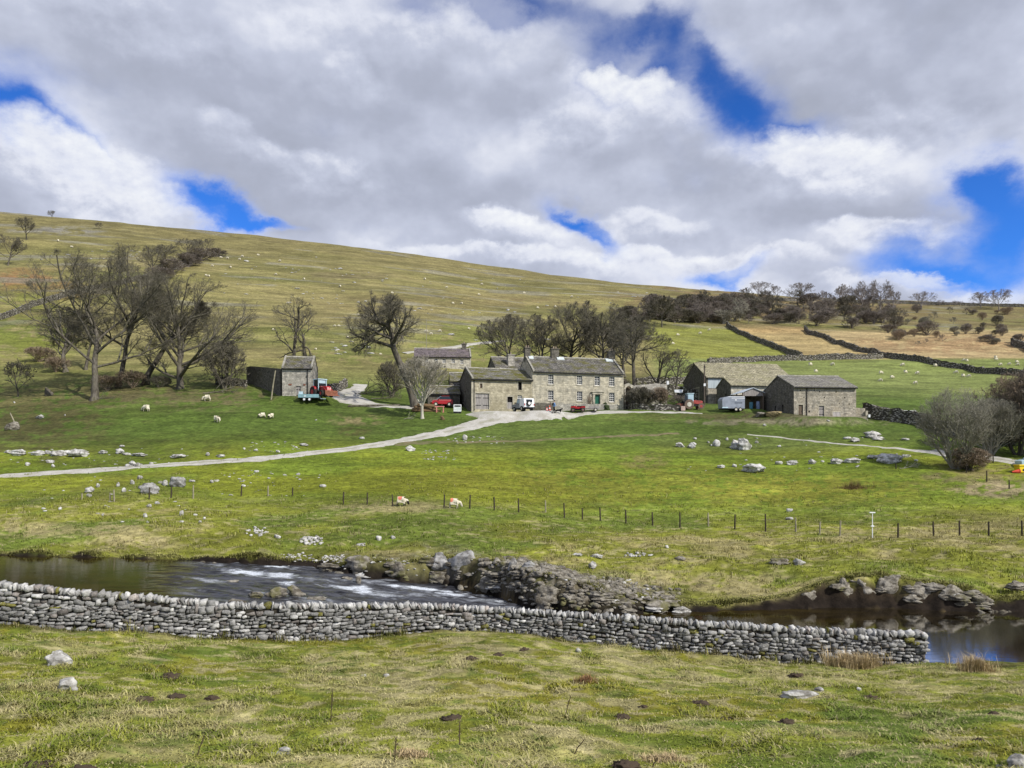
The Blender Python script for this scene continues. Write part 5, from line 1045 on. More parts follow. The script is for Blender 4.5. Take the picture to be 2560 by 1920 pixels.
pot_shrub(1516,1008,112.6,1.15,1.0,'rounded dark clipped bush under the lower right farmhouse window',3); pot_shrub(1500,1008,112.4,.6,.8,'small dark bush at the foot of the green door',5)
# ------------------------------------------------------------------ bare trees
def barkmat(name, c1, c2, moss=.3):
    def fn(t, b):
        co = t.coord(); n = t.noise(t.scale(co, (1, 1, .35)), 3, 6, .7); c = t.mix(t.map(n, .35, .65), c1, c2); return t.mix(t.map(t.noise(co, .9, 4, .6), .5, .65, 0, moss), c, (.115, .115, .05))
    return material(name, fn, .95, .1)
M_bark = barkmat('dark_bark', (.060, .052, .042), (.150, .135, .110)); M_twig = barkmat('twigs', (.105, .096, .072), (.185, .168, .132), .3)
M_palebark = barkmat('pale_bark', (.36, .33, .27), (.52, .49, .41), .15); M_paletwig = barkmat('pale_twigs', (.25, .23, .185), (.36, .33, .27), .15)
M_scrub = barkmat('scrub_twigs', (.15, .13, .112), (.25, .215, .185), .2); M_scrubbr = barkmat('brown_scrub_twigs', (.22, .17, .12), (.33, .26, .19), .2); M_willow = barkmat('willow_twigs', (.21, .20, .16), (.32, .30, .24), .3)
M_sky = barkmat('skyline_twigs', (.20, .175, .165), (.30, .27, .25), 0)
def nrm(v): return v/np.maximum(1e-9, np.linalg.norm(v, axis=-1, keepdims=True))
def grow(r, p0, d0, ln, ns, wig, up):
    P_ = [p0]; d = nrm(d0); p = p0
    for k in range(ns):
        d = nrm(d+r.normal(size=d.shape)*wig+np.array([0, 0, 1.])*up); p = p+d*(ln/ns)[:, None]; P_.append(p)
    return np.stack(P_, 1)
def tubes(pts, rad, n):
    N, K = pts.shape[:2]; t = np.gradient(pts, axis=1); t = nrm(t); ref = np.broadcast_to(np.array([.31, .17, .94]), t.shape).copy(); ref[np.abs((t*ref).sum(-1)) > .95] = (1, 0, 0)
    a = nrm(np.cross(t, ref)); c = np.cross(t, a); th = np.arange(n)*2*math.pi/n
    V = pts[:, :, None]+rad[:, :, None, None]*(a[:, :, None]*np.cos(th)[:, None]+c[:, :, None]*np.sin(th)[:, None]); i = np.arange(N*K*n).reshape(N, K, n); j = np.roll(i, -1, 2)
    return V.reshape(-1, 3), np.stack([i[:, :-1], j[:, :-1], j[:, 1:], i[:, 1:]], -1).reshape(-1, 4)
def at(pts, t):
    K = pts.shape[1]-1; k = np.clip((t*K).astype(int), 0, K-1); f = (t*K-k)[:, None]; i = np.arange(len(pts)); return pts[i, k]*(1-f)+pts[i, k+1]*f, nrm(pts[i, k+1]-pts[i, k])
def tree_mesh(seed, H=1.0, r0=.022, clear=.25, tl=.75, n=(9, 7, 6, 5), ratio=(.62, .55, .5, .5), ang=(48, 42, 42, 40), up=(.07, .05, .03, .0), wig=(.07, .16, .2, .25, .25), lean=(0, 0), stems=1, rmin=.0009, trunk=None, shape=.6, taper=.35, asp=.8, env=None, thin=1.0):
    """unit-height bare tree -> (trunk V, F), (crown V, F)"""
    r = np.random.default_rng(seed); out = []
    zb = clear*tl*.55; ec, er = env or ((lean[0]*.5, lean[1]*.5, (1+zb)/2), (asp/2, asp/2, (1-zb)/2)); ec, er = np.array(ec), np.array(er)
    def room(q, d):
        o_ = (q-ec)/er; e_ = d/er; a = (e_*e_).sum(-1); b = (o_*e_).sum(-1); c = (o_*o_).sum(-1)-1; dd = np.sqrt(np.maximum(b*b-a*c, 0)); return np.where(c < 0, (-b+dd)/a, .06)
    if trunk is not None: p = np.asarray(trunk, float)[None]; K = p.shape[1]
    elif stems == 1: p = grow(r, np.zeros((1, 3))-np.array([0, 0, .02]), np.array([[lean[0], lean[1], 1.]]), np.array([tl]), 12, wig[0], .05)
    else: a = r.uniform(0, 6.28, stems); s = r.uniform(.1, .75, stems); p = grow(r, np.stack([np.cos(a)*.02, np.sin(a)*.02, a*0-.02], -1), np.stack([np.cos(a)*s, np.sin(a)*s, a*0+1], -1), tl*r.uniform(.7, 1.05, stems), 10, wig[0], .04)
    K = p.shape[1]; tt = np.linspace(0, 1, K); rad = np.broadcast_to(r0*(1-(1-taper)*tt)*(1+.55*np.exp(-tt*26)), p.shape[:2]).copy(); ln = np.full(len(p), tl); out.append((p, rad, 9)); lev = 0
    for L in range(len(n)):
        pp, pr, pl = p, rad, ln; m = n[L]; N = len(pp); lo = clear if L == 0 else .22
        t = lo+(1-lo)*((np.arange(m)[None]+r.uniform(.1, .95, (N, m)))/m); t = np.clip(t, 0, .995).ravel(); par = np.repeat(np.arange(N), m)
        q, d = at(pp[par], t); b = nrm(np.cross(d, r.normal(size=d.shape))) if L else None
        if L == 0:
            az = r.uniform(0, 6.28)+np.arange(N*m)*2.4+r.normal(size=N*m)*.35; b = np.stack([np.cos(az), np.sin(az), 0*az], -1); b = nrm(b-d*(b*d).sum(-1, keepdims=True))
        a_ = np.radians(ang[L]*r.uniform(.65, 1.3, len(d)))*(1.12-.35*t if L == 0 else 1); d2 = d*np.cos(a_)[:, None]+b*np.sin(a_)[:, None]
        rm = room(q, nrm(d2+np.array([0, 0, up[min(L, len(up)-1)]*3]))); ln = np.minimum(rm*r.uniform(.78, 1.0, len(d)), ratio[L]*1.25) if L == 0 else np.minimum(pl[par]*ratio[L]*(1.2-.5*t)*r.uniform(.75, 1.25, len(d)), rm*r.uniform(.75, 1.02, len(d))); ln = np.maximum(ln, .012); K = pp.shape[1]-1; k = np.clip((t*K).astype(int), 0, K-1); pr_t = pr[par, k]
        rr = np.maximum(np.minimum(pr_t*.62, (.024, .019, .016, .014, .012)[min(L, 4)]*thin*ln+.0002), rmin); ns = (8, 6, 4, 3, 2)[min(L, 4)]; p = grow(r, q, d2, ln, ns, wig[min(L+1, 4)], up[min(L, len(up)-1)]); rad = rr[:, None]*np.linspace(1, .35, ns+1)[None]; rad = np.maximum(rad, rmin); out.append((p, rad, (6, 5, 3, 3, 3)[min(L, 4)]))
    def pack(lst):
        Vs, Fs, k = [], [], 0
        for a_ in lst: v, f = tubes(*a_); Vs.append(v); Fs.append(f+k); k += len(v)
        return np.concatenate(Vs), np.concatenate(Fs)
    return pack(out[:2]), pack(out[2:])
def fit(parts, H, W, D_=None, both=True):
    (tv, tf), (cv, cf) = parts; zt = max(np.percentile(cv[:, 2], 99.7), 1e-6); wx = np.percentile(cv[:, 0], 99.3)-np.percentile(cv[:, 0], .7); wy = np.percentile(cv[:, 1], 99.3)-np.percentile(cv[:, 1], .7)
    s = np.array([W/wx, (D_ or W)/wy, H/zt]); s0 = (s[0]*s[1]*s[2])**(1/3.); return (tv*s, tf), (cv*s, cf)
def tree(px, row, toprow, wpx, label, seed, kind='bare_tree', cat='tree', group=None, Y0=60, Y1=500, off=0, bark=None, twig=None, at_=None, dep=None, **kw):
    x, y, z = at_ or hit(px, row, Y0, Y1); H = (row-toprow)*y/F; W = wpx*y/F
    kw.setdefault('rmin', .0085*y/112/H); kw.setdefault('asp', W/H); P_ = fit(tree_mesh(seed, **kw), H, W, dep)
    if off: sh = off*y/F; P_ = tuple((v+np.array([sh, 0, 0])*np.clip(v[:, 2:3]/H, 0, 1), f) for v, f in P_)
    t = thing(kind, label, cat, (x, y, z-.05), 0, group); link('trunk', new_mesh('trunk', *P_[0], bark or M_bark, True), t); link('crown', new_mesh('crown', *P_[1], twig or M_twig, True), t); return t
BIG = dict(n=(12, 9, 8, 6, 2), ratio=(.8, .5, .46, .46, .5), ang=(54, 38, 36, 36, 38), up=(.05, .05, .03, .01, 0), wig=(.09, .13, .15, .16, .18))
tree(236,1000,640,400,'tallest spreading bare tree on the left with a pale forked trunk', 11, off=-10, clear=.30, r0=.019, thin=1.25, **BIG)
tree(296,968,612,230,'straight grey bare tree just right of the pale forked one', 12, off=30, clear=.40, r0=.019, thin=1.25, **BIG)
tree(362,962,690,170,'leaning bare tree with a mossy slanting trunk between its two bigger neighbours', 13, off=50, clear=.45, r0=.022, **BIG)
tree(450,972,695,300,'broad round bare tree branching from near the ground, left of the field barn', 14, off=20, clear=.14, r0=.026, tl=.6, n=(15, 9, 8, 5, 2), ratio=(.9, .5, .45, .45, .5), ang=(60, 32, 32, 34, 36), up=(.07, .05, .03, .02, 0), thin=1.2, wig=(.05, .09, .12, .14, .16))
tree(165,930,770,130,'dark ivy clad bare tree at the left rear of the big group', 15, clear=.3, r0=.030, Y0=100, **BIG)
tree(215,925,760,120,'thin bare tree behind the pale forked tree', 16, clear=.35, r0=.02, Y0=100, n=(9, 6, 6, 5), ratio=(.6, .55, .5, .5))
tree(45,992,900,72,'small bare sapling at the far left of the pasture', 17, clear=.2, r0=.02, n=(9, 6, 5, 4), ratio=(.6, .5, .5, .5), rmin=.004)
tree(560,972,850,110,'low thorny bare shrub against the dark roofless building', 18, 'bare_shrub', 'shrub', clear=.05, r0=.02, stems=6, n=(6, 6, 5, 5), ratio=(.55, .5, .5, .5), rmin=.003)
tree(736,938,738,110,'tall twisted bare tree rising straight behind the left field barn roof', 19, clear=.30, r0=.022, tl=.85, n=(8, 7, 7, 5), ratio=(.6, .5, .5, .45), ang=(46, 42, 42, 42), wig=(.10, .22, .22, .24, .25), rmin=.0006, thin=1.6, Y0=118)
tree(766,936,780,120,'crooked bare tree with drooping limbs right behind the left field barn roof', 20, clear=.25, r0=.034, tl=.6, n=(8, 7, 6, 5), ratio=(.75, .5, .5, .45), ang=(64, 44, 42, 42), up=(-.02, 0, 0, 0), wig=(.12, .26, .24, .25, .25), thin=1.6, rmin=.0007, Y0=118)
# the leaning giant in the middle
x, y, z = hit(1040, 1018, 90); H_ = (1018-742)*y/F; g = [(1040,1022,0),(1030,985,.0),(1018,950,.1),(1004,918,.2),(992,890,.2),(983,868,.2),(980,845,.2),(976,825,0),(965,812,-.3),(945,806,-.6)]
tr = np.array([((a-1040)/F*y/H_, d_/H_, (1018-b_)/F*y/H_) for a, b_, d_ in g]); S0 = [np.interp(np.linspace(0, 9, 19), np.arange(10), tr[:, k]) for k in range(3)]
(tv, tf), (cv, cf) = tree_mesh(25, trunk=np.stack(S0, -1), r0=.036, clear=.52, taper=.5, n=(14, 9, 8, 6, 2), ratio=(.6, .5, .46, .46, .5), ang=(66, 42, 38, 38, 40), up=(.04, .03, .02, 0, 0), wig=(.1, .20, .20, .2, .2), rmin=.0006, thin=1.7, tl=1.0, env=((-.24, 0, .70), (.44, .36, .32)))
t_ = thing('bare_tree', 'massive leaning bare tree with twisted limbs in front of the cottage', 'tree', (x, y, z-.05)); link('trunk', new_mesh('trunk', tv*H_, tf, M_bark, True), t_); link('crown', new_mesh('crown', cv*H_, cf, M_twig, True), t_)
tree(1056,1046,890,118,'small pale barked fan shaped tree in front of the leaning giant', 26, bark=M_palebark, twig=M_paletwig, clear=.28, r0=.022, tl=.6, n=(16, 10, 7, 3), ratio=(.95, .5, .45, .5), ang=(40, 24, 26, 30), up=(.07, .06, .03, 0), wig=(.03, .06, .08, .1, .2), rmin=.0016)
DOME = dict(clear=.28, r0=.022, tl=.62, n=(13, 9, 8, 6, 2), ratio=(.9, .5, .46, .45, .5), ang=(58, 34, 34, 36, 38), up=(.06, .05, .03, .01, 0), thin=1.2, wig=(.06, .11, .14, .15, .18))
tree(1275,940,790,165,'rounded bare tree, leftmost of the row behind the farmhouse', 31, Y0=122, at_=(P(1275, 935, 128)[0], 128, zrow(935, 128)), **DOME)
tree(1345,940,786,160,'bare tree with a forked trunk, second in the row behind the farmhouse', 32, Y0=122, at_=(P(1345, 940, 131)[0], 131, zrow(940, 131)), **DOME)
tree(1424,940,756,160,'tallest domed bare tree in the middle of the row behind the farmhouse', 33, Y0=122, at_=(P(1424, 940, 134)[0], 134, zrow(940, 134)), **DOME)
tree(1508,945,764,160,'wide domed bare tree right of the tallest one behind the farmhouse', 34, Y0=122, at_=(P(1508, 945, 131)[0], 131, zrow(945, 131)), **DOME)
tree(1565,940,790,130,'bare tree with a hazy crown left of the dark straight trunk', 35, at_=(P(1560, 940, 136)[0], 136, zrow(940, 136)), **DOME)
tree(1586,972,786,150,'tall bare tree with a dark straight trunk at the right end of the farmhouse', 36, at_=(P(1586, 972, 121)[0], 121, zrow(975, 121)), clear=.38, r0=.023, tl=.82, n=(11, 9, 7, 6, 2), ratio=(.7, .5, .48, .46, .5), ang=(64, 40, 38, 38, 40), wig=(.03, .18, .18, .18, .2), thin=1.4)
tree(1640,985,865,105,'scrawny bare tree over the garden wall', 37, at_=(P(1640, 985, 122)[0], 122, zrow(990, 122)), clear=.25, r0=.03, n=(9, 7, 5, 5), ratio=(.7, .55, .5, .5), wig=(.1, .25, .25, .25, .25))
tree(1690,970,868,60,'slender bare tree left of the long barn gable', 38, at_=(P(1690, 970, 128)[0], 128, zrow(972, 128)), clear=.25, r0=.02, n=(9, 6, 5, 4), ratio=(.6, .5, .5, .5))
tree(1756,918,866,74,'bushy bare hawthorn just behind the ridge of the long barn', 39, 'bare_shrub', 'shrub', at_=(P(1756, 918, 146)[0], 146, g1(P(1756, 918, 146)[0], 146)), twig=M_twig, stems=9, clear=.1, r0=.02, n=(8, 7, 5, 4), ratio=(.5, .5, .5, .5), rmin=.004)
tree(1655,818,740,72,'round bare tree on the hillside at the top left of the yellow green field', 40, Y0=180, **DOME)
tree(1600,1018,968,70,'leafless shrub growing over the garden wall by the stone arch', 41, 'bare_shrub', 'shrub', at_=(P(1600, 1018, 115.2)[0], 115.2, g1(P(1600, 1018, 115.2)[0], 115.2)), stems=10, clear=.05, r0=.012, n=(8, 6, 5), ratio=(.5, .5, .5), rmin=.006)
tree(1648,1020,972,46,'brown leafless shrub against the garden wall near the ivy', 42, 'bare_shrub', 'shrub', at_=(P(1648, 1020, 115)[0], 115, g1(P(1648, 1020, 115)[0], 115)), stems=9, clear=.05, r0=.012, n=(8, 6, 5), ratio=(.5, .5, .5), rmin=.006, twig=M_scrubbr)
tree(980,990,900,90,'low tangle of bare branches left of the leaning giant', 43, 'bare_shrub', 'shrub', Y0=108, stems=6, clear=.1, r0=.025, n=(7, 6, 6, 4), ratio=(.6, .5, .5, .5), rmin=.002)
# willow thicket at the right edge
tree(2390,1172,968,160,'big grey willow with several pale stems standing over the road on the right', 45, twig=M_willow, bark=M_willow, stems=9, clear=.3, r0=.014, tl=.75, n=(10, 8, 5, 2), ratio=(.55, .5, .45, .45), ang=(36, 34, 34, 36), up=(.05, .06, .04, .02, 0), rmin=.0007, wig=(.07, .12, .14, .15, .2), Y0=60, Y1=100)
tree(2475,1138,995,170,'dense grey brown willow right of the big pale stemmed one', 46, twig=M_willow, bark=M_willow, stems=10, clear=.12, r0=.014, tl=.75, n=(10, 8, 6, 3), ratio=(.55, .5, .45, .45), ang=(38, 36, 36, 38), rmin=.0008, wig=(.08, .13, .15, .16, .2), Y0=80, Y1=100)
tree(2545,1138,930,150,'tall brown bare tree at the right edge behind the willows', 47, twig=M_scrubbr, stems=6, clear=.15, r0=.016, tl=.85, n=(13, 9, 8, 4), ratio=(.5, .5, .45, .45), ang=(38, 34, 34, 36), rmin=.0008, Y0=80, Y1=110)
tree(2625,1145,900,170,'dark bare tree mostly outside the right edge of the view', 48, twig=M_scrub, stems=7, clear=.15, r0=.02, tl=.85, n=(12, 9, 7, 4), ratio=(.5, .5, .45, .45), ang=(36, 36, 38, 38), rmin=.0010, Y0=80, Y1=110)
tree(2420,1176,1118,90,'low bramble tangle under the big willow', 49, 'bare_shrub', 'shrub', twig=M_scrubbr, stems=14, clear=.05, r0=.012, n=(8, 7, 5), ratio=(.5, .5, .5), rmin=.006, Y0=60, Y1=100)
tree(2530,1130,1050,120,'dark undergrowth in the shade of the right edge trees', 50, 'bare_shrub', 'shrub', twig=M_scrub, stems=14, clear=.05, r0=.015, n=(9, 8, 6, 4), ratio=(.5, .5, .5, .5), rmin=.005, at_=(P(2530, 1130, 92)[0], 92, g1(P(2530, 1130, 92)[0], 92)))
# skyline and hillside trees
SKY = dict(clear=.30, r0=.022, tl=.66, n=(11, 8, 7, 3), ratio=(.9, .5, .48, .45), ang=(58, 36, 36, 38), rmin=.0022, thin=1.2, twig=M_sky, bark=M_sky, Y0=230, wig=(.06, .11, .14, .16, .2))
for i, (a, b_, t_, w, lab) in enumerate([(1896,742,706,56,'faint bare tree standing alone at the left end of the skyline trees'),(1936,746,714,36,'small faint bare tree next to the one at the left end of the skyline'),(2000,760,708,64,'round bare tree on the skyline above the scrub'),(2055,752,726,18,'tiny bare tree on the skyline between the round one and the cluster'),
    (2112,770,710,46,'left tree of the skyline cluster above the ruined wall'),(2158,776,704,60,'middle tree of the skyline cluster above the ruined wall'),(2200,782,702,60,'tallest tree of the skyline cluster above the ruined wall'),(2234,788,722,36,'right hand tree of the skyline cluster above the ruined wall'),
    (2303,772,730,56,'lone bare tree on the skyline right of the cluster'),(2350,764,750,18,'tiny shrub on the skyline, left of two'),(2388,766,752,34,'low shrub on the skyline, right of two'),(2452,770,730,46,'left tree of the last skyline pair near the right edge'),(2498,776,724,66,'right tree of the last skyline pair near the right edge')]):
    tree(a, b_, t_, w, lab, 60+i, **SKY)
HILL = dict(SKY); HILL.update(twig=M_twig, bark=M_bark, Y0=150)
for i, (a, b_, t_, w, lab) in enumerate([(66,600,543,52,'lone bare tree high on the left hillside'),(20,664,588,74,'wind bent bare tree at the left edge of the hillside'),(130,546,527,22,'tiny reddish bare tree on the skyline at the far left'),(415,668,612,66,'left tree of the thicket at the head of the hillside wall'),(470,650,598,70,'middle tree of the thicket at the head of the hillside wall'),(520,640,596,64,'right tree of the thicket at the head of the hillside wall'),(248,574,556,18,'small dark shrub just under the left skyline'),(380,690,618,60,'lower tree of the thicket along the hillside wall')]):
    tree(a, b_, t_, w, lab, 80+i, **HILL)
# scrub: prototypes copied
def scrub_proto(seed, mat, stems=6, n=(7, 6, 5)): return fit(tree_mesh(seed, stems=stems, clear=.12, r0=.02, tl=.85, n=n, ratio=(.55, .55, .55, .48), ang=(44, 44, 44, 40), rmin=.0055, **({} if seed % 2 else dict(lean=(.1, .05))), asp=1.15, wig=(.1, .16, .2, .2, .2)), 1, 1.15)
PROT = []
for i, mt in enumerate((M_scrub, M_scrub, M_scrubbr, M_twig, M_willow)):
    (a, b_), (c, d) = scrub_proto(120+i, mt); PROT.append(new_mesh('scrub_bush', np.concatenate([a, c]), np.concatenate([b_, d+len(a)]), mt, True))
for i, mt in enumerate((M_scrub, M_twig, M_willow)):
    (a, b_), (c, d) = fit(tree_mesh(140+i, clear=.2, r0=.022, tl=.7, n=(9, 7, 6, 3), ratio=(.8, .5, .5, .5), ang=(50, 38, 38, 38), rmin=.0040, asp=.9, wig=(.1, .14, .18, .2, .2)), 1, .95); PROT.append(new_mesh('scrub_bush', np.concatenate([a, c]), np.concatenate([b_, d+len(a)]), mt, True))
rs = random.Random(5)
def bush(px, row, w, h, k, label, group=None, Y0=130):
    x, y, z = hit(px, row, Y0, 420); o = link('scrub_bush', PROT[k], None, (x, y, z-.1), rs.uniform(0, 6.28)); o.scale = (w*y/F, w*y/F, h*y/F); return tag(o, label, 'bush', group)
GB = 'leafless scrub covering the hillside above the tan fields'; LB = 'leafless scrub bush in the dark belt of woodland above the tan fields'
for i in range(150):
    a = rs.uniform(1545, 2235); lo = np.interp(a, [1545, 1650, 1780, 1850, 2000, 2150, 2240], [806, 806, 812, 812, 812, 826, 838]); hi = np.interp(a, [1545, 1650, 1780, 1850, 2000, 2150, 2240], [786, 768, 768, 764, 764, 764, 768])
    b_ = rs.uniform(hi, lo); s = rs.uniform(22, 50); dark = a < 1800 or a > 1870 or b_ < 795; k = (rs.choice((0, 0, 1, 1, 3, 5, 5, 6)) if dark else rs.choice((2, 2, 4, 7))); bush(a, b_, s, s*(rs.uniform(.9, 1.2) if k > 4 else rs.uniform(.55, .85)), k, LB, GB)
for i in range(46):
    a = rs.uniform(2240, 2620); b_ = rs.uniform(778, 866); s = rs.uniform(10, 26); bush(a, b_, s, s*rs.uniform(.7, 1.3), rs.choice((0, 2, 3, 4, 5, 6, 7)), 'small scattered bush on the bracken slope at the right', 'scattered bushes on the right hand slope')
bush(2318,838,48,36,0,'round dark thorn bush alone on the right hand slope'); bush(2252,848,24,26,0,'dark upright bush at the edge of the woodland belt'); bush(2470,856,30,20,1,'dark bush low on the bracken slope near the right edge'); bush(2550,858,34,24,1,'dark bush at the right edge of the bracken slope')
bush(1700,806,60,34,3,'greenish bush at the top edge of the yellow green field'); bush(1740,808,50,30,3,'second greenish bush at the top edge of the yellow green field')
for i, (a, b_, w, h, k) in enumerate([(400,700,60,34,0),(430,684,60,36,0),(470,668,64,34,1),(505,652,60,30,0),(540,642,44,22,1),(360,716,44,26,3)]): bush(a, b_, w, h, k, 'dark thorn bush along the hillside wall above the big bare trees', 'thorn bushes along the left hillside wall')
for i, (a, b_, w, h, k) in enumerate([(100,905,60,40,2),(140,930,50,40,2),(330,970,60,46,2),(270,975,56,38,2),(400,968,44,30,3)]): bush(a, b_, w, h, k, 'brown undergrowth beneath the big bare trees on the left', 'undergrowth beneath the left trees', 95)
for i, (a, b_, w, h, k) in enumerate([(1430,975,60,40,3),(1480,972,60,44,3),(1540,975,50,44,0),(1370,972,50,36,3),(1620,1004,40,30,2),(1700,1004,50,26,0),(1560,985,40,40,3)]):
    x, y = P(a, b_, 128)[0], 128.0
    if a > 1600: x, y = P(a, b_, 116)[0], 116.5
    o = link('scrub_bush', PROT[k], None, (x, y, g1(x, y)-.1), rs.uniform(0, 6.28)); o.scale = (w*y/F, w*y/F, h*y/F); tag(o, 'dark leafless bush growing behind the farmhouse roof' if a < 1600 else 'leafless bush in front of the garden and barn walls', 'bush', 'bushes around the farmhouse')
# fallen branches and brushwood
def branch(px, row, lpx, deg, label, seed, Y0=60, r=.07, mat=None, Y1=130):
    x, y, z = hit(px, row, Y0, Y1); (a, b_), (c, d) = tree_mesh(seed, r0=.022, clear=.2, n=(6, 5, 3), ratio=(.45, .5, .5), rmin=.003, wig=(.08, .2, .2, .2, .2)); L = lpx*y/F
    v = np.concatenate([a, c])*L; q = math.radians(deg); R_ = np.array([[math.cos(q), 0, math.sin(q)], [0, 1, 0], [-math.sin(q), 0, math.cos(q)]]); R_ = np.array([[math.sin(q), 0, math.cos(q)], [0, 1, 0], [math.cos(q), 0, -math.sin(q)]]); v = v[:, [0, 1, 2]]
    v2 = np.stack([v[:, 2]*math.cos(q)-v[:, 0]*math.sin(q), v[:, 1]*.6, np.abs(v[:, 2]*math.sin(q)+v[:, 0]*math.cos(q))*.9], -1); return tag(link('fallen_branch', new_mesh('fallen_branch', v2, np.concatenate([b_, d+len(a)]), mat or M_twig, True), None, (x, y, z)), label, 'branch')
branch(800,975,60,35,'fallen bare branch propped on the wall behind the red loader tractor', 140, Y0=100); branch(890,985,100,12,'long fallen bough lying right of the yard track', 141, Y0=95); branch(930,998,80,8,'heap of fallen branches under the leaning giant tree', 142, Y0=95); branch(510,985,110,14,'low fallen branch under the broad round tree', 143, Y0=90); branch(230,1000,60,10,'brushwood at the foot of the pale forked tree', 144, Y0=90)
branch(1010,1048,34,30,'pale fallen branch on the grass left of the pale barked tree', 145, mat=M_paletwig, Y0=85, Y1=110); branch(2250,1172,60,4,'pale dead branch on the pasture left of the willow', 146, mat=M_paletwig, Y0=60, Y1=100)
for (a, b_, c, d, th, lab) in ((870,1018,1000,1016,.18,'long dark log lying along the edge of the yard track'),):
    p, q = hit(a, b_, 90), hit(c, d, 90); m = MB(); m.tube([(p[0], p[1], p[2]+.1), ((p[0]+q[0])/2, (p[1]+q[1])/2, (p[2]+q[2])/2+.15), (q[0], q[1], q[2]+.15)], [th, th*.9, th*.7], 8); tag(m.build('log', M_bark), lab, 'log')
# ------------------------------------------------------------------ vehicles and small things
M_red = paint('red_enamel', (.36, .010, .014), .35, .12, 2, 0, .5); M_pink = paint('faded_red', (.62, .25, .22), .5, .2, 2); M_oldred = paint('worn_red', (.38, .07, .06), .6, .35, 4)
M_tyre = paint('tyre_rubber', (.030, .028, .026), .85, .4, 6); M_mudtyre = paint('muddy_tyre', (.17, .125, .095), .95, .4, 6); M_rim = paint('pale_rim', (.60, .57, .48), .6, .25)
M_chass = paint('black_chassis', (.018, .018, .020), .6, .3); M_grey4 = paint('grey_paint', (.22, .24, .27), .35, .1, 2, 0, .5); M_whitep = paint('white_enamel', (.80, .81, .82), .35, .06, 2, 0, .5)
M_ice = paint('pale_blue_panel', (.50, .66, .74), .4, .15); M_tealp = paint('blue_grey_steel', (.24, .40, .44), .5, .2, 3); M_trail = paint('galvanised_panel', (.30, .33, .38), .45, .15, 2, .3); M_rusty = paint('rusted_steel', (.22, .085, .05), .9, .4, 5)
M_wglass = paint('sky_glare_glass', (.42, .55, .62), .15, .1, 1, 0, .5); M_dglass = paint('dark_glass', (.02, .025, .03), .1, .2, 1, 0, .5); M_orange = paint('orange_plastic', (.72, .09, .05), .5, .15); M_yel = paint('yellow_plastic', (.80, .58, .02), .45, .12, 2)  # pale vehicle glass has the sky's glare painted into its colour
def ground_at(px, row, Y): x = (px-1280)/F*Y; return (x, Y, g1(x, Y))
def wheel(root, c, r, w, tyre=None, rim=None, rr=.55, n=18):
    m = MB(); m.wheel(c, r, w, n); o = m.build('wheel', tyre or M_tyre, root, bevel=0); m = MB(); m.wheel(c, r*rr, w+.03, n); m.build('rim', rim or M_rim, o); return o
def B(name, mat, root, *boxes, bevel=0):
    m = MB()
    for b in boxes: m.box(*b)
    return m.build(name, mat, root, bevel=bevel)
def PR(name, mat, root, poly, lo, hi, ax='y', bevel=0): return MB().prism(poly, lo, hi, ax).build(name, mat, root, bevel=bevel)
# grey and white four wheel drive, seen from behind at an angle (local +x is forward)
x, y, z = ground_at(1308, 1027, 107.6)
v = thing('off_road_car', 'grey and white off road car with a spare wheel on its back door', 'car', (x, y, z+.06), math.radians(118))
PR('body', M_grey4, v, [(-.35, .42), (1.72, .42), (1.74, .92), (1.60, 1.0), (.72, 1.06), (-.35, 1.06)], -.8, .8, bevel=.04)
PR('rear_body', M_whitep, v, [(-1.72, .45), (-.352, .45), (-.352, 1.70), (-1.60, 1.70), (-1.72, 1.1)], -.8, .8, bevel=.06)
PR('cab', M_grey4, v, [(-.348, 1.065), (.70, 1.065), (.32, 1.66), (-.348, 1.66)], -.74, .74); B('roof', M_whitep, v, (-.35, .34, -.75, .75, 1.665, 1.72), bevel=.03)
PR('windscreen', M_dglass, v, [(.74, 1.08), (.76, 1.08), (.37, 1.65), (.35, 1.65)], -.66, .66)
for s in (-1, 1):
    PR('side_window', M_wglass, v, [(-.28, 1.12), (.56, 1.12), (.30, 1.58), (-.28, 1.58)], s*.745, s*.76); B('door_line', M_chass, v, (-.34, -.325, s*.802-.004, s*.802+.004, .5, 1.6)); B('rear_lamp', M_red, v, (-1.735, -1.715, s*.72-.06, s*.72+.06, .72, .98)); B('door_handle', M_chass, v, (-.2, -.05, s*.80-.012, s*.80+.012, .93, .97)); B('mirror', M_chass, v, (.55, .66, s*.9-.09, s*.9+.09, 1.08, 1.22))
B('rear_window', M_dglass, v, (-1.735, -1.60, -.45, .45, 1.18, 1.55)); B('bumper', M_chass, v, (-1.82, -1.725, -.8, .8, .38, .52), (1.745, 1.85, -.78, .78, .38, .56)); B('wheel_arch', M_chass, v, (-1.35, -.65, -.83, .83, .30, .62), (.75, 1.5, -.83, .83, .30, .62))
sw = MB(); sw.wheel((-1.84, .12, 1.02), .36, .2, 18, 'x'); sw = sw.build('spare_wheel', M_tyre, v); c_ = MB(); c_.wheel((-1.87, .12, 1.02), .20, .2, 18, 'x'); c_.build('wheel_cover', M_whitep, sw)
for a in (-1.0, 1.12):
    for s in (-.72, .72): wheel(v, (a, s, .34), .35, .22)
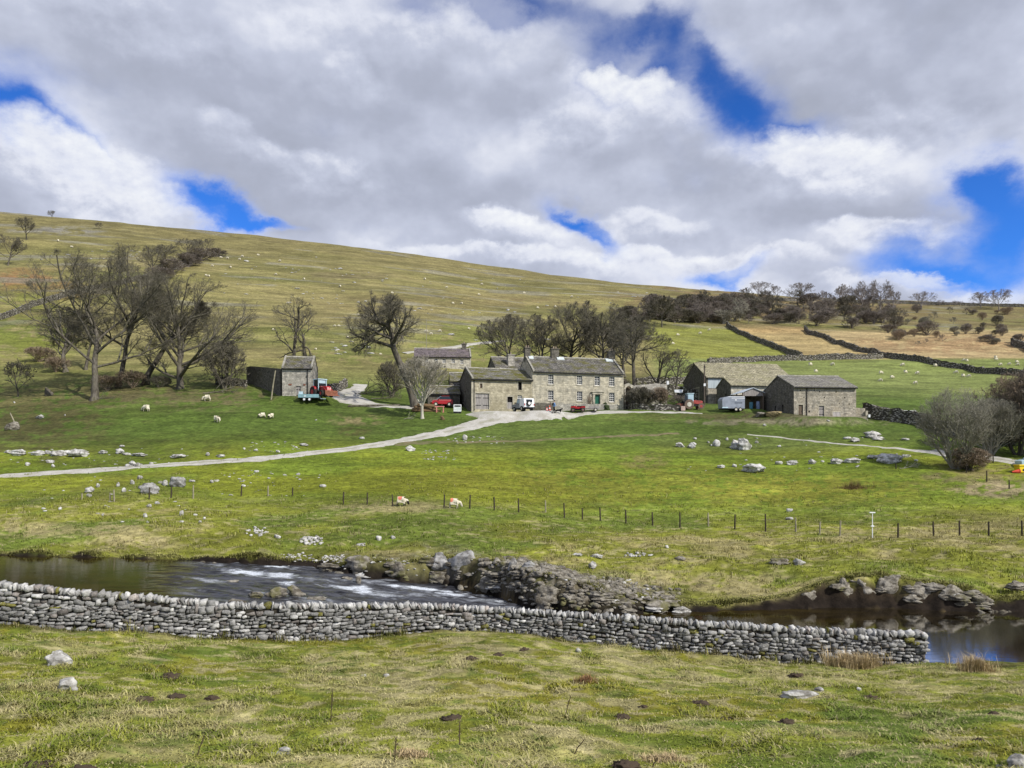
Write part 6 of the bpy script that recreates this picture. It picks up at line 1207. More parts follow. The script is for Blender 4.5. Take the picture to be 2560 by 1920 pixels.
# red car
x, y, z = ground_at(1104, 1015, 112.4)
v = thing('red_car', 'shiny red hatchback parked behind the log pile beside the dark gable', 'car', (x, y, z+.04), math.radians(196))
PR('body', M_red, v, [(-1.45, .32), (1.5, .32), (1.58, .52), (1.48, .82), (.78, .95), (-1.42, .98), (-1.52, .7)], -.78, .78, bevel=.06); PR('cabin', M_dglass, v, [(-1.3, .985), (.70, .955), (.15, 1.45), (-1.0, 1.47)], -.68, .68, bevel=.04); PR('roof', M_red, v, [(-1.05, 1.475), (.12, 1.455), (.05, 1.50), (-.95, 1.52)], -.66, .66)
PR('windscreen', M_wglass, v, [(.80, .965), (.83, .965), (.20, 1.46), (.17, 1.46)], -.64, .64)
for s in (-.78, .78): B('headlight', M_whitep, v, (1.40, 1.545, s*.78-.14, s*.78+.14, .62, .74)); B('side_trim', M_pink, v, (-1.2, 1.2, s-.012, s+.012, .86, .885)); B('mirror', M_red, v, (.5, .62, s*1.12-.08, s*1.12+.08, .95, 1.08))
for a in (-.95, .98):
    for s in (-.72, .72): wheel(v, (a, s, .31), .31, .19)
# log pile and its odds and ends
def lying_log(p, q, r0, mat): m = MB(); p, q = Vector(p), Vector(q); m.tube([p, p.lerp(q, .5)+Vector((0, 0, .02)), q], [r0, r0*1.05, r0*.95], 9); return m.build('log', mat)
M_log = material('split_logs', lambda t, b: t.mix(t.noise(t.scale(t.coord(), (.6, 3, 3)), 2.5, 5, .7), (.11, .068, .036), (.24, .165, .09)), .95, .1)
rl_ = random.Random(8)
for k in range(11):
    lay = k//4; x0, y0, z0 = ground_at(1033+rl_.uniform(-4, 5), 1032, 107.5+.35*(k % 4)); x1 = x0+rl_.uniform(2.7, 3.9)-.35*lay; rr = rl_.uniform(.15, .22)
    tag(lying_log((x0+lay*.25, y0+lay*.12, z0+.18+lay*.33), (x1, y0+rl_.uniform(-.2, .5), g1(x1, y0)+.16+lay*.28), rr, M_log), 'long brown log in the pile beside the pale barked tree', 'log', 'logs piled beside the pale tree')
x, y, z = ground_at(1101, 1026, 107.3); t_ = thing('saw_horse', 'faded red wooden saw horse standing at the end of the log pile', 'saw horse', (x, y, z), .1)
B('beam', M_pink, t_, (-.75, .55, -.06, .06, .78, .90))
for sx in (-.5, .4):
    for sy in (-1, 1): m = MB(); m.tube([(sx, sy*.03, .80), (sx+.06*sy, sy*.28, -.03)], [.045, .04], 6); m.build('leg', M_pink, t_)
x, y, z = ground_at(1143.5, 1029, 107.2); t_ = thing('white_crate', 'white slatted box on a dark stand by the corner of the attached barn', 'crate', (x, y, z), .12)
B('frame', M_whitep, t_, (-.52, .52, -.3, -.24, .22, .34), (-.52, .52, -.3, -.24, 1.06, 1.16), (-.52, -.43, -.3, -.24, .34, 1.06), (.43, .52, -.3, -.24, .34, 1.06)); B('panel', paint('milky_panel', (.62, .68, .66), .5, .2), t_, (-.42, .42, -.27, -.2, .35, .84)); B('dark_slot', M_chass, t_, (-.42, -.03, -.275, -.2, .86, 1.02), (.03, .42, -.275, -.2, .86, 1.02)); B('side', M_whitep, t_, (-.52, -.47, -.235, .5, .22, 1.16), (.47, .52, -.235, .5, .22, 1.16)); B('stand', M_chass, t_, (-.5, .5, -.22, .45, -.05, .215))
# red quad bike with a small trailer
x, y, z = ground_at(1445, 1030, 108.6); v = thing('quad_bike', 'red quad bike parked in front of the farmhouse garden wall', 'quad bike', (x, y, z+.02), math.radians(176))
PR('body', M_red, v, [(-.95, .55), (-.2, .45), (.45, .48), (.95, .62), (.85, .82), (.35, .88), (.12, .74), (-.3, .74), (-.9, .80)], -.33, .33, bevel=.04); B('rack', M_chass, v, (-1.0, -.45, -.4, .4, .84, .88), (.55, 1.0, -.4, .4, .86, .90)); B('seat', M_chass, v, (-.5, .15, -.17, .17, .745, .90), bevel=.04)
B('engine', M_chass, v, (-.45, .45, -.22, .22, .28, .5)); m = MB(); m.tube([(.30, 0, .86), (.22, 0, 1.12)], [.04, .03], 6).tube([(.2, -.36, 1.12), (.24, 0, 1.14), (.2, .36, 1.12)], [.02, .025, .02], 6); m.build('handlebar', M_chass, v); PR('fender', M_red, v, [(.40, .60), (1.02, .60), (.92, .80), (.48, .80)], -.56, .56); PR('fender', M_red, v, [(-1.02, .60), (-.34, .60), (-.44, .78), (-.95, .80)], -.56, .56)
for a in (-.68, .72):
    for s in (-.46, .46): wheel(v, (a, s, .31), .31, .24, M_tyre, M_mudtyre, .5)
x, y, z = ground_at(1484, 1031, 109.0); v = thing('small_trailer', 'small weathered flat trailer behind the red quad bike', 'trailer', (x, y, z), math.radians(177)); B('bed', M_wood, v, (-.75, .7, -.5, .5, .42, .50)); B('side', M_wood, v, (-.75, .7, -.5, -.45, .505, .78), (-.75, .7, .45, .5, .505, .78), (-.75, -.70, -.445, .445, .505, .78)); m = MB(); m.tube([(.7, 0, .45), (1.3, 0, .42)], .03, 6); m.build('drawbar', M_chass, v)
for s in (-.56, .56): wheel(v, (-.25, s, .26), .26, .14)
# orange cones
for (px, row, h, lab) in ((1367,1031,.62,'left of two orange cones in front of the dark garden wall'),(1374,1032,.85,'right and taller of two orange cones in front of the dark garden wall')):
    x, y, z = ground_at(px, row, 107.3); c_ = thing('traffic_cone', lab, 'cone', (x, y, z)); m = MB(); m.tube([(0, 0, .04), (0, 0, h)], [.17, .04], 12); m.build('cone', M_orange, c_); B('base', M_orange, c_, (-.22, .22, -.22, .22, 0, .038)); m = MB(); m.tube([(0, 0, h*.45), (0, 0, h*.65)], [.122, .088], 12); m.build('white_band', M_whitep, c_)
x, y, z = ground_at(1374, 1029, 108.4); m = MB(); m.prism([(-.3, 0), (.42, 0), (.24, 1.35), (.10, 1.35)], 0, .12, 'y'); tag(m.build('leaning_board', M_brwood, None, loc=(x, y, z-.02)), 'brown board leaning on the garden wall behind the orange cones', 'board')
# skinned figures
def skin(verts, edges, radii, sub=2):
    me = D.meshes.new('figure'); me.from_pydata([tuple(a) for a in verts], edges, []); o = D.objects.new('figure', me); COL.objects.link(o); s_ = o.modifiers.new('s', 'SKIN'); s_.use_smooth_shade = True
    for i, r_2 in enumerate(radii): q = me.skin_vertices[0].data[i]; q.radius = r_2 if hasattr(r_2, '__len__') else (r_2, r_2); q.use_root = (i == 0)
    u = o.modifiers.new('u', 'SUBSURF'); u.levels = sub; u.render_levels = sub; bpy.context.view_layer.update(); m2 = D.meshes.new_from_object(o.evaluated_get(bpy.context.evaluated_depsgraph_get())); D.objects.remove(o); D.meshes.remove(me); return m2
def tinted(me, fn):
    co = np.zeros(len(me.vertices)*3, np.float32); me.vertices.foreach_get('co', co); c = np.ones((len(me.vertices), 4), np.float32); c[:, :3] = fn(co.reshape(-1, 3)); a = me.color_attributes.new('tint', 'FLOAT_COLOR', 'POINT'); a.data.foreach_set('color', c.ravel()); return me
M_body = material('fleece_and_cloth', lambda t, b: t.mix(1, t.attr('tint'), t.map(t.noise(t.coord(), 12, 4, .6), .3, .7, .85, 1.1), 'MULTIPLY'), .95, .05)
pv = [(0, 0, .93), (.02, 0, 1.15), (.03, 0, 1.38), (.03, 0, 1.50), (.06, 0, 1.64), (.04, .09, .86), (.14, .10, .50), (.05, .10, .09), (.20, .10, .04), (-.02, -.09, .86), (-.05, -.10, .50), (-.26, -.10, .11), (-.14, -.10, .04), (.03, .19, 1.38), (-.04, .25, 1.12), (.10, .27, .88), (.03, -.19, 1.38), (.10, -.25, 1.12), (.30, -.26, .95)]
pe = [(0, 1), (1, 2), (2, 3), (3, 4), (0, 5), (5, 6), (6, 7), (7, 8), (0, 9), (9, 10), (10, 11), (11, 12), (2, 13), (13, 14), (14, 15), (2, 16), (16, 17), (17, 18)]
pr = [(.14, .17), (.12, .16), (.13, .19), .06, (.10, .085), .095, .065, .05, .045, .095, .065, .05, .045, .065, .05, .035, .065, .05, .035]
def pcol(c):
    o = np.tile((.20, .34, .60), (len(c), 1)); o[c[:, 2] < .93] = (.018, .018, .024); o[c[:, 2] > 1.47] = (.42, .25, .18); o[(c[:, 2] < .12)] = (.03, .025, .02); o[(np.abs(c[:, 1]) > .2) & (c[:, 2] < .98)] = (.42, .25, .18); return o
x, y, z = ground_at(1385, 1036, 104.6); me = tinted(skin(pv, pe, pr), pcol); me.materials.append(M_body); pz = link('person', me, None, (x, y, z+.02), math.radians(12)); tag(pz, 'person in a light blue top and dark trousers walking a dog across the farmyard', 'person')
v_ = ICO4*np.array([.105, .09, .105])+np.array([.05, 0, 1.70]); v_ = v_[:]; link('hair', new_mesh('hair', np.where((v_[:, 2:3] < 1.68) & (v_[:, 0:1] > .07), np.array([.05, 0, 1.68]), v_), ICO4F, paint('dark_hair', (.02, .015, .012), .8), True), pz)
B('rucksack', M_chass, pz, (-.24, -.10, -.15, .15, 1.08, 1.46), bevel=.05)
dv = [(-.30, 0, .46), (0, 0, .48), (.26, 0, .50), (.40, 0, .62), (.52, 0, .70), (.64, 0, .66), (-.34, .07, .30), (-.42, .07, .17), (-.38, .07, .02), (-.34, -.07, .30), (-.30, -.07, .17), (-.26, -.07, .02), (.26, .07, .26), (.30, .07, .02), (.26, -.07, .26), (.20, -.07, .02), (-.46, 0, .52), (-.58, 0, .42)]
de = [(1, 0), (1, 2), (2, 3), (3, 4), (4, 5), (0, 6), (6, 7), (7, 8), (0, 9), (9, 10), (10, 11), (2, 12), (12, 13), (2, 14), (14, 15), (0, 16), (16, 17)]
dr_ = [.11, .12, .13, .085, .085, .05, .06, .035, .03, .06, .035, .03, .05, .03, .05, .03, .03, .025]
dv[0], dv[1] = dv[1], dv[0]; dr_[0], dr_[1] = dr_[1], dr_[0]; sw_ = {0: 1, 1: 0}; de = [(sw_.get(a, a), sw_.get(b, b)) for a, b in de]
x, y, z = ground_at(1396, 1033, 104.9); me = tinted(skin(dv, de, dr_), lambda c: np.where((c[:, 2:3] < .20) & (c[:, 0:1] > -.3), np.array([[.5, .48, .44]]), np.array([[.012, .011, .011]]))); me.materials.append(M_body); tag(link('dog', me, None, (x, y, z+.02), math.radians(8)), 'black and white dog trotting on the track beside the walking person', 'dog')
# sheep
sv_ = [(0, 0, .56), (-.32, 0, .56), (.30, 0, .56), (.46, 0, .50), (.58, 0, .30), (.64, 0, .14), (-.34, .12, .34), (-.36, .12, .16), (-.34, .12, .0), (-.34, -.12, .34), (-.36, -.12, .16), (-.34, -.12, .0), (.26, .11, .30), (.27, .11, .0), (.26, -.11, .30), (.20, -.11, .0), (.55, .10, .36), (.55, -.10, .36)]
se = [(0, 1), (0, 2), (2, 3), (3, 4), (4, 5), (1, 6), (6, 7), (7, 8), (1, 9), (9, 10), (10, 11), (2, 12), (12, 13), (2, 14), (14, 15), (4, 16), (4, 17)]; sr = [(.27, .25), (.25, .24), (.24, .23), .13, .085, .05, .075, .032, .03, .075, .032, .03, .06, .03, .06, .03, .018, .018]
def sheep_mesh(mark, black, seed):
    def col(c):
        o = np.tile((.66, .61, .47), (len(c), 1)); head = (c[:, 0] > .50) & (c[:, 2] < .46); leg = c[:, 2] < .26; o[leg] = (.42, .38, .30)
        if black: o[head] = (.02, .018, .018); o[c[:, 2] < .20] = (.05, .045, .04)
        else: o[head] = (.60, .54, .44)
        if mark: o[(np.hypot(c[:, 0]-mark, c[:, 2]-.70) < .17) & (c[:, 2] > .52)] = (.62, .20, .14)
        return o
    me = skin(sv_, se, sr, 3); co = np.zeros(len(me.vertices)*3, np.float32); me.vertices.foreach_get('co', co); c = co.reshape(-1, 3).copy(); w = ((c[:, 2] > .34) & (c[:, 0] < .46))[:, None]
    d = nrm(c-np.array([0, 0, .56])*(1, 1, 1)); n = .022*vnoise(c[:, 0]*11+seed, c[:, 2]*11+c[:, 1]*7, 5)[:, None]; c2 = c+d*n*w; me.vertices.foreach_set('co', c2.astype(np.float32).ravel()); tinted(me, col); me.materials.append(M_body); return me
S_A, S_B, S_C, S_P = sheep_mesh(-.05, True, 1), sheep_mesh(-.22, False, 2), sheep_mesh(0, False, 3), sheep_mesh(0, True, 4)
def sheep(px, row, L, me, face, label, group=None, Y0=55, Y1=480):
    x, y, z = hit(px, row, Y0, Y1); s_ = (L*y/F)/1.12; o = link('sheep', me, None, (x, y, z-.02), face); o.scale = (s_, s_, s_*1.02); return tag(o, label, 'sheep', group)
sheep(1004,1266,34,S_A,math.radians(-12),'grazing sheep with a black face and a red mark on its back, by the fence'); sheep(1136,1271,35,S_B,math.radians(-8),'grazing sheep with a pale face and a red mark on its rump, by the fence')
for (a, b_, L, f, me, lab) in ((365,1029,23,165,S_C,'white sheep grazing alone nearest the left edge of the pasture'),(518,1003,22,190,S_C,'white sheep grazing highest on the left pasture, under the round bare tree'),(543,1056,23,-40,S_C,'white sheep lowest on the left pasture'),(656,1046,20,215,S_P,'white sheep with dark legs, left of the close pair'),(677,1048,20,250,S_P,'white sheep with dark legs, right of the close pair')): sheep(a, b_, L, me, math.radians(f), lab, None, 80, 130)
for (a, b_) in ((2025.6,915),(2082,915),(2039,932),(2257,916),(2263.5,934),(2294,937),(2202,936),(2229.6,947),(2202,955),(2289,961),(2338,918),(2391,935),(2407.6,943),(2422.6,944.5)): sheep(a, b_, 12, S_C, rs.choice((0, 3.1, .4, 2.7)), 'small white sheep grazing on the big green field beyond the right hand barn', 'sheep on the big green field', 120)
for (a, b_) in ((2410,904),(2417,905),(2489,897),(2490,902),(2501.6,915),(2524,914),(2542,908),(2545,915)): sheep(a, b_, 10, S_C, rs.choice((0, 3.1, .4, 2.7)), 'tiny white sheep on the strip of green beyond the longest dark wall', 'sheep beyond the longest dark wall', 150)
for (a, b_) in ((1774,828),(1751,836),(1694,840),(1682,862)): sheep(a, b_, 9, S_C, rs.choice((0, 3.1)), 'tiny white sheep on the yellow green field above the long barn', 'sheep on the yellow green field', 150)
for (a, b_) in ((179,620),(145,604),(552,646),(569,648),(606,643),(599,651),(531,667),(576,671),(515,691),(522,693),(850,718),(690,689),(895,789),(847,817),(837,817),(841,880),(951,888),(869,846),(789,876),(683,827),(1117,721),(1197,739),(1132,761),(1154,761),(1344,772),(1388,769),(1172,824),(1205,714),(1062,700),(980,735),(760,700),(1310,735),(1430,745),(720,760),(645,640),(700,655)): sheep(a, b_, 7.5, S_C, rs.choice((0, 3.1, .5, 2.6)), 'tiny white sheep dotted over the open fell', 'sheep dotted over the fell', 150)
for (a, b_) in ((1066,832),(1100,831),(1078,838)): sheep(a, b_, 10, S_C, rs.choice((0, 3.1)), 'white sheep near the thin pole behind the leaning giant tree', 'sheep by the thin pole', 130)
# pale stones strewn over the fell and the pasture
r = np.random.default_rng(91); Vs, Fs, k = [], [], 0
bands = [(560,1000,665,690),(900,1330,692,720),(730,960,730,765),(820,930,850,890),(1030,1300,770,786),(300,420,628,645),(560,900,640,760),(900,1500,700,860),(80,330,625,650),(1500,1900,715,760),(620,1500,640,900)]
for i in range(180):
    bx = bands[r.integers(len(bands))]; x, y, z = hit(r.uniform(bx[0], bx[1]), r.uniform(bx[2], bx[3]), 130); w = r.uniform(.25, .85)*(1 if r.uniform() < .85 else 1.9); v_ = rock_arr(900+i, 8, True)*np.array([w, w*.6, w*r.uniform(.25, .6)]); Vs.append(v_+np.array([x, y, z-w*.1])); Fs.append(ICO2F+k); k += len(v_)
tag(link('fell_stones', new_mesh('fell_stones', np.concatenate(Vs), np.concatenate(Fs), M_lime, True)), kind='stuff')
Vs, Fs, k = [], [], 0
for i in range(240):
    bx = [(1120,1260,1092,1110),(20,620,1120,1175),(620,800,1105,1130),(80,560,1190,1320),(1050,1140,1125,1150),(560,800,1170,1240),(1680,2300,1090,1180)][r.integers(7)]; x, y, z = hit(r.uniform(bx[0], bx[1]), r.uniform(bx[2], bx[3]), 50, 120); w = r.uniform(.06, .2); v_ = rock_arr(1900+i, 8, True)*np.array([w, w*.7, w*r.uniform(.3, .7)]); Vs.append(v_+np.array([x, y, z-w*.1])); Fs.append(ICO2F+k); k += len(v_)
tag(link('pasture_stones', new_mesh('pasture_stones', np.concatenate(Vs), np.concatenate(Fs), M_lime, True)), kind='stuff')
# red tractor with front loader, left
x, y, z = ground_at(803, 1000, 110.6); v = thing('loader_tractor', 'red tractor with a rusty front bucket parked beside the left field barn', 'tractor', (x, y, z+.03), math.radians(-48))
PR('bonnet', M_red, v, [(.35, .95), (2.15, .85), (2.2, 1.30), (1.9, 1.5), (.35, 1.62)], -.36, .36, bevel=.05); B('grille', M_pink, v, (2.205, 2.24, -.30, .30, .88, 1.28)); B('headlight', M_whitep, v, (2.215, 2.26, -.26, -.12, 1.18, 1.27), (2.215, 2.26, .12, .26, 1.18, 1.27)); B('chassis', M_chass, v, (-1.1, 2.0, -.25, .25, .55, .92))
B('cab_frame', M_ice, v, (.30, .37, -.66, -.58, 1.0, 2.5), (.30, .37, .58, .66, 1.0, 2.5), (-1.05, -.98, -.66, -.58, 1.0, 2.5), (-1.05, -.98, .58, .66, 1.0, 2.5)); B('cab_roof', M_ice, v, (-1.12, .45, -.72, .72, 2.505, 2.62), bevel=.04); B('cab_glass', M_dglass, v, (-.98, .30, -.57, .57, 1.05, 2.49)); B('windscreen', M_wglass, v, (.305, .33, -.5, .5, 2.0, 2.42))
for s in (-1, 1): PR('mudguard', M_red, v, [(-1.45, .95), (.02, .95), (-.1, 1.45), (-.45, 1.62), (-1.05, 1.60), (-1.4, 1.35)], s*.62, s*1.0)
for s in (-.82, .82): wheel(v, (-.72, s, .78), .80, .42, M_tyre, M_red, .5, 22); wheel(v, (1.45, s*.92, .50), .50, .30, M_tyre, M_red, .5)
for s in (-.5, .5): m = MB(); m.tube([(.5, s, 1.45), (1.6, s, 1.35), (2.75, s, .55)], [.07, .07, .06], 6); m.build('loader_arm', M_red, v)
PR('bucket', M_rusty, v, [(2.75, .12), (3.45, .06), (3.40, .16), (2.95, .28), (2.85, .85), (2.75, .85)], -.95, .95); m = MB(); m.tube([(.95, .2, 1.55), (.95, .2, 2.2)], .04, 8); m.build('exhaust', M_chass, v)
x, y, z = ground_at(773, 1003, 109.4); v = thing('flatbed_trailer', 'pale blue grey twin axle trailer in front of the left field barn', 'trailer', (x, y, z), .03)
B('sides', M_tealp, v, (-1.35, 1.45, -.75, -.70, .52, .98), (-1.35, 1.45, .70, .75, .52, .98), (-1.35, -1.30, -.695, .695, .52, .98), (1.40, 1.45, -.695, .695, .52, .98)); B('bed', M_tealp, v, (-1.34, 1.44, -.69, .69, .50, .56)); B('headboard', M_ice, v, (-1.28, -.7, -.69, -.64, .99, 1.35)); B('badge', M_whitep, v, (-.55, -.25, -.757, -.745, .66, .78)); B('chassis', M_chass, v, (-1.4, 1.45, -.5, .5, .36, .495)); m = MB(); m.tube([(1.45, 0, .42), (2.3, 0, .38)], .045, 6); m.build('drawbar', M_ice, v)
for a in (-.52, .20):
    for s in (-.72, .72): wheel(v, (a, s, .27), .26, .16, M_tyre, M_whitep, .62)
# old red tractor on the right
x, y, z = ground_at(1728, 1027, 111.4); v = thing('old_tractor', 'old red tractor with a pale blue cab facing right below the ivy wall', 'tractor', (x, y, z+.02), math.radians(3))
PR('bonnet', M_oldred, v, [(.15, .80), (1.55, .70), (1.60, 1.12), (1.45, 1.22), (.15, 1.30)], -.26, .26, bevel=.04); B('chassis', M_chass, v, (-.9, 1.5, -.2, .2, .45, .78)); B('grille', M_chass, v, (1.605, 1.63, -.2, .2, .74, 1.1)); B('cab', M_ice, v, (-.62, .20, -.52, .52, 1.10, 2.16), bevel=.04); B('cab_roof', M_ice, v, (-.75, .28, -.6, .6, 2.165, 2.26), bevel=.03); B('side_window', M_wglass, v, (-.54, .12, -.535, -.525, 1.4, 2.08)); B('rear_cab', M_dglass, v, (-1.05, -.625, -.5, .5, 1.05, 1.95))
for s in (-1, 1): PR('mudguard', M_chass, v, [(-1.25, .95), (.1, .95), (-.05, 1.28), (-.4, 1.40), (-.85, 1.38), (-1.15, 1.22)], s*.52, s*.82)
for s in (-.72, .72): wheel(v, (-.50, s, .66), .68, .34, M_mudtyre, M_rim, .5, 22); wheel(v, (1.22, s*.9, .42), .43, .22, M_mudtyre, M_oldred, .5)
B('rear_box', M_rusty, v, (-2.1, -1.28, -.45, .45, .30, .80)); B('link_arm', M_chass, v, (-1.3, -.9, -.3, -.24, .5, .58), (-1.3, -.9, .24, .30, .5, .58), (-2.0, -1.2, -.06, .06, .82, .90))
x, y, z = ground_at(1707, 1030, 110.4); tag(B('feed_block', paint('pinkish_block', (.52, .40, .34), .9), None, (-.29, .29, -.3, .3, -.03, .60), bevel=.02), 'pale pinkish block on the ground behind the old red tractor', 'block').location = (x, y, z)
# livestock trailer
x, y, z = ground_at(1828, 1029, 109.6); v = thing('livestock_trailer', 'grey livestock trailer with a bright roof parked by the open shed', 'trailer', (x, y, z), math.radians(6))
n = 8; fr = [(-1.62+.55*(1-math.cos(math.pi/2*k/n)), 1.45+.55*math.sin(math.pi/2*k/n)) for k in range(n+1)]
PR('body', M_trail, v, [(-1.55, .42), (1.62, .42), (1.62, 2.0)]+fr[::-1], -.85, .85); PR('roof', M_whitep, v, [(-.72, 2.005), (1.64, 2.005), (1.60, 2.08), (-.62, 2.08)], -.80, .80); B('vent_slot', M_dglass, v, (.15, 1.25, -.862, -.852, 1.12, 1.22)); B('rib', M_whitep, v, (-.3, 1.6, -.865, -.852, 1.78, 1.86)); B('rib', M_trail, v, (-.4, 1.6, -.868, -.852, 1.36, 1.42), (-.4, 1.6, -.868, -.852, .62, .70)); B('badge', M_whitep, v, (.2, .45, -.866, -.853, 1.5, 1.66)); PR('nose_guard', M_ice, v, [(-1.64, .45), (-.75, .45), (-.85, .62), (-1.60, .58)], -.875, -.852); B('chassis', M_chass, v, (-1.5, 1.6, -.7, .7, .30, .415)); m = MB(); m.tube([(-1.5, 0, .36), (-2.3, 0, .36)], .05, 6); m.build('drawbar', M_chass, v)
for a in (.35, .95):
    for s in (-.86, .86): wheel(v, (a, s, .28), .27, .17, M_tyre, M_rim, .6)
# poles and posts
M_pole = paint('telegraph_pole', (.125, .10, .08), .95, .3); M_postd = paint('dark_post', (.060, .048, .034), .95, .4); M_postp = paint('pale_post', (.30, .27, .19), .95, .3)
def pole(px, row, top, Y, r0, label, mat, lean=0, name='wooden_pole'):
    x, y, z = ground_at(px, row, Y) if Y else hit(px, row, 60); h = zrow(top, y)-z; m = MB(); m.tube([(0, 0, -.5), (lean*.5, 0, h*.5), (lean, 0, h)], [r0, r0*.9, r0*.75], 8); return tag(m.build(name, mat, None, loc=(x, y, z)), label, 'pole')
o = pole(1761, 1016, 911, 116.5, .12, 'dark telegraph pole standing in front of the long barn', M_pole); B('sign_plate', M_whitep, o, (-.14, .16, -.16, -.125, 2.85, 3.25)); B('insulator_bracket', M_chass, o, (-.14, .14, -.16, -.122, 5.6, 5.75))
pole(677, 1000, 926, None, .11, 'leaning grey wooden pole left of the small field barn', M_postp, .65); pole(1066, 834, 796, 155, .07, 'thin pale pole standing behind the leaning giant tree', M_postp); pole(43, 1070, 1032, None, .09, 'short slanting pale post at the far left of the pasture', M_postp, -.9)
def post(px, row, h, pale, label, group=None, lean=0, Y0=45, Y1=110):
    x, y, z = hit(px, row, Y0, Y1); H_ = h*y/F; m = MB(); m.tube([(0, 0, -.25), (lean*.5, 0, H_*.5), (lean, .01, H_)], [.062, .058, .05], 7); return tag(m.build('fence_post', M_postp if pale else M_postd, None, loc=(x, y, z)), label, 'fence post', group)
GD, GP_ = 'dark posts of the fence above the river', 'pale posts of the fence above the river'
for i, (a, b_, h, p) in enumerate([(205,1250,16,1),(275,1251,19,1),(286,1254,30,1),(373,1249,30,0),(428,1245,31,0),(483,1247,34,1),(603,1241,26,0),(670,1241,26,1),(731,1241,22,0),(858,1262,32,0),(918,1262,30,0),(982,1267,31,0),(1110,1269,33,0),(1174,1272,35,0),(1236,1276,34,0),(1297,1281,35,0),(1364,1281,30,1),(1411,1295,37,0),(1456,1299,29,0),(1501,1302,34,0),(1565,1310,35,0),(1632,1314,34,0),(1700,1320,38,0),(1771,1316,34,1),(1837,1324,38,0),(1914,1329,44,0),(1990,1330,36,1),(2049,1338,34,1),(2100,1340,38,1),(2245,1344,36,0),(2334,1340,36,0),(2399,1340,38,0),(2472,1340,36,0),(2555,1340,38,0),(2600,1341,36,0)]):
    post(a, b_, h, p, ('pale' if p else 'dark')+' weathered wooden post in the fence line above the river', GP_ if p else GD, rs.uniform(-.05, .05))
x, y, z = hit(2181, 1345, 45); m = MB(); H_ = 62*y/F; t_ = thing('white_marker_post', 'tall white pole with a plate on top in the fence line', 'marker post', (x, y, z)); m.tube([(0, 0, -.2), (0, 0, H_)], [.032, .028], 8); m.build('pole', M_whitep, t_); B('top_plate', M_whitep, t_, (-.2, .17, -.06, .06, H_+.002, H_+.07)); B('clamp', M_whitep, t_, (-.09, .09, -.065, .065, H_*.45, H_*.5))
for (a, b_, h) in ((2467,1205,28),(2523,1222,22),(2483,1158,22),(2416,1182,26),(2240,1173,14)): post(a, b_, h, 0, 'dark wooden post beside the road under the willows', 'posts beside the road under the willows', 0, 60)
# leaning hurdle, feed trough, scraps
x, y, z = ground_at(2093, 1047, 103.8); t_ = thing('wooden_hurdle', 'pale wooden frame leaning against the right hand barn', 'hurdle', (x, y, z), math.radians(7)); t_.rotation_euler = (math.radians(-16), 0, math.radians(7)); B('frame', M_cope, t_, (-.62, -.52, -.03, .03, 0, .88), (.52, .62, -.03, .03, 0, .88), (-.515, .515, -.03, .03, .78, .88), (-.515, .515, -.03, .03, 0, .09)); B('panel', M_wood, t_, (-.51, .51, .0, .025, .095, .775))
x, y, z = ground_at(2260, 1050, 107); zz = zrow(1036, 107); t_ = thing('feed_trough', 'long black trough with a white rim behind the rough stone wall', 'trough', (x, y, zz), math.radians(4)); B('tank', M_chass, t_, (-1.45, 1.45, -.3, .3, -.02, .48)); B('rim', M_whitep, t_, (-1.48, 1.48, -.33, .33, .485, .53), (-1.5, -1.455, -.31, .31, -.02, .48), (1.455, 1.5, -.31, .31, -.02, .48)); B('leg', M_chass, t_, (-1.3, -1.1, -.25, .25, -2.6, -.025), (1.1, 1.3, -.25, .25, -2.6, -.025))
for (px, row, w, h, Y, lab) in ((1696,978,22,7,119,'white bath like trough by the garden wall end'),(1669,957,6,9,119,'white bucket on top of the garden wall end'),(2172,1040,5,7,105.2,'white plastic container beside the pale gatepost')):
    x, y, _z = P(px, row, Y); W_, H_ = w*Y/F, h*Y/F; m = MB(); m.prism([(-W_*.5, H_), (-W_*.42, 0), (W_*.42, 0), (W_*.5, H_)], -.2, .2, 'y'); o = m.build('white_container', M_whitep, None, loc=(x, y, zrow(row+h/2, Y))); tag(o, lab, 'container')
def dome(px, row, w, h, label, name, cat, mat, seed, Y0=60): x, y, z = hit(px, row, Y0, 130); v_ = rock_arr(seed, 12, False)*np.array([w*y/F/2, w*y/F/3, h*y/F]); return tag(link(name, new_mesh(name, v_, ICO4F, mat, True), None, (x, y, z-.05)), label, cat)
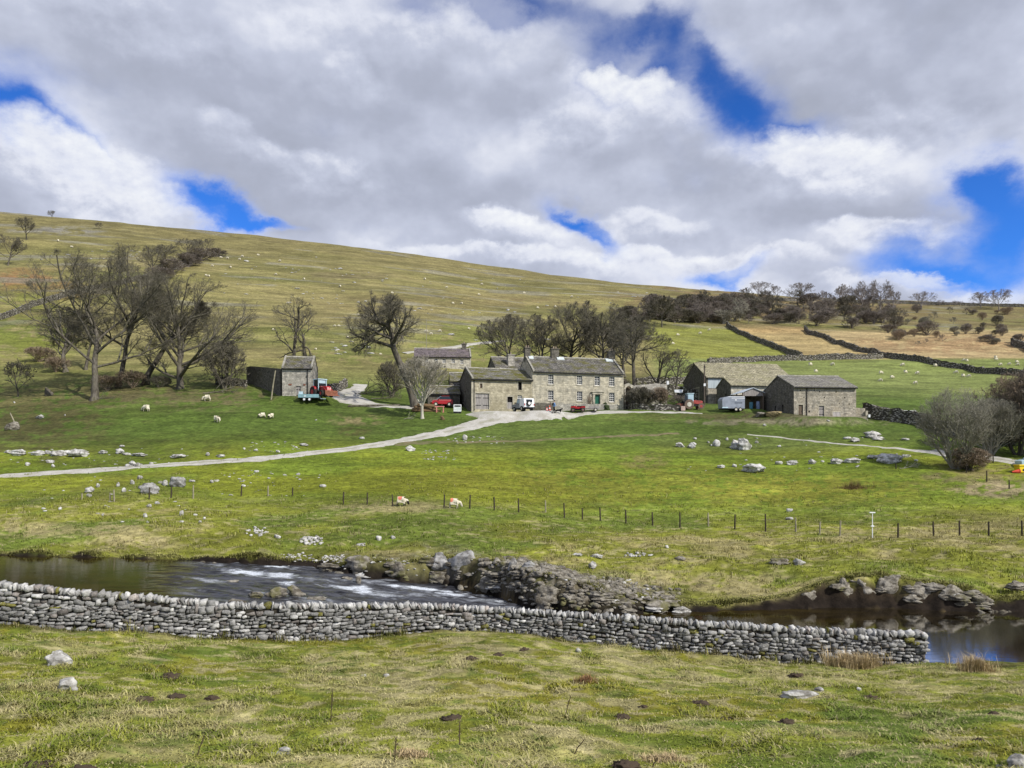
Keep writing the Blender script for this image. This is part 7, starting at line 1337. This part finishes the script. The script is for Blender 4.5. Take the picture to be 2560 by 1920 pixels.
dome(120,990,26,22,'dark hollow tree stump at the left of the pasture','tree_stump','stump',M_bark,501); dome(1106,1050,12,12,'small mossy stump on the grass right of the pale barked tree','tree_stump','stump',M_log,502); dome(1935,1040,50,12,'low yellowish heap of old hay at the dark gable of the right hand barn','hay_heap','heap',paint('old_straw', (.25, .20, .10), .95, .4, 6),503,95); dome(1905,1040,40,11,'low grey rubble heap by the open shed','rubble_heap','heap',M_dark,504,95); dome(30,1075,40,22,'rough heap of grey stones at the left edge of the pasture','stone_heap','heap',M_dark,505)
for (a, b_, w, h, lab) in ((1912,1062,10,6,'small white stone on the grass below the dark barn gable'),(2071,1053,9,5,'small white stone on the grass in front of the right hand barn'),(100,1042,26,10,'broken pale branch wood heap on the left pasture'),(36,1006,5,4,'tiny white stone below the bare sapling'),(162,1038,6,4,'tiny white stone in the middle of the left pasture'),(790,1050,6,3,'flat pale stone on the bare patch by the yard track')): rock(a, b_, w, h, lab, None, None, int(a), Y0=80, Y1=130)
# right edge: pale van behind a yellow grit bin
x, y, z = ground_at(2566, 1166, 79); v = thing('pale_van', 'pale blue white van half out of view at the right edge of the road', 'van', (x+1.75, y+1.0, z), math.radians(170)); PR('body', M_ice, v, [(-1.9, .35), (1.75, .35), (1.8, .85), (1.0, 1.05), (.55, 1.75), (-1.9, 1.8)], -.8, .8, bevel=.05); PR('window', M_dglass, v, [(-.6, 1.12), (.85, 1.1), (.5, 1.65), (-.6, 1.65)], -.81, .81); PR('roof', M_whitep, v, [(-1.85, 1.805), (.5, 1.76), (.4, 1.86), (-1.8, 1.9)], -.7, .7)
for a in (-1.2, 1.1):
    for s in (-.72, .72): wheel(v, (a, s, .32), .32, .2)
x, y, z = ground_at(2561, 1171, 77.5); v = thing('grit_bin', 'bright yellow box with a dark round hole standing at the right edge of the grass', 'bin', (x, y, z), .05); PR('tub', M_yel, v, [(-.72, 0), (.72, 0), (.80, .62), (-.80, .62)], -.4, .4, bevel=.03); B('lid', M_yel, v, (-.84, .84, -.46, .46, .625, .78), bevel=.03); m = MB(); m.wheel((-.36, -.385, .24), .12, .06, 14); m.build('dark_hole', M_chass, v)
x, y, z = ground_at(2540, 1170, 77.2); m = MB(); m.tube([(-.38, 0, .14), (.28, 0, .2)], [.06, .22], 12).tube([(.281, 0, .2), (.33, 0, .2)], [.26, .26], 12); tag(m.build('traffic_cone', M_orange, None, loc=(x, y, z-.03)), 'red cone lying on its side left of the yellow box', 'cone')
